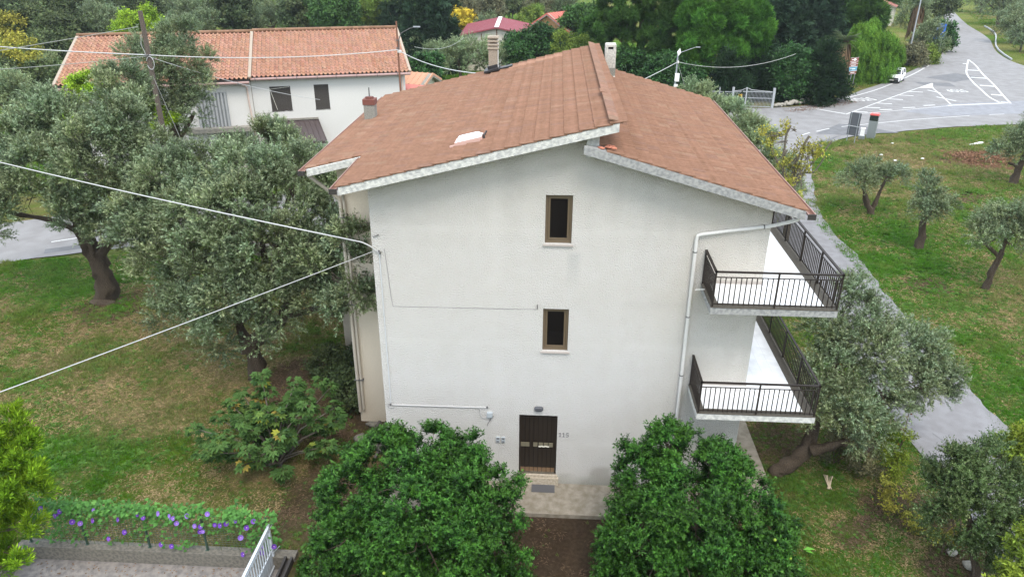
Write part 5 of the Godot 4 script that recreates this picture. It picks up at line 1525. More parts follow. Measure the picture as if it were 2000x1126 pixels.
const BG := [
	[-95.45,4.00,-114.42,4.00,1.00,"oak","dark evergreen oak at the top left corner of the grove"],
	[-96.29,3.50,-125.43,4.32,0.80,"olive","grey olive tree at the far edge of the grove above the pale shrubs"],
	[-71.61,4.00,-95.54,4.20,0.80,"oak","wide dark oak in the grove farther back than the left verge of tiles"],
	[-78.38,4.00,-118.31,4.08,0.90,"oak","blackish oak at the back of the grove above the wooden pole"],
	[-68.97,3.50,-82.27,2.86,0.80,"oak","dark oak behind the yellowing tree at the left"],
	[-61.62,3.00,-76.23,2.70,0.80,"oak","dark round oak just behind the left corner of the tiled roof"],
	[-66.86,3.00,-93.70,3.62,0.70,"olive","pale silver olive tree behind the left part of the tiled roof"],
	[-57.28,3.00,-66.06,1.97,0.90,"oak","dark bush-like oak beside the left verge of the tiled roof"],
	[-70.84,4.00,-110.64,3.60,1.00,"oak","very dark oak behind the bright green tree"],
	[-58.46,3.50,-87.57,3.13,0.80,"lime","bright yellow-green tree behind the tiled roof and the wooden pole"],
	[-69.78,3.20,-118.50,3.81,0.80,"olive","soft grey olive right of the wooden pole top in the grove"],
	[-61.11,3.00,-110.09,3.41,0.80,"olive","pale rounded olive second along the grove behind the tiled roof"],
	[-78.09,3.00,-141.83,3.59,0.80,"olive","olive at the top of the picture in the back row of the grove"],
	[-67.79,3.00,-134.96,3.84,0.80,"olive","olive in the back row between the pale olive and the dark oak"],
	[-50.68,4.00,-101.59,3.49,1.00,"oak","dark grey-green oak standing in the middle of the olive grove"],
	[-52.84,2.60,-96.74,2.31,0.80,"olive","low olive just behind the ridge tiles"],
	[-58.16,3.20,-133.27,4.38,0.80,"olive","broad olive in the back row left of the yellowish tree"],
	[-49.59,2.60,-104.48,2.94,0.70,"olive","low pale olive behind the middle of the tiled ridge"],
	[-46.80,2.80,-108.38,3.19,0.70,"olive","silver olive behind the ridge right of the low pale olive"],
	[-50.08,4.00,-126.99,3.62,1.00,"lime_dull","yellowish green tree at the top of the grove"],
	[-39.41,3.00,-101.31,2.85,0.90,"oak","dark green oak close behind the tiled ridge"],
	[-37.69,5.00,-104.35,3.62,1.10,"broad","tall deep green tree at the start of the dark wood"],
	[-31.09,5.00,-92.13,3.26,1.10,"broad","leafy green tree in the middle of the dark wood"],
	[-32.04,5.00,-107.83,3.70,1.10,"broad","tall dark green tree near the street lamp pole in the wood"],
	[-32.32,2.20,-104.65,2.11,0.70,"olive","low grey shrub-like olive behind the ridge near the metal pole"],
	[-27.15,5.00,-99.04,2.91,1.10,"lime_dull","light green tree left of the dark conifers"],
	[-27.84,2.00,-104.75,1.78,0.80,"olive","small blue-green olive left of the metal pole"],
	[-21.70,6.00,-87.60,2.21,1.60,"conifer","narrow dark conifer behind the metal pole"],
	[-16.74,6.00,-78.80,2.66,1.40,"conifer","broad dark conifer right of the metal pole"],
	[-14.16,5.00,-77.07,2.13,1.40,"conifer","dark conifer beside the red metal roof"],
	[-17.36,5.00,-103.55,2.69,1.20,"conifer","dark conifer in the back row above the yellow shrub"],
	[-14.20,3.00,-99.86,1.86,1.00,"gold","golden yellow shrub beside the red metal roof"],
	[-15.26,3.50,-122.24,3.10,0.90,"dry","olive-brown tree above the golden shrub"],
	[-11.06,3.50,-115.61,3.13,0.90,"dry","bare greyish tree above the red metal roof"],
	[-12.19,2.00,-111.57,1.87,0.80,"olive","pale olive shrub behind the red metal roof"],
	[-14.53,2.20,-81.61,2.25,0.70,"dry","brown thicket below the dark conifers"],
	[-10.66,3.00,-140.73,2.05,0.80,"oak","small dark tree standing in the green field"],
	[-8.88,3.00,-138.38,1.62,0.80,"oak","smaller dark tree in the green field beside another"],
	[-4.53,2.00,-123.65,2.03,0.80,"lime_dull","yellowish shrub behind the orange house"],
	[-3.72,3.00,-134.08,2.95,0.80,"dry","brownish tree above the orange house"],
	[-0.00,3.00,-139.27,3.44,0.80,"olive","pale grey olive above the orange house roof"],
	[1.46,4.00,-136.04,2.97,0.80,"olive","hazy olive at the top of the picture left of the pines"],
	[10.66,2.20,-60.77,1.78,0.90,"darkshrub","dark green shrub between the pine trunks behind the tall pale chimney"],
	[8.08,2.40,-64.21,1.64,0.90,"darkshrub","dark green shrub right behind the tall pale chimney"],
	[12.99,1.80,-58.83,1.33,0.90,"darkshrub","dark green shrub at the foot of the stone pine trunk"],
	[-5.59,2.00,-103.10,1.90,0.80,"lime_dull","green shrub between the red roof and the orange house"],
	[-10.97,2.60,-69.89,2.46,0.80,"olive_light","pale olive tree in front of the red-roofed building left of the chimney"],
	[-7.72,2.20,-69.78,2.34,0.70,"olive_light","pale olive tree behind the louvred chimney"],
	[-4.16,3.00,-72.55,1.92,0.90,"darkshrub","deep green citrus tree in front of the orange house"],
	[-1.06,3.00,-73.69,2.30,0.80,"darkshrub","rounded dark green tree in front of the orange house windows"],
	[-4.58,2.00,-71.42,1.43,0.90,"darkshrub","low dark green shrub just behind the roof of the white house"],
	[-13.25,2.40,-59.25,1.77,0.80,"darkshrub","dark green bush at the right end of the tiled neighbour house"],
	[-17.54,2.20,-77.51,1.28,1.20,"olive_light","spiky blue-green shrub behind the small tiled outhouse"],
	[-14.70,1.80,-72.80,1.70,0.80,"olive_light","pale green shrub behind the dark green bush"],
	[3.45,4.00,-85.19,2.69,1.00,"broad","mid green tree right of the orange house"],
	[2.45,3.00,-68.91,2.30,0.80,"lime_dull","green shrub behind the upper edge of the white house roof"],
	[40.02,5.00,-149.53,4.23,1.00,"olive","hazy pale tree between the stone pine and the dark cedar"],
	[30.84,9.50,-90.62,4.76,1.20,"conifer","tall black-green cedar behind the driveway gate"],
	[26.07,5.40,-74.09,3.55,1.10,"conifer","drooping dark cedar right of the stone pine"],
	[32.59,6.20,-84.58,3.91,1.20,"conifer","dark cedar above the shaggy palm trunk"],
	[20.75,2.60,-62.26,1.90,1.00,"darkconifer","dark evergreen behind the driveway gate"],
	[23.80,2.20,-61.80,2.63,1.00,"darkshrub","dense dark green evergreen right of the driveway gate"],
	[26.82,1.90,-61.38,2.40,1.00,"darkconifer","blackish evergreen left of the brown tourist signs"],
	[17.13,2.00,-59.45,1.75,1.00,"darkconifer","dark shrub behind the left part of the driveway gate"],
	[38.74,5.50,-93.07,4.23,1.10,"pine","dull green pine above the palm with the dry skirt"],
	[42.10,5.00,-91.63,3.06,1.00,"pine","bright green pine left of the tall palm"],
	[55.42,4.00,-107.39,2.38,1.00,"olive","grey olive beside the street lamp right of the palm"],
	[50.44,2.60,-91.27,2.37,0.90,"olive","grey olive around the blue sign at the corner"],
	[55.75,2.00,-100.46,1.81,0.90,"darkshrub","dark round shrub on the roadside corner"],
	[69.41,4.00,-130.83,2.80,0.90,"oak","dark olive tree at the top of the side road"],
	[49.37,0.70,-88.40,0.75,0.80,"lime_dull","small yellowish shrub by the foot of the street lamp"],
	[46.78,1.00,-86.04,1.21,0.80,"dry","dry brush beside the street lamp foot"],
	[34.69,2.00,-75.38,1.82,1.00,"pepper","dull green foliage behind the brown signs"],
	[85.94,4.00,-140.86,4.35,0.80,"olive","large grey olive in the field above the white kerb"],
	[72.89,3.00,-111.54,2.93,0.80,"olive","grey olive in the upper right field nearest the frame edge"],
	[95.56,4.00,-166.75,4.13,0.80,"olive","olive at the top of the upper right field"],
	[86.71,3.50,-130.06,4.62,0.80,"olive","olive at the right edge of the upper field"],
	[68.94,2.00,-101.60,1.67,0.80,"olive","low pale olive at the right edge below the large grey olives"],
	[-51.86,4.00,-53.80,2.19,1.30,"autumn","yellowing autumn tree at the left edge beyond the street"],
	[-70.23,4.00,-78.69,1.71,1.30,"autumn","thin yellow-green tree at the left edge of the grove"],
	[-45.65,3.00,-47.44,1.19,1.00,"oak","dark shrub under the yellowing tree by the street"],
	[-44.82,3.00,-41.58,1.85,1.00,"olive_light","pale olive at the left edge above the big olive"],
	[-52.82,2.60,-58.10,1.27,0.90,"olive_light","small pale olive left of the tiled roof"],
	[-49.73,4.00,-45.12,2.65,1.00,"oak","dark oak just outside the left edge of the grove"],
	[66.39,6.00,-143.80,4.04,1.00,"pine","pine behind the tall palm at the top of the picture"],
]

func build_far_trees() -> void:
	for t in BG:
		rnd.seed = hash(t[6])
		var kind: String = t[5]
		var r: float = t[3]
		var hc: float = t[1]
		var h: float = r * t[4]
		var nm := "olive_tree"
		if kind in ["oak", "broad"]:
			nm = "broadleaf_tree"
		elif kind in ["conifer", "darkconifer", "pine"]:
			nm = "conifer_tree"
		elif hc < 2.7 and not kind.begins_with("olive"):
			nm = "shrub"
		elif not kind.begins_with("olive"):
			nm = "deciduous_tree"
		var grp := "trees of the grove behind the tiled roof" if t[0] < -25.0 and t[2] < -60.0 else ""
		var root := thing(nm, t[6], "shrub" if nm == "shrub" else "tree", V(t[0], gy(t[0], t[2]), t[2]), 0.0, grp)
		var top := hc - root.position.y
		var mb := MB.new()
		mb.tube([V(0, -0.2, 0), V(rnd.randf_range(-0.1, 0.1) * r, top * 0.5, 0), V(rnd.randf_range(-0.2, 0.2) * r, top, rnd.randf_range(-0.1, 0.1) * r)], [0.085 * r, 0.065 * r, 0.03 * r], 7)
		for i in 4:
			var a := TAU * i / 4.0 + rnd.randf()
			mb.tube([V(0, top * 0.45, 0), V(cos(a) * r * 0.35, top * 0.75, sin(a) * r * 0.35), V(cos(a) * r * 0.7, top * 1.02, sin(a) * r * 0.7)], [0.045 * r, 0.03 * r, 0.012 * r], 5)
		obj("trunk", mb.mesh(mats.bark), root)
		var lobes := []
		if kind in ["conifer", "darkconifer"]:
			var tiers := 7
			var bottom := 0.06 * top
			var full := top + h * 1.1
			for i in tiers:
				var y := lerpf(bottom + 0.1 * full, full, float(i) / (tiers - 1))
				var rr := r * lerpf(1.05, 0.22, pow(float(i) / (tiers - 1), 1.3))
				var nn := maxi(1, int(5 * rr / r + 0.5))
				for q in nn:
					var a := TAU * q / nn + i * 1.1 + rnd.randf() * 0.5
					lobes.append([cos(a) * rr * 0.62, y + rnd.randf_range(-0.1, 0.1) * r, sin(a) * rr * 0.62, rr * 0.46])
		else:
			var nl := 9
			for i in nl:
				var a := TAU * i / nl * 2.0 + rnd.randf() * 0.8
				var q := rnd.randf_range(0.25, 0.68) * r
				lobes.append([cos(a) * q, top + rnd.randf_range(-0.55, 0.62) * h, sin(a) * q, rnd.randf_range(0.32, 0.5) * r])
			lobes.append([0.0, top + 0.35 * h, 0.0, 0.5 * r])
			if nm == "shrub" or kind in ["darkshrub", "broad"]:
				for i in 4:
					var a := TAU * i / 4.0 + rnd.randf()
					lobes.append([cos(a) * 0.5 * r, top * 0.35, sin(a) * 0.5 * r, 0.5 * r])
		var near: bool = t[2] > -75.0
		var sz := 1.7 if near else 2.2
		if kind in ["conifer", "darkconifer"]:
			sz = 1.6
		crown(root, kind, lobes, {"size": sz, "dens": (20.0 if kind in ["conifer", "darkconifer"] else 15.0), "per": 15, "lo": -0.7, "cr": 0.42, "up": -0.25 if kind == "conifer" else 0.3})

func build_fig() -> void:
	rnd.seed = 77
	var at := V(-8.5, -0.12, -0.55)
	var fig := thing("fig_shrub", "broad-leaved fig shrub with some yellow leaves on the lawn left of the house", "shrub", at)
	var lm := func(c: Color) -> ArrayMesh:
		var mb := MB.new()
		for q in [[0.0, 0.95, 0.46], [0.7, 0.84, 0.42], [-0.7, 0.84, 0.42], [1.45, 0.58, 0.38], [-1.45, 0.58, 0.38]]:
			var d := V(sin(q[0]), cos(q[0]), 0)
			mb.leaf(V(0, 0.05, 0), d, Vector3.BACK, q[1], q[2] * 1.05, c * rnd.randf_range(0.9, 1.1), 0.25)
			mb.leaf(V(0, 0.05, 0.012), d, Vector3.BACK, q[1] * 0.8, 0.022, Color(0.24, 0.33, 0.14), 0.0)
		mb.leaf(V(0, -0.5, 0), V(0, 1, 0), Vector3.BACK, 0.6, 0.03, Color(0.26, 0.32, 0.12), 0.0)
		return mb.mesh(mats.leaf_matt)
	var kinds := []
	for c in [Color(0.064, 0.128, 0.034), Color(0.080, 0.150, 0.036), Color(0.056, 0.110, 0.040), Color(0.110, 0.180, 0.040), Color(0.20, 0.255, 0.048), Color(0.28, 0.29, 0.045), Color(0.26, 0.20, 0.045)]:
		kinds.append(lm.call(c))
	var st := MB.new()
	var ends := []
	for i in 46:
		var a := TAU * i / 46.0 * 2.0 + rnd.randf() * 0.5
		var r := rnd.randf_range(0.5, 2.6)
		var e := V(cos(a) * r * 0.98, rnd.randf_range(1.0, 3.1) - 0.30 * r + 0.1, sin(a) * r * 0.72 - 0.2)
		st.tube([V(rnd.randf_range(-0.2, 0.2), 0, rnd.randf_range(-0.2, 0.2)), V(e.x * 0.45, e.y * 0.62, e.z * 0.45), e], [0.04, 0.026, 0.012], 6)
		ends.append(e)
		ends.append(V(e.x * 0.7, e.y * 0.85, e.z * 0.7) + rdir() * 0.18)
	obj("stems", st.mesh(mats.bark_pale), fig)
	var k := 0
	var xf := []
	var cols := []
	for e in ends:
		for q in 14:
			var a := TAU * q / 14.0 + rnd.randf()
			var out := V(cos(a), rnd.randf_range(-0.35, 0.6), sin(a)).normalized()
			var s := rnd.randf_range(0.17, 0.28)
			var p: Vector3 = e + out * 0.13 + V(0, rnd.randf_range(-0.16, 0.12), 0)
			var nn := (Vector3.UP + rdir() * 0.45).normalized()
			var y := (out - nn * out.dot(nn)).normalized()
			var b := Basis(y.cross(nn) * s, y * s, nn * s)
			var which := rnd.randi() % 4
			if rnd.randf() < 0.10 + (0.08 if e.y < 1.0 else 0.0):
				which = 4 + rnd.randi() % 3
			if k < 300 and rnd.randf() < 0.62:
				var o := part("leaf", kinds[which], fig, k)
				o.transform = Transform3D(b, p)
				k += 1
			else:
				xf.append(Transform3D(b, p))
				var t := rnd.randf_range(0.8, 1.15)
				cols.append(Color(t, t, t))
	mm("foliage", kinds[0], xf, cols, fig)

func build_grass() -> void:
	rnd.seed = 5
	var tuft := MB.new()
	for i in 9:
		var a := rnd.randf() * TAU
		var d := V(cos(a) * 0.7, 1.0, sin(a) * 0.7).normalized()
		var b := V(rnd.randf_range(-0.05, 0.05), -0.01, rnd.randf_range(-0.05, 0.05))
		tuft.leaf(b, d, rdir(), rnd.randf_range(0.07, 0.16), rnd.randf_range(0.010, 0.017), Color(1, 1, 1) * rnd.randf_range(0.75, 1.2), 0.0)
	var tm := tuft.mesh(mats.grass)
	var weed := MB.new()
	for i in 12:
		var a := rnd.randf() * TAU
		var d := V(cos(a), rnd.randf_range(0.15, 0.7), sin(a)).normalized()
		weed.leaf(V(0, 0.01, 0), d, Vector3.UP, rnd.randf_range(0.08, 0.17), rnd.randf_range(0.035, 0.06), Color(1, 1, 1) * rnd.randf_range(0.8, 1.2), 0.1)
	var wm := weed.mesh(mats.grass)
	var litter := MB.new()
	for i in 7:
		var a := rnd.randf() * TAU
		litter.leaf(V(rnd.randf_range(-0.12, 0.12), 0.012, rnd.randf_range(-0.12, 0.12)), V(cos(a), rnd.randf_range(-0.05, 0.15), sin(a)).normalized(), Vector3.UP, rnd.randf_range(0.08, 0.22), rnd.randf_range(0.010, 0.024), Color(1, 1, 1) * rnd.randf_range(0.5, 1.4), 0.0)
	var lm := litter.mesh(mats.leaf_matt)
	var regions := [
		["grass", "short patchy lawn of dry and green grass left of the white house", -32.0, -4.9, -17.5, 3.2, 95000],
		["grass", "green grass of the garden between the white house and the lane", 5.2, 12.6, -14.0, 6.0, 42000],
		["grass", "rough green and yellow grass of the field right of the lane", 15.4, 50.0, -50.5, -2.0, 90000],
		["grass", "sparse weeds on the dark soil in front of the house", -6.6, 5.6, 1.3, 6.0, 1800],
		["grass", "roadside grass of the upper right field above the junction", 56.0, 110.0, -175.0, -76.0, 14000],
		["grass", "grass verge under the weeping tree by the white car", 25.0, 48.0, -88.0, -58.5, 7000]]
	for g in regions:
		var xf := []
		var cols := []
		var xf2 := []
		var cols2 := []
		var xf3 := []
		var cols3 := []
		var n: int = g[6]
		for i in n:
			var x := rnd.randf_range(g[2], g[3])
			var z := rnd.randf_range(g[4], g[5])
			if g[2] > 15.0 and g[2] < 16.0: # the field: denser near
				var u := pow(rnd.randf(), 1.5)
				z = lerpf(g[5], g[4], u)
				x = rnd.randf_range(15.4 + maxf(0.0, (-z - 26.0) * 0.36), 22.0 - z * 0.55)
				if z < -0.337 * x - 37.4 and x < 26.0 or z < -44.6 - (x - 24.0) * 0.42:
					continue
			if g[2] == 5.2 and ((x < 6.9 and z < 0.5) or x > 12.3):
				continue
			if g[2] == -32.0 and z < -17.2 + (x + 20.0) * -0.22 and x < -15.0:
				continue
			if g[2] == -32.0 and x > -6.7 and z < -2.8:
				continue
			if g[2] == 56.0 and x < 58.6 + (-z - 80.0) * 0.37 + 2.0:
				continue
			if g[2] == 25.0 and z > -58.8 - (x - 25.0) * 1.16:
				continue
			if in_court(x, z):
				continue
			var k := cover(x, z)
			var chance := (1.0 - k.y * 0.93) * (1.0 - k.x * 0.35)
			var far := V(x, 0, z).distance_to(V(0, 15, 18))
			var sc := clampf(far / 30.0, 0.8, 2.6)
			var big := fn2.get_noise_2d(x * 4.0, z * 4.0)
			if rnd.randf() > chance * (0.55 + 0.8 * maxf(big, -0.2) + 0.3 * k.z):
				if rnd.randf() < (0.75 if k.y < 0.5 else 0.4):
					var lc := Color(0.34, 0.255, 0.130) if k.y < 0.5 else Color(0.17, 0.115, 0.075)
					if x > 30.0 and k.y > 0.4:
						lc = Color(0.27, 0.15, 0.09)
					xf3.append(at_dir(V(x, gy(x, z), z), (Vector3.UP + rdir() * 0.15).normalized(), sc * rnd.randf_range(0.7, 1.4)))
					cols3.append(jit(lc, 0.35))
				continue
			var c := Color(0.140, 0.215, 0.030).lerp(Color(0.085, 0.235, 0.016), k.z).lerp(Color(0.33, 0.28, 0.14), k.x * rnd.randf_range(0.2, 1.0))
			var tr := at_dir(V(x, gy(x, z), z), (Vector3.UP + rdir() * 0.25).normalized(), sc * rnd.randf_range(0.6, 1.25) * (0.8 + 0.6 * maxf(big, 0.0)))
			if rnd.randf() < 0.16 + 0.25 * k.z and k.x < 0.6:
				xf2.append(tr.scaled_local(Vector3.ONE * rnd.randf_range(0.5, 1.0)))
				cols2.append(jit(Color(0.065, 0.160, 0.028).lerp(Color(0.11, 0.20, 0.04), rnd.randf()), 0.25))
			else:
				xf.append(tr)
				cols.append(jit(c, 0.25))
		var root := thing(g[0], g[1], "grass")
		root.set_meta("kind", "stuff")
		mm("blades", tm, xf, cols, root)
		mm("weeds", wm, xf2, cols2, root)
		mm("straw", lm, xf3, cols3, root)

# ---------------------------------------------------------------- neighbours
func frame_at(o: Vector3, deg: float) -> Transform3D: return Transform3D(Basis(Vector3.UP, deg_to_rad(deg)), o)

func window_box(parent: Node, x0: float, x1: float, y0: float, y1: float, z: float, m: Material, boards: int) -> Node3D:
	var w := Node3D.new()
	w.name = "window"
	parent.add_child(w, true)
	for i in boards:
		var b := MB.new()
		var a := lerpf(x0, x1, float(i) / boards) + 0.008
		var c := lerpf(x0, x1, float(i + 1) / boards) - 0.008
		b.box2(V(a, y0 + 0.05, z - 0.09), V(c, y1 - 0.05, z - 0.05 + 0.012 * (i % 2)))
		part("board", b.mesh(m), w, i)
	var k := MB.new()
	k.box2(V(x0 + 0.01, y0 + 0.01, z - 0.108), V(x1 - 0.01, y1 - 0.01, z - 0.1015))
	obj("backing", k.mesh(m), w)
	var f := MB.new()
	f.box2(V(x0, y0, z - 0.10), V(x0 + 0.05, y1, z - 0.02))
	f.box2(V(x1 - 0.05, y0, z - 0.10), V(x1, y1, z - 0.02))
	f.box2(V(x0 + 0.05, y1 - 0.05, z - 0.10), V(x1 - 0.05, y1, z - 0.022))
	f.box2(V(x0 - 0.03, y0 - 0.06, z - 0.10), V(x1 + 0.03, y0 + 0.045, z + 0.03))
	obj("frame", f.mesh(m), w)
	return w

func build_neighbour() -> void:
	rnd.seed = 21
	var n := thing("neighbour_house", "long white two-storey house with a curved-tile roof beyond the street", "house")
	n.transform = frame_at(V(-15.271, 0, -33.509), 17.5)
	var x0 := -17.3
	var xs := -5.45
	var x1 := 4.95
	var wz := -0.4
	var w1 := [-4.30, -2.93, 4.12, 5.78]
	var w2 := [-1.36, -0.38, 4.10, 5.80]
	var m := MB.new()
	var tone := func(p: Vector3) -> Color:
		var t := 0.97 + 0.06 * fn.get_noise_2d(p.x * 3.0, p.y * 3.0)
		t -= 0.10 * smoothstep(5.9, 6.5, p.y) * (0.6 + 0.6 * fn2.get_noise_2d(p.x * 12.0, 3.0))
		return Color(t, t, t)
	wall_grid(m, xs, x1, -0.3, func(_x): return 6.5, wz, [w1, w2], tone, 0.4)
	wall_grid(m, x0 + 0.4, xs, -0.3, func(_x): return 6.3, wz + 0.12, [], tone, 0.4)
	reveal(m, w1, wz, 0.14)
	reveal(m, w2, wz, 0.14)
	m.quad(V(xs, -0.3, wz), V(xs, -0.3, wz + 0.12), V(xs, 6.3, wz + 0.12), V(xs, 6.3, wz))
	m.quad(V(x1, -0.3, wz), V(x1, -0.3, -14.6), V(x1, 6.4, -14.6), V(x1, 6.4, wz))
	m.quad(V(x0 + 0.4, -0.3, -14.6), V(x0 + 0.4, -0.3, wz + 0.12), V(x0 + 0.4, 6.3, wz + 0.12), V(x0 + 0.4, 6.3, -14.6))
	m.quad(V(x1, -0.3, -14.6), V(x0 + 0.4, -0.3, -14.6), V(x0 + 0.4, 6.3, -14.6), V(x1, 6.3, -14.6))
	m.tri(V(x1, 6.4, wz), V(x1, 6.4, -14.6), V(x1, 8.4, -7.5))
	m.tri(V(x0 + 0.4, 6.3, -14.6), V(x0 + 0.4, 6.3, wz), V(x0 + 0.4, 8.3, -7.5))
	obj("wall", m.mesh(mats.far_white), n)
	m = MB.new()
	m.box2(V(xs - 0.02, -0.3, wz + 0.122), V(xs + 0.02, 6.3, wz + 0.135))
	obj("joint", m.mesh(mats.far_grey), n)
	window_box(n, w1[0], w1[1], w1[2], w1[3], wz - 0.03, mats.shutter_wood, 8)
	window_box(n, w2[0], w2[1], w2[2], w2[3], wz - 0.03, mats.shutter_wood, 6)
	m = MB.new()
	m.bar(V(w1[0] + 0.02, w1[3] - 0.12, wz + 0.02), V(w1[0] + 0.36, w1[2] + 0.1, wz + 0.02), 0.035, 0.035, Vector3.BACK)
	m.bar(V(w1[0] + 0.05, w1[3] - 0.16, wz + 0.02), V(w1[1] - 0.05, w1[3] - 0.05, wz + 0.02), 0.03, 0.03, Vector3.BACK)
	obj("leaning_batten", m.mesh(mats.chimney_white), n)
	# roof
	var roof := Node3D.new()
	roof.name = "roof"
	n.add_child(roof, true)
	var ang := atan2(2.1, 7.5)
	m = MB.new()
	for s in [[xs, x1 + 0.36, 6.5, 0.0], [x0, xs, 6.44, 0.12]]:
		m.prism(P2([[s[0], s[3]], [s[1], s[3]], [s[1], -7.5], [s[0], -7.5]]), func(p): return s[2] - 0.05 + (s[3] - p.y) * 0.28, 0.14)
		m.prism(P2([[s[0], -7.5], [s[1], -7.5], [s[1], -15.0], [s[0], -15.0]]), func(p): return s[2] - 0.05 + (15.0 + s[3] + p.y) * 0.28, 0.14)
	obj("roof_slab", m.mesh(mats.gutter_end), roof)
	var t := MB.new()
	var pw := 0.29
	for k in 8: # one tile: a roll and a pan
		var u0 := float(k) / 8
		var u1 := float(k + 1) / 8
		var h := func(u: float) -> float: return 0.085 * sin(PI * u / 0.5) if u < 0.5 else -0.02 * sin(PI * (u - 0.5) / 0.5)
		var a := V(u0 * pw, h.call(u0) + 0.05, 0)
		var b := V(u1 * pw, h.call(u1) + 0.05, 0)
		var d := V(u1 * pw, h.call(u1), -0.52)
		var e := V(u0 * pw, h.call(u0), -0.52)
		t.quad(a, b, d, e)
		if k >= 4:
			t.quad(V(a.x, a.y - 0.04, 0), V(b.x, b.y - 0.04, 0), b, a)
	var tile := t.mesh(mats.clay)
	var xf := []
	var cols := []
	for s in [[xs + 0.12, x1 + 0.30, 6.5, 0.0], [x0 + 0.1, xs - 0.12, 6.44, 0.12]]:
		for side in 2:
			var b := Basis(Vector3.RIGHT, ang)
			for i in 17:
				var x: float = s[0]
				while x < s[1]:
					var d := i * 0.455 * cos(ang)
					var p := V(x, s[2] + i * 0.455 * sin(ang), s[3] - d + 0.04)
					var tr := Transform3D(b, p)
					if side == 1:
						tr = Transform3D(Basis(Vector3.UP, PI) * b, V(x + pw, p.y, -15.0 + s[3] + d - 0.04))
					tr = tr.rotated_local(Vector3.UP, rnd.randf_range(-0.03, 0.03))
					if rnd.randf() < 0.02:
						tr.origin.y += 0.02
					xf.append(tr)
					var c := Color(0.43, 0.235, 0.165)
					if rnd.randf() < 0.25:
						c = Color(0.45, 0.26, 0.18)
					elif rnd.randf() < 0.2:
						c = Color(0.38, 0.195, 0.135)
					cols.append(jit(c, 0.07))
					x += pw
	mm("roof_tiles", tile, xf, cols, roof)
	var k := 0
	var x := x0
	while x < x1 + 0.2:
		var rm := MB.new()
		rm.tube([V(x, 8.65 if x < xs else 8.70, -7.5), V(x + 0.44, (8.65 if x < xs else 8.70) + 0.015, -7.5)], [0.14, 0.12], 8, Color(0.25, 0.15, 0.10) * rnd.randf_range(0.8, 1.15))
		part("ridge_tile", rm.mesh(mats.clay), roof, k)
		k += 1
		x += 0.41
	m = MB.new()
	for q in [[x0 + 0.05, 6.44, 0.12], [xs, 6.48, 0.1], [x1 + 0.33, 6.5, 0.0]]:
		m.bar(V(q[0], q[1] + 0.02, q[2] + 0.02), V(q[0], q[1] + 2.12, q[2] - 7.5), 0.2, 0.14)
	obj("verge", m.mesh(mats.chimney_plaster), roof)
	m = MB.new()
	m.tube([V(xs + 0.05, 6.38, 0.08), V(x1 + 0.35, 6.38, 0.08)], [0.09, 0.09], 8)
	m.tube([V(x0, 6.20, 0.20), V(xs - 0.05, 6.20, 0.20)], [0.09, 0.09], 8)
	obj("gutter", m.mesh(mat("gutter_pink", L(0.33, 0.215, 0.20), 0.6)), roof)
	m = MB.new()
	for q in [-5.1, -3.7, -2.4, -1.05, 0.2, 1.6, 3.0, 4.4, -7.6, -6.2, -9.4]:
		m.box(V(q, 6.38 if q > xs else 6.2, 0.10 if q > xs else 0.22), V(0.035, 0.22, 0.2))
	obj("gutter_bracket", m.mesh(mats.clip), roof)
	m = MB.new()
	m.tube([V(-6.0, 6.12, 0.2), V(-5.9, 6.0, 0.0), V(-5.72, 5.85, -0.2), V(-5.72, 5.0, -0.2), V(-5.62, 3.0, -0.2), V(-5.6, 0.0, -0.2)], [0.06, 0.06, 0.06, 0.06, 0.06, 0.06], 8)
	m.tube([V(4.75, 6.25, -0.1), V(4.75, 6.1, -0.3), V(4.75, 0.0, -0.3)], [0.06, 0.06, 0.06], 8)
	obj("downpipe", m.mesh(mat("pvc_pink", L(0.55, 0.43, 0.38), 0.6)), n)
	# sheet canopies with standing seams
	for q in [[-5.15, -1.3, 3.45, -0.85, 1.75, 1.35], [-7.85, -6.3, 3.05, -6.3, 1.85, 0.95]]:
		var cn := Node3D.new()
		cn.name = "canopy"
		n.add_child(cn, true)
		m = MB.new()
		var a := V(q[0], q[2], wz + 0.02)
		var b := V(q[1], q[2], wz + 0.02)
		var d := V(q[3], q[2] - 1.15, wz + q[4])
		var e := V(q[0] + (0.25 if q[3] != q[1] else 0.0), q[2] - 1.15, wz + q[4])
		m.quad(e, d, b, a)
		m.quad(e - V(0, 0.05, 0), a - V(0, 0.05, 0), b - V(0, 0.05, 0), d - V(0, 0.05, 0))
		obj("sheet", m.mesh(mats.brown_sheet), cn)
		var ns := 12 if q[3] != q[1] else 5
		for i in ns + 1:
			m = MB.new()
			var f := float(i) / ns
			m.bar(a.lerp(b, f) + V(0, 0.025, 0), e.lerp(d, f) + V(0, 0.025, 0), 0.035, 0.055)
			part("seam", m.mesh(mats.brown_sheet), cn, i)
		m = MB.new()
		m.bar(e - V(0, 0.08, 0), d - V(0, 0.08, 0), 0.08, 0.17)
		m.bar(d - V(0, 0.10, 0), b - V(0, 0.12, 0), 0.06, 0.12)
		obj("fascia", m.mesh(mats.brown_sheet), cn)
		m = MB.new()
		m.bar(a + V(-0.05, 0.07, 0.03), b + V(0.03, 0.07, 0.03), 0.14, 0.12)
		obj("flashing", m.mesh(mats.far_grey), cn)
		m = MB.new()
		m.box2(V(q[0] + 0.2, -0.2, wz + 0.02), V(q[3] - 0.1, q[2] - 1.2, wz + q[4] - 0.25))
		obj("porch_wall", m.mesh(mats.far_cream if q[0] < -6.0 else mats.fascia_light), cn)
	# ledge and corrugated screen of the lower part
	m = MB.new()
	m.box2(V(-10.0, 3.0, wz + 0.122), V(-5.6, 3.28, wz + 0.75))
	obj("ledge", m.mesh(mats.far_grey), n)
	var sc := Node3D.new()
	sc.name = "corrugated_screen"
	n.add_child(sc, true)
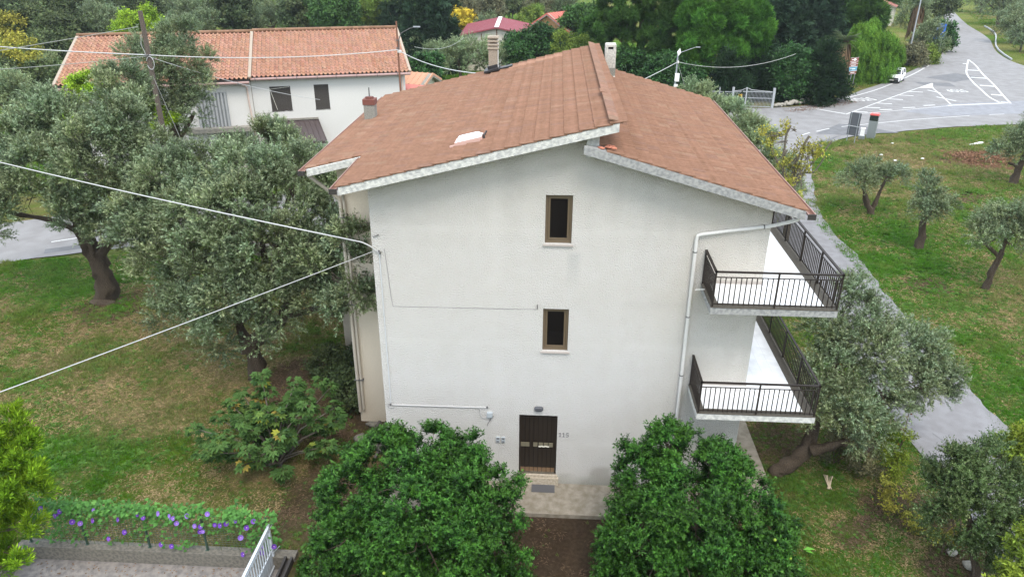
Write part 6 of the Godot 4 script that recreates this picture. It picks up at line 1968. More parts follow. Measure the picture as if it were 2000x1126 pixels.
	for i in 9:
		m = MB.new()
		m.obox(V(-9.0 + i * 0.225, 4.42, wz + 0.19), V(0.06, 0, 0), V(0, 1.14, 0), V(0, 0, 0.05))
		part("rib", m.mesh(mats.corr_grey), sc, i)
	m = MB.new()
	m.box2(V(-9.1, 3.29, wz + 0.125), V(-7.1, 5.54, wz + 0.15))
	obj("sheet", m.mesh(mats.galv_dull), sc)
	m = MB.new()
	m.box2(V(-0.75, 1.2, wz + 0.004), V(4.0, 1.45, wz + 0.6))
	obj("ledge", m.mesh(mats.brown_sheet), n)
	m = MB.new()
	m.box2(V(5.3, 4.1, -3.2), V(6.9, 4.3, -1.6))
	m.prism(P2([[5.0, -1.3], [7.2, -1.3], [7.2, -3.6], [5.0, -3.6]]), func(p): return 5.1 - (p.y + 1.3) * 0.0 - (p.x - 5.0) * 0.12, 0.12)
	obj("side_lean_to", m.mesh(mats.red_tile), n)
	m = MB.new()
	m.box2(V(5.0, -0.2, -3.4), V(6.95, 4.7, -1.5))
	obj("side_wall", m.mesh(mats.far_cream), n)

func gable(called: String, label: String, a: Vector3, deg: float, wid: float, dep: float, eave: float, peak: float, wall: Material, roofm: Material, cap: bool, ribs: int) -> Node3D:
	var h := thing(called, label, "house")
	h.transform = frame_at(a, deg)
	var m := MB.new()
	var w := wid / 2
	m.quad(V(-w, -0.3, 0), V(w, -0.3, 0), V(w, eave, 0), V(-w, eave, 0))
	m.tri(V(-w, eave, 0), V(w, eave, 0), V(0, peak, 0))
	m.quad(V(w, -0.3, 0), V(w, -0.3, -dep), V(w, eave, -dep), V(w, eave, 0))
	m.quad(V(-w, -0.3, -dep), V(-w, -0.3, 0), V(-w, eave, 0), V(-w, eave, -dep))
	m.quad(V(w, -0.3, -dep), V(-w, -0.3, -dep), V(-w, eave, -dep), V(w, eave, -dep))
	m.tri(V(w, eave, -dep), V(-w, eave, -dep), V(0, peak, -dep))
	obj("wall", m.mesh(wall), h)
	var r := Node3D.new()
	r.name = "roof"
	h.add_child(r, true)
	var sl := (peak - eave) / w
	for s in [-1.0, 1.0]:
		m = MB.new()
		m.prism(P2([[0, 0.5], [s * (w + 0.45), 0.5], [s * (w + 0.45), -dep - 0.4], [0, -dep - 0.4]]), func(p): return peak + 0.16 - absf(p.x) * sl, 0.14)
		obj("slope", m.mesh(roofm), r)
		m = MB.new()
		for i in ribs:
			var z := lerpf(0.45, -dep - 0.35, float(i) / maxi(1, ribs - 1))
			m.bar(V(0, peak + 0.17, z), V(s * (w + 0.45), peak + 0.17 - (w + 0.45) * sl, z), 0.09, 0.07)
		obj("ribs", m.mesh(roofm), r).set_meta("kind", "stuff")
	if cap:
		m = MB.new()
		m.bar(V(0, peak + 0.2, 0.55), V(0, peak + 0.2, -dep - 0.4), 0.5, 0.06)
		obj("ridge_cap", m.mesh(mats.white_paint), r)
	else:
		m = MB.new()
		for s in [-1.0, 1.0]:
			m.bar(V(0, peak + 0.02, 0.28), V(s * (w + 0.4), peak + 0.02 - (w + 0.4) * sl, 0.28), 0.42, 0.26)
		obj("barge_board", m.mesh(mats.far_grey), r)
	return h

func build_far_houses() -> void:
	var r := gable("red_roof_house", "cream building with a dark red sheet-metal roof and a white ridge cap", V(-7.45, 0, -78.0), 2.0, 8.3, 12.0, 4.1, 4.95, mats.far_cream, mats.red_sheet, true, 16)
	var m := MB.new()
	m.box2(V(-0.9, 0.0, 0.004), V(3.7, 1.7, 0.6))
	obj("lower_wall", m.mesh(mats.far_white), r)
	m = MB.new()
	for q in [-1.9, 0.0, 2.1]:
		m.box2(V(q - 0.06, 3.6 if q != 0.0 else 4.1, 0.01), V(q + 0.06, 4.3 if q != 0.0 else 4.8, 0.05))
	m.box2(V(-3.7, 1.7, 0.01), V(-0.9, 1.8, 0.12))
	obj("stain_strip", m.mesh(mats.rust), r)
	m = MB.new()
	m.box2(V(0.75, 1.4, 0.3), V(1.15, 2.6, 0.7))
	obj("flue", m.mesh(mats.rust), r)
	var o := gable("orange_house", "ochre-orange cottage with a grey-edged gable and bright red roof, half behind the pines", V(-1.18, 0, -86.0), -35.0, 7.1, 6.5, 3.85, 5.92, mats.far_orange, mats.red_tile, false, 14)
	for x in [-0.9, 0.85]:
		var w := Node3D.new()
		w.name = "window"
		o.add_child(w, true)
		m = MB.new()
		m.box2(V(x - 0.36, 2.6, 0.004), V(x + 0.36, 4.0, 0.09))
		m.box2(V(x - 0.42, 2.5, 0.004), V(x + 0.42, 2.59, 0.14))
		obj("frame", m.mesh(mats.white_paint), w)
		for q in [-0.19, 0.19]:
			m = MB.new()
			m.box2(V(x + q - 0.15, 2.68, 0.09), V(x + q + 0.15, 3.93, 0.10))
			obj("pane", m.mesh(mats.car_glass), w)
	m = MB.new()
	m.box2(V(-0.5, 3.1, 0.01), V(0.15, 3.35, 0.2))
	obj("awning", m.mesh(mats.white_paint), o)
	gable("far_house", "small pale house with a pink tiled roof at the very top behind the tall palm", V(60.5, 0, -139.0), -25.0, 8.0, 8.0, 3.4, 4.6, mats.far_cream, mat("pink_tile", L(0.40, 0.19, 0.16), 0.8), false, 16)
	var s := gable("outhouse", "small tiled outhouse beside the right end of the long neighbour house", V(-10.6, 0, -44.8), 72.0, 2.2, 2.6, 4.2, 4.7, mats.far_cream, mat("pale_tile", L(0.46, 0.25, 0.16), 0.85), false, 8)
	s.set_meta("category", "shed")
	# low garden wall by the street
	var w := thing("garden_wall", "low rough concrete garden wall under the olives at the street edge", "wall")
	m = MB.new()
	m.bar(V(-16.6, 0.1, -17.6), V(-8.5, 0.1, -15.0), 0.25, 0.9)
	m.bar(V(-16.6, 0.57, -17.6), V(-8.5, 0.57, -15.0), 0.32, 0.06)
	obj("wall", m.mesh(mats.old_concrete), w)

# ---------------------------------------------------------------- poles and cables
func sag(a: Vector3, b: Vector3, d: float, n := 14) -> Array:
	var o := []
	for i in n + 1:
		var t := float(i) / n
		o.append(a.lerp(b, t) - V(0, d * 4.0 * t * (1.0 - t), 0))
	return o

func cable(label: String, pts: Array, r: float, m: Material) -> void:
	var mb := MB.new()
	var rad := []
	for p in pts:
		rad.append(r)
	mb.tube(pts, rad, 6)
	tag(obj("overhead_cable", mb.mesh(m)), label, "cable")

func build_poles() -> void:
	var p := thing("utility_pole", "weathered round wooden utility pole between the olives at the upper left", "pole", V(-21.92, -0.1, -22.3))
	var m := MB.new()
	m.tube([V(0, -0.3, 0), V(0, 5.8, 0), V(0.02, 11.56, 0)], [0.17, 0.145, 0.12], 12)
	obj("shaft", m.mesh(mats.wood_pole), p)
	m = MB.new()
	var lp := []
	for i in 15:
		var a := PI * 1.1 + TAU * 0.9 * i / 14.0
		lp.append(V(0.12 + 0.2 * cos(a), 8.95 + 0.34 * sin(a), 0.16))
	m.tube(lp, _same(lp, 0.018), 5)
	m.tube([V(-0.1, 10.4, 0.14), V(-0.2, 9.9, 0.16), V(-0.02, 9.3, 0.15)], [0.015, 0.015, 0.015], 5)
	obj("cable_loop", m.mesh(mats.cable_white), p)
	m = MB.new()
	m.box(V(0, 9.35, 0.15), V(0.22, 0.06, 0.08))
	obj("bracket", m.mesh(mats.clip), p)
	p = thing("lamp_pole", "rusty thin metal pole with curved lamp arm at the neighbour house's right end", "street lamp", V(-9.5, -0.1, -28.0))
	m = MB.new()
	m.tube([V(0, -0.2, 0), V(0, 6, 0), V(-0.03, 10.62, 0)], [0.075, 0.065, 0.05], 8)
	obj("shaft", m.mesh(mats.rust), p)
	m = MB.new()
	m.tube([V(0.05, 9.0, 0), V(0.07, 9.6, 0.0), V(0.22, 9.95, 0.0), V(0.75, 10.22, 0), V(1.05, 10.3, 0)], [0.03, 0.03, 0.028, 0.025, 0.02], 6)
	obj("arm", m.mesh(mats.clip), p)
	m = MB.new()
	m.box(V(1.18, 10.32, 0), V(0.4, 0.06, 0.16))
	obj("lantern", m.mesh(mats.galv_dull), p)
	m = MB.new()
	m.box(V(0.08, 8.92, 0.06), V(0.22, 0.14, 0.14))
	obj("insulator", m.mesh(mats.pvc), p)
	m = MB.new()
	for y in [9.1, 9.55]:
		m.box(V(-0.02, y, 0), V(0.2, 0.05, 0.16))
	obj("clamp", m.mesh(mats.clip), p)
	p = thing("lamp_pole", "thin pole carrying a white diamond lamp head and a white meter box beside the driveway", "street lamp", V(9.75, -0.1, -45.0))
	m = MB.new()
	m.tube([V(0, -0.2, 0), V(0.02, 6.9, 0)], [0.085, 0.06], 8)
	obj("shaft", m.mesh(mats.galv_dull), p)
	m = MB.new()
	m.obox(V(0.08, 6.82, 0.1), V(0.17, 0.0, 0.0).rotated(Vector3.BACK, 0.9), V(0, 0.17, 0).rotated(Vector3.BACK, 0.3), V(0, 0, 0.04))
	obj("lamp_head", m.mesh(mats.white_paint), p)
	m = MB.new()
	m.tube([V(0.1, 6.75, 0.05), V(0.9, 7.05, 0.05), V(1.35, 7.2, 0.05)], [0.022, 0.02, 0.016], 5)
	m.box(V(1.55, 7.22, 0.05), V(0.36, 0.05, 0.12))
	obj("arm", m.mesh(mats.galv), p)
	m = MB.new()
	m.box(V(0.1, 4.85, 0.1), V(0.34, 0.62, 0.2))
	obj("meter_box", m.mesh(mats.white_paint), p)
	m = MB.new()
	m.box(V(0.06, 4.2, 0.1), V(0.3, 0.2, 0.16))
	m.box(V(0.08, 6.05, 0.08), V(0.12, 0.2, 0.12))
	obj("fitting", m.mesh(mats.pvc), p)
	p = thing("lamp_pole", "tall leaning-looking grey street lamp pole right of the weeping tree", "street lamp", V(46.4, -0.1, -86.8))
	m = MB.new()
	m.tube([V(0, -0.2, 0), V(0, 9.6, 0)], [0.11, 0.07], 8)
	obj("shaft", m.mesh(mats.galv), p)
	m = MB.new()
	m.tube([V(0, 9.5, 0), V(0.4, 10.0, 0), V(1.4, 10.2, 0)], [0.05, 0.045, 0.04], 6)
	obj("arm", m.mesh(mats.galv), p)
	m = MB.new()
	m.box(V(1.6, 10.2, 0), V(0.6, 0.1, 0.25))
	obj("lantern", m.mesh(mats.galv_dull), p)
	var pa := V(-21.9, 9.26, -22.17)
	var pb := V(-9.53, 8.91, -27.95)
	cable("thick pale overhead cable from the left edge to the wooden pole", sag(V(-43.7, 8.36, -34.0), pa, 0.1), 0.03, mats.cable_white)
	cable("thick pale overhead cable crossing the tiled roof between the wooden pole and the rusty pole", sag(pa, pb, 0.28), 0.026, mats.cable_white)
	cable("pale overhead cable from the rusty pole down to the back of the white house roof", sag(pb, V(-3.2, 9.95, -13.3), 0.25), 0.022, mats.cable_white)
	cable("thin grey cable running from the small tiled outhouse towards the red metal roof", sag(V(-8.7, 8.95, -29.0), V(-9.4, 5.9, -60.0), 0.5), 0.02, mats.cable_sun)
	cable("thin cable rising to the upper part of the wooden pole from the left edge", sag(V(-30.9, 9.45, -16.9), V(-22.1, 10.7, -22.2), 0.06), 0.014, mats.cable_sun)
	cable("thin cable below the thick one reaching the wooden pole from the left edge", sag(V(-37.1, 7.75, -24.4), V(-21.9, 9.2, -22.2), 0.12), 0.016, mats.cable_sun)
	cable("thin white cable from the wooden pole to the neighbour house windows", sag(V(-21.8, 9.15, -22.2), V(-16.0, 5.0, -32.4), 0.25), 0.015, mats.cable_white)
	cable("taut thin guy wire running down from the wooden pole through the olive", [V(-21.85, 8.2, -22.2), V(-18.6, -0.1, -20.3)], 0.010, mats.cable_sun)
	cable("heavy white twisted cable from the upper left to the corner bracket of the white house", sag(V(-26.9, 7.32, -11.22), V(-4.99, 7.76, 0.06), 0.12, 24) + [V(-4.86, 7.71, 0.07), V(-4.74, 7.64, 0.07), V(-4.60, 7.52, 0.06)], 0.019, mats.cable_white)
	cable("straight thin white cable from the lower left edge to the corner of the white house", sag(V(-10.43, 8.34, 10.41), V(-4.735, 7.46, -0.03), 0.03, 16), 0.0095, mats.cable_white)
	cable("white cable from the driveway lamp pole down behind the white house roof", sag(V(9.8, 5.95, -45.0), V(2.2, 5.6, -30.0), 0.15), 0.024, mats.cable_white)
	cable("pale cable sagging from the driveway lamp pole to the dark evergreens", sag(V(9.8, 5.95, -45.0), V(21.2, 5.75, -52.0), 0.75), 0.024, mats.cable_sun)
	cable("stay wire slanting down from the driveway lamp pole", [V(9.85, 5.8, -45.0), V(12.3, -0.1, -46.0)], 0.018, mats.cable_sun)
	cable("pair of wires at the top between the grey street lamp pole and the far corner", sag(V(46.4, 8.2, -86.8), V(62, 11.0, -118.0), 0.9), 0.035, mats.cable_sun)

func _same(a: Array, r: float) -> Array:
	var o := []
	for k in a:
		o.append(r)
	return o

# ---------------------------------------------------------------- court, fence and gate at the lower left
func build_court() -> void:
	var m := MB.new()
	m.prism(P2([[-15.2, 3.4], [-6.6, 3.4], [-6.6, 9.0], [-15.2, 9.0]]), func(_p): return -0.42, 0.1)
	struct(obj("court_floor", m.mesh(mat("court", L(0.215, 0.195, 0.185), 0.92, {tex = tex.lichen, tri = 0.3, bump = tex.rough_h, bs = 0.6}))))
	m = MB.new()
	m.bar(V(-14.1, -0.27, 3.34), V(-6.62, -0.27, 3.32), 0.30, 0.56)
	m.obox(V(-14.25, -0.29, 4.4), V(0.12, 0, 0), V(0, 0.24, 0), V(0, 0, 1.2))
	tag(obj("court_wall", m.mesh(mats.old_concrete)), "low dark-stained concrete kerb wall carrying the vine-covered fence at the lower left", "wall")
	# leaves on the court
	m = MB.new()
	rnd.seed = 12
	for i in 160:
		var a := rnd.randf() * TAU
		m.leaf(V(rnd.randf_range(-13.8, -7.4), -0.412, 3.5 + 0.55 * pow(rnd.randf(), 2.5) + 0.9 * rnd.randf() * rnd.randf()), V(cos(a), 0.03, sin(a)), Vector3.UP, 0.06, 0.035, jit(Color(0.17, 0.10, 0.055), 0.4), 0.1)
	var ll := obj("fallen_leaves", m.mesh(mats.leaf_matt))
	ll.set_meta("kind", "stuff")
	tag(ll, "brown fallen leaves along the foot of the kerb wall in the courtyard", "leaf litter")
	var f := thing("wire_fence", "green wire-mesh fence on thin posts along the courtyard kerb wall", "fence")
	var k := 0
	for x in [-14.0, -12.42, -10.66, -9.06, -7.3]:
		m = MB.new()
		m.box2(V(x - 0.022, 0.0, 3.28), V(x + 0.022, 1.22, 3.32))
		m.box2(V(x - 0.05, 0.0, 3.25), V(x + 0.05, 0.012, 3.35))
		part("post", m.mesh(mats.green_post), f, k)
		k += 1
	k = 0
	for i in 15:
		m = MB.new()
		m.bar(V(-14.0, 0.06 + i * 0.08, 3.30), V(-7.3, 0.06 + i * 0.08, 3.30), 0.004, 0.004)
		part("line_wire", m.mesh(mats.wire_mesh), f, i)
	m = MB.new()
	var x := -14.0
	while x < -7.3:
		m.bar(V(x, 0.05, 3.304), V(x, 1.2, 3.304), 0.004, 0.004, Vector3.BACK)
		x += 0.1
	obj("cross_wire", m.mesh(mats.wire_mesh), f).set_meta("kind", "stuff")
	# morning glory
	rnd.seed = 31
	var vine := thing("morning_glory_vine", "morning glory vine with purple flowers draped over the green wire fence", "vine")
	var lv := []
	for c in [Color(0.060, 0.165, 0.034), Color(0.085, 0.215, 0.042), Color(0.115, 0.265, 0.055), Color(0.05, 0.125, 0.032)]:
		var q := MB.new()
		for s in [-1.0, 1.0]:
			q.tri(V(0, 0, 0), V(s * 0.5, 0.12, -0.06), V(0, 0.95, -0.02), c) if s > 0 else q.tri(V(0, 0, 0), V(0, 0.95, -0.02), V(s * 0.5, 0.12, -0.06), c)
			q.tri(V(0, 0, 0), V(s * 0.26, -0.2, -0.04), V(s * 0.5, 0.12, -0.06), c) if s > 0 else q.tri(V(0, 0, 0), V(s * 0.5, 0.12, -0.06), V(s * 0.26, -0.2, -0.04), c)
		lv.append(q.mesh(mats.leaf))
	var st := MB.new()
	for i in 26:
		var pts := []
		var px := rnd.randf_range(-13.9, -7.2)
		for j in 7:
			pts.append(V(px, clampf(rnd.randf_range(0.85, 1.25) - 0.12 * (j % 3), 0.1, 1.3), 3.3 + rnd.randf_range(-0.12, 0.12)))
			px += rnd.randf_range(0.1, 0.28)
		st.tube(pts, _same(pts, 0.006), 4, Color(0.1, 0.14, 0.05), false)
	for i in 14:
		var px := rnd.randf_range(-13.8, -7.2)
		st.tube([V(px, 0.0, 3.3), V(px + rnd.randf_range(-0.2, 0.2), 0.5, 3.33), V(px + rnd.randf_range(-0.2, 0.2), 1.1, 3.3)], [0.006, 0.006, 0.006], 4, Color(0.1, 0.14, 0.05), false)
	obj("stems", st.mesh(mats.leaf), vine)
	var xf := []
	var cols := []
	k = 0
	for i in 1750:
		var px := rnd.randf_range(-13.95, -7.0)
		var hump := 0.5 + 0.5 * fn2.get_noise_2d(px * 9.0, 7.0)
		if px > -9.0 and px < -8.4 and rnd.randf() < 0.75 or px > -11.6 and px < -11.2 and rnd.randf() < 0.5:
			continue
		var py := 1.24 + rnd.randfn(0, 0.08) + 0.1 * hump
		var pz := 3.3 + rnd.randfn(0, 0.13)
		if rnd.randf() < 0.22:
			py = 1.2 - absf(rnd.randfn(0, 0.34)) * (0.5 + hump)
			pz = 3.36 + absf(rnd.randfn(0, 0.05))
		if px > -7.9 and rnd.randf() < 0.6:
			py = rnd.randf_range(0.15, 1.25)
			pz = 3.32 + rnd.randf_range(-0.15, 0.2)
		if (px < -12.6 or px > -10.2 and px < -9.3) and rnd.randf() < 0.12:
			py = rnd.randf_range(0.05, 0.5)
		if py < 0.04:
			py = rnd.randf_range(0.05, 0.9)
		var nn := (V(0, 0.9, 0.45) + rdir() * 0.55).normalized()
		var s := rnd.randf_range(0.07, 0.125)
		var y := (rdir() - nn * 0.1).normalized()
		y = (y - nn * y.dot(nn)).normalized()
		var t := Transform3D(Basis(y.cross(nn) * s, y * s, nn * s), V(px, py, pz))
		var w := rnd.randi() % 4
		if k < 300 and py > 1.12 and rnd.randf() < 0.5:
			var o := part("leaf", lv[w], vine, k)
			o.transform = t
			k += 1
		else:
			xf.append(t)
			var b := rnd.randf_range(0.75, 1.35)
			cols.append(Color(b, b, b))
	mm("foliage", lv[0], xf, cols, vine)
	var fm := []
	for c in [Color(0.135, 0.045, 0.36), Color(0.18, 0.065, 0.43), Color(0.23, 0.13, 0.48)]:
		var q := MB.new()
		for i in 10:
			var a0 := TAU * i / 10.0
			var a1 := TAU * (i + 1) / 10.0
			var r := 0.5
			q.tri(V(0, 0, -0.3), V(cos(a0) * r, sin(a0) * r, 0.04 * (i % 2)), V(cos(a1) * r, sin(a1) * r, 0.04 * ((i + 1) % 2)), c)
			q.tri(V(0, 0, -0.27), V(cos(a0) * 0.12, sin(a0) * 0.12, -0.19), V(cos(a1) * 0.12, sin(a1) * 0.12, -0.19), Color(0.5, 0.3, 0.6))
		fm.append(q.mesh(mats.petal))
	k = 0
	for q in [[-13.7, 1.35], [-13.55, 1.2], [-13.2, 1.42], [-12.9, 1.15], [-12.75, 1.3], [-12.5, 0.95], [-12.3, 0.9], [-11.9, 1.05], [-11.8, 1.4], [-11.2, 1.12], [-11.1, 0.72], [-10.65, 1.30], [-10.5, 1.22], [-10.05, 1.4], [-9.75, 1.36], [-9.66, 1.28], [-9.6, 1.12], [-9.75, 1.2], [-9.3, 1.34], [-9.15, 1.02], [-9.0, 1.0], [-8.95, 0.85], [-9.06, 0.8], [-8.75, 1.42], [-8.6, 1.08], [-8.45, 1.1], [-8.3, 1.12], [-8.0, 1.28], [-7.75, 1.05], [-7.55, 1.25], [-7.95, 0.72], [-7.5, 0.35], [-7.42, 0.42], [-7.52, 0.28], [-7.45, 0.2], [-7.12, 0.4], [-8.0, 0.1], [-10.2, 0.32], [-9.9, 0.3], [-11.6, 0.45]]:
		var nn := (V(rnd.randf_range(-0.6, 0.6), 0.55, 0.9)).normalized()
		var o := part("flower", fm[rnd.randi() % 3], vine, k)
		var s := rnd.randf_range(0.11, 0.15)
		var y := (Vector3.UP - nn * nn.y).normalized()
		o.transform = Transform3D(Basis(y.cross(nn) * s, y * s, nn * s), V(q[0], q[1], 3.46 + rnd.randf_range(0, 0.08)))
		k += 1
	# gate leaf, standing open
	var g := thing("courtyard_gate", "pale grey barred steel gate leaf standing open at the corner of the courtyard", "gate", V(-7.22, -0.4, 3.42))
	for q in [[V(0, 1.40, -0.02), V(0, 1.40, 2.6), 0.05, 0.05], [V(0, 1.30, 0.0), V(0, 1.30, 2.6), 0.03, 0.03], [V(0, 0.10, 0.0), V(0, 0.10, 2.6), 0.04, 0.05], [V(0, 0.62, 0.02), V(0, 0.62, 2.6), 0.02, 0.04]]:
		m = MB.new()
		m.bar(q[0], q[1], q[2] + 0.02, q[3])
		obj("rail", m.mesh(mats.gate_paint), g)
	m = MB.new()
	m.box2(V(-0.035, 0.0, -0.05), V(0.035, 1.48, 0.02))
	obj("stile", m.mesh(mats.gate_paint), g)
	for i in 18:
		m = MB.new()
		m.box2(V(-0.012, 0.12, 0.14 + i * 0.14 - 0.022), V(0.012, 1.29, 0.14 + i * 0.14 + 0.022))
		part("bar", m.mesh(mats.gate_paint), g, i)
	m = MB.new()
	m.box2(V(0.004, 0.12, 0.05), V(0.008, 0.6, 2.58))
	obj("lower_sheet", m.mesh(mats.gate_paint), g)
	m = MB.new()
	m.tube([V(0.03, 1.35, 0.0), V(0.15, 1.55, -0.1)], [0.012, 0.012], 5)
	m.tube([V(0.04, 0.55, 0.02), V(0.2, 0.72, -0.06)], [0.012, 0.012], 5)
	obj("tie", m.mesh(mats.galv), g)
	# dark channel rail beside it
	var ch := thing("rail_channel", "dark steel channel edge beside the pale courtyard gate", "rail")
	m = MB.new()
	m.box2(V(-6.86, -0.42, 3.5), V(-6.80, 0.12, 8.5))
	m.box2(V(-6.70, -0.42, 3.5), V(-6.64, 0.10, 8.5))
	m.box2(V(-6.80, -0.42, 3.5), V(-6.70, -0.02, 8.5))
	obj("channel", m.mesh(mats.gutter_end), ch)

# ---------------------------------------------------------------- street things
func build_driveway_gate() -> void:
	var g := thing("driveway_gate", "wide pale metal gate with thin bars and an arched top between galvanised posts", "gate", V(21.3, -0.1, -57.2), 0.0)
	g.rotation.y = -0.06
	var k := 0
	for x in [0.0, -2.62, -3.9, -5.2, -7.2]:
		var m := MB.new()
		var r := 0.11 if x == 0.0 or x == -3.9 else 0.06
		m.box2(V(x - r, -0.2, -r), V(x + r, 1.95, r))
		part("post", m.mesh(mats.galv), g, k)
		k += 1
	k = 0
	for s in [[-3.78, -0.12]]:
		for y in [0.14, 0.95, 1.55]:
			var m := MB.new()
			m.bar(V(s[0], y, 0), V(s[1], y, 0), 0.05, 0.06)
			part("rail", m.mesh(mats.galv), g, k)
			k += 1
	for y in [0.6, 1.5]:
		var m := MB.new()
		m.bar(V(-7.2, y, 0), V(-4.0, y, 0), 0.05, 0.06)
		part("rail", m.mesh(mats.galv), g, k)
		k += 1
	var m := MB.new()
	m.tube([V(-3.75, 1.6, 0), V(-3.1, 1.68, 0), V(-2.62, 1.92, 0), V(-2.1, 1.72, 0), V(-0.15, 1.58, 0)], [0.025, 0.025, 0.025, 0.025, 0.025], 6)
	obj("arched_rail", m.mesh(mats.galv), g)
	k = 0
	var x := -7.1
	while x < -0.1:
		m = MB.new()
		var top := 1.56 + (0.22 * maxf(0.0, 1.0 - absf(x + 2.62) / 1.1) if x > -3.8 else 0.0)
		m.box2(V(x - 0.012, 0.15, -0.012), V(x + 0.012, top, 0.012))
		part("bar", m.mesh(mats.galv), g, k)
		k += 1
		x += 0.13
	m = MB.new()
	m.box2(V(-3.35, 0.98, 0.03), V(-3.0, 1.3, 0.05))
	obj("yellow_notice", m.mesh(mats.yellow_plate), g)
	# rough stone edging to the right of it
	var w := thing("stone_edging", "broken grey stone edging between the driveway gate and the brown signs", "wall")
	rnd.seed = 3
	for i in 17:
		m = MB.new()
		var t := i / 21.0
		m.blob(V(lerpf(21.7, 27.2, t), rnd.randf_range(0.0, 0.25) + 0.2 * t, lerpf(-57.6, -60.8, t) + rnd.randf_range(-0.2, 0.2)), V(rnd.randf_range(0.2, 0.42), rnd.randf_range(0.12, 0.28), rnd.randf_range(0.15, 0.25)), rnd)
		part("stone", m.mesh(mats.stone), w, i)

func build_signs() -> void:
	# brown tourist boards on three legs
	var s := thing("tourist_signs", "stack of brown and blue tourist boards on three thin poles left of the white car", "sign", V(33.1, -0.1, -69.6), 0.55)
	for i in 3:
		var m := MB.new()
		m.tube([V(-0.62 + i * 0.55, -0.2, -0.06), V(-0.62 + i * 0.55, 2.9, -0.06)], [0.03, 0.03], 6)
		part("pole", m.mesh(mats.galv), s, i)
	var y := 1.45
	var k := 0
	for q in [[0.34, mats.sign_brown], [0.46, mats.sign_cyan], [0.30, mats.sign_brown], [0.26, mats.sign_brown], [0.42, mats.sign_brown]]:
		var m := MB.new()
		m.box2(V(-0.75, y, -0.02), V(0.6, y + q[0] - 0.03, 0.0))
		var b := part("board", m.mesh(q[1]), s, k)
		k += 1
		m = MB.new()
		for e in [[-0.78, y - 0.02, 0.63, y], [-0.78, y + q[0] - 0.03, 0.63, y + q[0] - 0.015]]:
			m.box2(V(e[0], e[1], -0.018), V(e[2], e[3], 0.008))
		m.box2(V(-0.5, y + q[0] * 0.35, 0.002), V(0.3, y + q[0] * 0.55, 0.006))
		obj("white_band", m.mesh(mats.white_paint), b)
		y += q[0]
	var m := MB.new()
	m.box2(V(-0.15, y - 0.36, 0.004), V(0.12, y - 0.10, 0.009))
	obj("emblem", m.mesh(mats.white_paint), s)
	# road sign seen from behind
	s = thing("road_sign", "pair of grey road-sign panels seen from behind at the lane mouth", "sign", V(24.2, -0.1, -43.7), -0.75)
	for x in [-0.32, 0.32]:
		m = MB.new()
		m.tube([V(x, -0.2, 0), V(x, 2.45, 0)], [0.03, 0.03], 6)
		obj("pole", m.mesh(mats.galv_dull), s)
	m = MB.new()
	m.box2(V(-0.45, 1.4, -0.06), V(0.45, 2.45, -0.035))
	obj("panel", m.mesh(mats.sign_back), s)
	m = MB.new()
	m.box2(V(-0.45, 0.62, -0.06), V(0.45, 1.33, -0.035))
	obj("panel", m.mesh(mats.sign_back), s)
	m = MB.new()
	m.box2(V(-0.46, 1.34, -0.05), V(0.46, 1.39, 0.03))
	obj("clamp", m.mesh(mats.galv), s)
	# grey speed-camera column with red cap
	s = thing("speed_camera_column", "leaning grey roadside cabinet column with a dark window and red cap", "camera box", V(26.35, -0.1, -45.2), -0.5)
	m = MB.new()
	m.box2(V(-0.32, -0.1, -0.28), V(0.32, 1.55, 0.28))
	obj("cabinet", m.mesh(mats.grey_metal), s)
	m = MB.new()
	m.box2(V(-0.325, 1.55, -0.285), V(0.325, 2.0, 0.285))
	obj("window", m.mesh(mats.car_glass), s)
	m = MB.new()
	m.box2(V(-0.35, 2.0, -0.31), V(0.35, 2.09, 0.31))
	m.obox(V(0, 2.10, 0), V(0.3, 0, 0), V(0, 0.03, 0), V(0, 0, 0.26))
	obj("cap", m.mesh(mats.red_cap), s)
	s = thing("utility_pedestal", "small white-capped pedestal box in front of the grey camera column", "cabinet", V(25.5, -0.1, -44.9), -0.4)
	m = MB.new()
	m.box2(V(-0.16, 0.35, -0.13), V(0.16, 0.92, 0.13))
	m.box2(V(-0.19, 0.92, -0.15), V(0.19, 0.98, 0.15))
	obj("box", m.mesh(mats.white_paint), s)
	m = MB.new()
	m.box2(V(-0.24, -0.1, -0.2), V(0.24, 0.35, 0.2))
	obj("base", m.mesh(mats.grey_metal), s)
	# blue sign by the corner
	s = thing("blue_road_sign", "blue road sign panel in the shrubs by the side road corner", "sign", V(52.2, -0.1, -92.2), -0.25)
	for x in [-0.6, 0.5]:
		m = MB.new()
		m.tube([V(x, -0.2, -0.06), V(x, 5.2, -0.06)], [0.04, 0.04], 6)
		obj("pole", m.mesh(mats.galv), s)
	m = MB.new()
	m.box2(V(-0.75, 2.7, -0.02), V(0.7, 4.75, 0.02))
	obj("panel", m.mesh(mats.sign_blue), s)
	m = MB.new()
	m.box2(V(-0.68, 3.55, 0.021), V(0.62, 3.60, 0.026))
	m.box2(V(-0.45, 4.1, 0.021), V(0.2, 4.17, 0.026))
	m.box2(V(-0.45, 3.2, 0.021), V(0.3, 3.27, 0.026))
	obj("white_line", m.mesh(mats.white_paint), s)
	# white roadside line of low kerb in the upper field
	m = MB.new()
	for i in 9:
		var a := V(81.7, 0.02, -137.4).lerp(V(62.8, 0.02, -92.3), i / 9.0) + V(sin(i * 0.7) * 0.8, 0, 0)
		var b := V(81.7, 0.02, -137.4).lerp(V(62.8, 0.02, -92.3), (i + 0.97) / 9.0) + V(sin((i + 1) * 0.7) * 0.8, 0, 0)
		m.bar(a, b, 0.16, 0.2)
	tag(obj("white_kerb", m.mesh(mats.corr_grey)), "thin pale kerb running through the grass of the upper right field", "kerb")

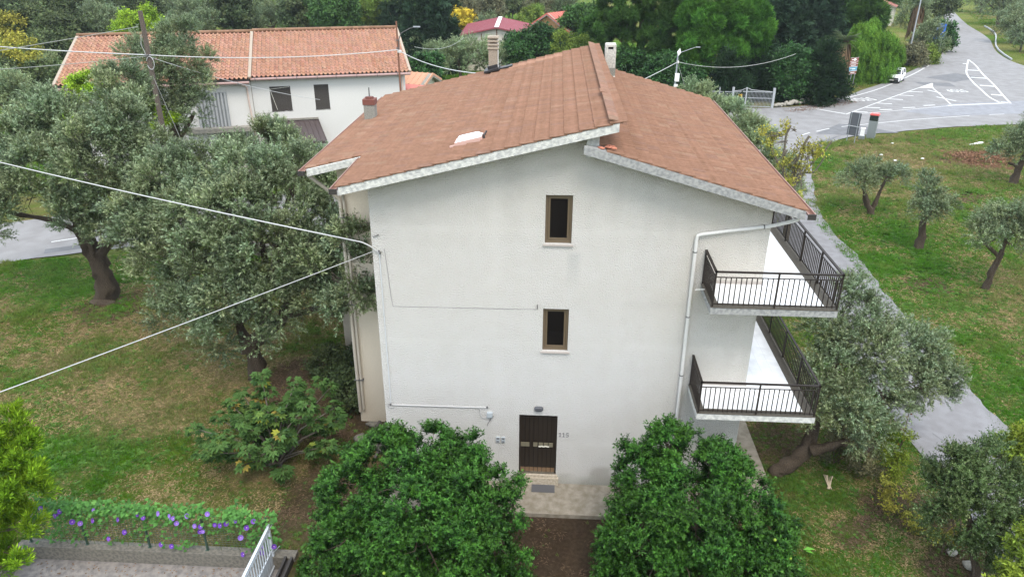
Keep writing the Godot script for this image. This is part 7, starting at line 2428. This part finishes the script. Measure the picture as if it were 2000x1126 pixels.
func build_car() -> void:
	var c := thing("parked_car", "small boxy white hatchback with black bumper parked under the weeping tree", "car", V(39.6, -0.055, -73.6))
	var fwd := V(-1.93, 0, 2.88).normalized() # the way it faces
	c.rotation.y = atan2(fwd.x, fwd.z)
	var hw := 0.74
	# body sections along z (front +1.7 .. rear -1.7): [z, y low, y top, half width]
	var sec := [[1.70, 0.30, 0.66, 0.68], [1.62, 0.24, 0.80, 0.73], [0.95, 0.22, 0.90, hw], [0.72, 0.22, 0.93, hw], [-1.35, 0.22, 0.93, hw], [-1.60, 0.24, 0.90, 0.73], [-1.68, 0.32, 0.82, 0.70]]
	var m := MB.new()
	for i in sec.size() - 1:
		var a: Array = sec[i]
		var b: Array = sec[i + 1]
		for s in [-1.0, 1.0]:
			var p := V(s * a[3], a[1], a[0])
			var q := V(s * b[3], b[1], b[0])
			var r := V(s * b[3], b[2] - 0.05, b[0])
			var t := V(s * a[3], a[2] - 0.05, a[0])
			var r2 := V(s * (b[3] - 0.07), b[2], b[0])
			var t2 := V(s * (a[3] - 0.07), a[2], a[0])
			if s > 0:
				m.quad(p, q, r, t)
				m.quad(t, r, r2, t2)
			else:
				m.quad(q, p, t, r)
				m.quad(r, t, t2, r2)
		m.quad(V(-a[3] + 0.07, a[2], a[0]), V(a[3] - 0.07, a[2], a[0]), V(b[3] - 0.07, b[2], b[0]), V(-b[3] + 0.07, b[2], b[0]))
		m.quad(V(-b[3], b[1], b[0]), V(b[3], b[1], b[0]), V(a[3], a[1], a[0]), V(-a[3], a[1], a[0]))
	m.quad(V(-0.68, 0.30, 1.70), V(0.68, 0.30, 1.70), V(0.61, 0.66, 1.70), V(-0.61, 0.66, 1.70))
	m.quad(V(0.70, 0.32, -1.68), V(-0.70, 0.32, -1.68), V(-0.63, 0.82, -1.68), V(0.63, 0.82, -1.68))
	obj("body", m.mesh(mats.car_white), c)
	# roof and pillars
	m = MB.new()
	var rt := [V(-0.58, 1.40, 0.25), V(0.58, 1.40, 0.25), V(0.58, 1.40, -1.45), V(-0.58, 1.40, -1.45)]
	m.box2(V(-0.58, 1.36, -1.45), V(0.58, 1.41, 0.25))
	for s in [-1.0, 1.0]:
		for q in [[V(s * 0.68, 0.92, 0.78), V(s * 0.57, 1.38, 0.25)], [V(s * 0.69, 0.92, -0.30), V(s * 0.58, 1.38, -0.42)], [V(s * 0.68, 0.90, -1.60), V(s * 0.57, 1.38, -1.42)]]:
			m.bar(q[0], q[1], 0.08, 0.07, Vector3.RIGHT)
	obj("cabin_roof", m.mesh(mats.car_white), c)
	m = MB.new()
	m.quad(V(-0.64, 0.93, 0.80), V(0.64, 0.93, 0.80), V(0.55, 1.37, 0.29), V(-0.55, 1.37, 0.29))
	obj("windscreen", m.mesh(mats.car_glass), c)
	m = MB.new()
	m.quad(V(0.64, 0.92, -1.615), V(-0.64, 0.92, -1.615), V(-0.55, 1.37, -1.45), V(0.55, 1.37, -1.45))
	obj("rear_window", m.mesh(mats.car_glass), c)
	for s in [-1.0, 1.0]:
		for q in [[0.72, 0.25, -0.28, -0.40], [-0.36, -0.45, -1.55, -1.40]]:
			m = MB.new()
			var a := V(s * 0.685, 0.93, q[0])
			var b := V(s * 0.685, 0.93, q[2])
			var d := V(s * 0.585, 1.36, q[3])
			var e := V(s * 0.585, 1.36, q[1])
			if s > 0:
				m.quad(a, b, d, e)
			else:
				m.quad(b, a, e, d)
			obj("side_window", m.mesh(mats.car_glass), c)
	m = MB.new()
	m.box2(V(-0.70, 0.26, 1.66), V(0.70, 0.48, 1.78))
	obj("bumper", m.mesh(mats.car_black), c)
	m = MB.new()
	m.box2(V(-0.70, 0.28, -1.76), V(0.70, 0.50, -1.64))
	obj("bumper", m.mesh(mats.car_black), c)
	m = MB.new()
	m.box2(V(-0.42, 0.50, 1.69), V(0.42, 0.66, 1.725))
	obj("grille", m.mesh(mats.car_black), c)
	m = MB.new()
	m.box2(V(-0.22, 0.34, 1.781), V(0.22, 0.43, 1.79))
	obj("number_plate", m.mesh(mats.paper), c)
	for s in [-1.0, 1.0]:
		m = MB.new()
		m.box2(V(s * 0.55 - 0.11, 0.51, 1.695), V(s * 0.55 + 0.11, 0.655, 1.73))
		obj("headlight", m.mesh(mats.car_glass), c)
		m = MB.new()
		m.box2(V(s * 0.80 - 0.07, 0.95, 0.60), V(s * 0.80 + 0.07, 1.05, 0.68))
		obj("mirror", m.mesh(mats.car_black), c)
		for z in [1.08, -1.08]:
			var wl := Node3D.new()
			wl.name = "wheel"
			c.add_child(wl, true)
			wl.position = V(s * 0.67, 0.27, z)
			m = MB.new()
			m.tube([V(-0.085, 0, 0), V(-0.07, 0, 0), V(0.07, 0, 0), V(0.085, 0, 0)], [0.25, 0.27, 0.27, 0.25], 18)
			obj("tyre", m.mesh(mats.rubber), wl)
			m = MB.new()
			m.tube([V(0.04 * s, 0, 0), V(0.092 * s, 0, 0)], [0.17, 0.16], 12)
			obj("rim", m.mesh(mats.galv), wl)

# ---------------------------------------------------------------- palms and small things
func build_palms() -> void:
	rnd.seed = 41
	for q in [["tall palm with green fronds above a thick skirt of dry brown leaves", V(54.0, 0, -104.0), 6.4, true], ["palm trunk wrapped in hanging dry fronds left of the weeping tree", V(31.6, 0, -69.5), 4.9, false]]:
		var p := thing("palm_tree", q[0], "tree", q[1])
		var h: float = q[2]
		var m := MB.new()
		m.tube([V(0, -0.3, 0), V(0.1, h * 0.5, 0), V(0, h, 0)], [0.42, 0.36, 0.4], 10)
		obj("trunk", m.mesh(mats.bark), p)
		m = MB.new()
		for i in 420:
			var a := rnd.randf() * TAU
			var y := h * (1.0 - 0.62 * rnd.randf())
			var d := V(cos(a) * 0.35, -1, sin(a) * 0.35).normalized()
			m.leaf(V(cos(a) * 0.55, y, sin(a) * 0.55) * V(1.0 + (h - y) * 0.08, 1, 1.0 + (h - y) * 0.08), d, V(cos(a), 0.3, sin(a)), rnd.randf_range(0.9, 1.9), rnd.randf_range(0.05, 0.12), jit(Color(1.0, 1.0, 1.0), 0.5) * (0.45 if rnd.randf() < 0.35 else 1.0), 0.05)
		var sk := obj("dry_skirt", m.mesh(mats.dry_frond), p)
		sk.set_meta("kind", "stuff")
		m = MB.new()
		for i in 34:
			var a := i * 2.4
			var e := rnd.randf_range(-0.2, 1.1)
			var d := V(cos(a), e, sin(a)).normalized()
			var ln := rnd.randf_range(1.3, 2.1)
			for j in 15:
				var t := j / 14.0
				var c := V(0, h, 0) + d * ln * t - V(0, 0.5 * t * t, 0)
				for s in [-1.0, 1.0]:
					var sd: Vector3 = (d.cross(Vector3.UP).normalized() * s + d * 0.8 - V(0, 0.3, 0)).normalized()
					m.leaf(c, sd, Vector3.UP, 0.55 * (1.0 - 0.5 * t), 0.06, jit(Color(0.085, 0.115, 0.045), 0.35), 0.0)
		var fr := obj("fronds", m.mesh(mats.leaf), p)
		fr.set_meta("kind", "stuff")

func build_small() -> void:
	rnd.seed = 51
	var st := thing("stick_bundle", "bundle of pale cut sticks lying on the grass right of the gnarled olive", "sticks", V(8.66, -0.08, -0.6))
	for i in 9:
		var a := rnd.randf_range(-0.5, 0.9)
		var m := MB.new()
		var d := V(sin(a) * 0.32, rnd.randf_range(0.02, 0.08), -cos(a) * 0.36)
		m.tube([V(rnd.randf_range(-0.06, 0.06), 0.03, 0.2) - d * 0.2, d], [0.018, 0.011], 5)
		part("stick", m.mesh(mats.stick), st, i)
	for q in [["pale rounded field stone nearest the dark wild shrub", V(11.35, -0.05, 2.55), 0.15], ["pale field stone left of the other two under the wild shrub", V(11.1, -0.06, 2.1), 0.12], ["flat pale field stone lowest of the three under the wild shrub", V(11.45, -0.08, 2.85), 0.13]]:
		var m := MB.new()
		m.blob(q[1], V(q[2] * 1.2, q[2] * 0.75, q[2]), rnd)
		tag(obj("stone", m.mesh(mats.stone)), q[0], "stone", "field stones at the foot of the wild shrub")
	# rubble and planks at the house corner
	var r := thing("rubble_pile", "pile of grey stones and planks at the foot of the beige house wall", "rubble", V(-5.55, -0.1, -1.6))
	for i in 9:
		var m := MB.new()
		m.blob(V(rnd.randf_range(-0.6, 0.6), rnd.randf_range(0.05, 0.3), rnd.randf_range(-1.0, 0.9)), V(rnd.randf_range(0.15, 0.3), rnd.randf_range(0.1, 0.18), rnd.randf_range(0.12, 0.25)), rnd)
		part("stone", m.mesh(mats.old_concrete), r, i)
	for i in 4:
		var m := MB.new()
		m.bar(V(-0.5 + 0.3 * i, 0.05, 0.7), V(0.0 + 0.22 * i, 0.5, -0.7), 0.09, 0.05)
		part("plank", m.mesh(mats.shutter_wood), r, i)
	# heap of brown leaves in the field
	var hp := MB.new()
	for i in 900:
		var u := rdir()
		var p := V(u.x * 2.6 * sqrt(rnd.randf()), 0, u.z * 1.9 * sqrt(rnd.randf()))
		p.y = 0.30 * maxf(0.0, 1.0 - V(p.x / 2.7, 0, p.z / 2.0).length()) + rnd.randf_range(-0.02, 0.05)
		hp.leaf(p + V(32.3, -0.08, -39.4), (rdir() + V(0, 0.1, 0)).normalized(), rdir(), rnd.randf_range(0.14, 0.3), rnd.randf_range(0.05, 0.1), jit(Color(0.235, 0.135, 0.085), 0.4))
	var o := obj("leaf_heap", hp.mesh(mats.leaf_matt))
	o.set_meta("kind", "stuff")
	tag(o, "heap of rust-brown cut leaves in the field left of the dark leaning olive", "leaf heap")
	# litter
	var wl := MB.new()
	wl.obox(V(34.2, 0.0, -43.75), V(0.55, 0.05, -0.25), V(0, 0.03, 0), V(0.06, 0, 0.14))
	wl.obox(V(34.6, 0.04, -43.9), V(0.2, 0.04, -0.05), V(0, 0.025, 0), V(0.03, 0, 0.1))
	tag(obj("white_sheet", wl.mesh(mats.white_paint)), "torn white plastic sheet lying in the field above the brown leaf heap", "litter")
	var spots := [["white scrap of litter in the field, lowest of the scattered ones", V(25.6, -0.02, -38.2)], ["white scrap of litter in the field, uppermost of the scattered ones", V(27.5, -0.02, -43.5)], ["white scrap of litter in the field, rightmost of the scattered ones", V(27.9, -0.02, -38.9)], ["white scrap of litter in the field, leftmost of the scattered ones", V(25.2, -0.02, -39.8)]]
	for q in spots:
		var m := MB.new()
		m.blob(q[1], V(0.13, 0.05, 0.08), rnd)
		tag(obj("litter_scrap", m.mesh(mats.white_paint)), q[0], "litter", "white scraps in the field")
	var gl := MB.new()
	gl.leaf(V(7.05, 0.0, 2.3), V(1, 0.15, -0.05).normalized(), Vector3.UP, 0.34, 0.13, Color(0.16, 0.42, 0.06), 0.2)
	gl.leaf(V(7.1, 0.0, 2.34), V(0.9, 0.1, 0.35).normalized(), Vector3.UP, 0.22, 0.1, Color(0.14, 0.38, 0.05), 0.2)
	tag(obj("bright_leaf", gl.mesh(mats.leaf)), "single large bright green leaf on the grass right of the right citrus tree", "leaf")
	# climbing vine and brambles along the lane bank
	for q in [["yellow-leaved bramble thicket below the dark wild shrub", [[10.3, 0.22, 0.6, 0.32], [10.7, 0.25, 1.3, 0.3], [10.0, 0.2, -0.1, 0.26], [11.0, 0.25, 1.9, 0.28]], "autumn", Color(0.6, 0.5, 0.4)], ["yellow vine climbing a thin stem beside the lane", [[10.6, 0.8, -1.0, 0.26], [10.7, 1.3, -1.1, 0.22], [10.5, 0.35, -0.8, 0.3]], "yellow", Color(1, 1, 1)], ["straggling green-brown bramble between the gnarled olive and the lane", [[9.3, 0.3, -1.7, 0.45], [9.9, 0.35, -1.4, 0.45], [10.3, 0.4, -2.0, 0.5], [9.6, 0.3, -2.6, 0.45]], "dry", Color(1, 1, 1)], ["dark undergrowth in the shade along the annexe wall left of the house", [[-7.2, 0.2, -4.6, 0.6], [-7.6, 0.3, -5.8, 0.7], [-6.9, 0.15, -3.6, 0.45], [-8.4, 0.2, -6.2, 0.6]], "oak", Color(1, 1, 1)], ["dark green ivy bush by the street end of the house's west side", [[-9.3, 1.4, -11.5, 0.9], [-9.8, 2.2, -12.2, 0.8], [-8.9, 0.7, -11.2, 0.8], [-9.2, 2.9, -12.4, 0.6]], "darkshrub", Color(1, 1, 1)]]:
		var b := thing("bramble", q[0], "shrub")
		var m := MB.new()
		for l in q[1]:
			for i in 5:
				m.tube([V(l[0] + rnd.randf_range(-0.2, 0.2), -0.15, l[2] + rnd.randf_range(-0.2, 0.2)), V(l[0], l[1], l[2]) + rdir() * l[3] * 0.5, V(l[0], l[1], l[2]) + rdir() * l[3]], [0.014, 0.01, 0.004], 5, Color.WHITE, false)
		obj("stems", m.mesh(mats.bark), b)
		crown(b, q[2], q[1], {"size": 0.6 if q[2] != "darkshrub" else 0.9, "dens": 12.0, "per": 16, "lo": -0.9})
	var vt := MB.new()
	var vp := [V(10.75, 0.0, -0.9), V(10.9, 1.0, -1.3), V(11.6, 1.7, -2.6), V(12.4, 2.0, -4.2), V(12.9, 1.9, -5.4)]
	vt.tube(vp, _same(vp, 0.012), 5, Color(0.12, 0.07, 0.05), false)
	for i in 90:
		var t := rnd.randf()
		var a: Vector3 = vp[mini(3, int(t * 4))].lerp(vp[mini(4, int(t * 4) + 1)], fmod(t * 4, 1.0))
		vt.leaf(a + rdir() * 0.1, rdir(), rdir(), 0.09, 0.07, jit(Color(0.32, 0.085, 0.05) if rnd.randf() < 0.7 else Color(0.16, 0.13, 0.04), 0.3))
	tag(obj("red_creeper", vt.mesh(mats.leaf_matt)), "thin creeper with red leaves arching over the lane below the gnarled olive", "creeper")

func _ready() -> void:
	# camera, sky, sun, exposure
	var cam := Camera3D.new()
	cam.name = "camera"
	cam.transform = Transform3D(Basis(Vector3.UP, deg_to_rad(3.253)) * Basis(Vector3.RIGHT, deg_to_rad(-25.224)) * Basis(Vector3.BACK, deg_to_rad(0.202)), V(0, 15, 18))
	cam.fov = rad_to_deg(2.0 * atan(562.6 / 1452.5))
	cam.near = 0.1
	cam.far = 4000.0
	cam.current = true
	add_child(cam)
	var env := Environment.new()
	env.background_mode = Environment.BG_SKY
	var sky := Sky.new()
	var ps := ProceduralSkyMaterial.new()
	ps.sky_top_color = Color(0.80, 0.84, 0.89)
	ps.sky_horizon_color = Color(0.74, 0.77, 0.80)
	ps.sky_curve = 0.25
	ps.ground_horizon_color = Color(0.42, 0.43, 0.40)
	ps.ground_bottom_color = Color(0.26, 0.27, 0.24)
	ps.sky_energy_multiplier = 1.2
	sky.sky_material = ps
	env.sky = sky
	env.tonemap_mode = Environment.TONE_MAPPER_LINEAR
	env.tonemap_exposure = 2.75
	env.sdfgi_enabled = true
	env.ssao_enabled = true
	env.ssil_enabled = true
	env.fog_enabled = true
	env.fog_density = 0.00016
	env.fog_light_color = Color(0.80, 0.84, 0.88)
	var we := WorldEnvironment.new()
	we.name = "environment"
	we.environment = env
	add_child(we)
	var sun := DirectionalLight3D.new()
	sun.name = "sun"
	sun.light_energy = 0.4
	sun.light_color = Color(1.0, 0.97, 0.93)
	sun.light_angular_distance = 25.0
	sun.shadow_enabled = true
	sun.rotation_degrees = V(-58, 18, 0)
	add_child(sun)

	fn.noise_type = FastNoiseLite.TYPE_SIMPLEX_SMOOTH
	fn.frequency = 0.05
	fn.fractal_octaves = 4
	fn.seed = 3
	fn2.noise_type = FastNoiseLite.TYPE_SIMPLEX_SMOOTH
	fn2.frequency = 0.06
	fn2.fractal_octaves = 3
	fn2.seed = 8
	rnd.seed = 1
	setup_materials()
	build_ground()
	build_roads()
	build_house()
	build_neighbour()
	build_far_houses()
	build_near_trees()
	build_far_trees()
	build_palms()
	build_fig()
	build_court()
	build_driveway_gate()
	build_poles()
	build_signs()
	build_car()
	build_small()
	build_grass()
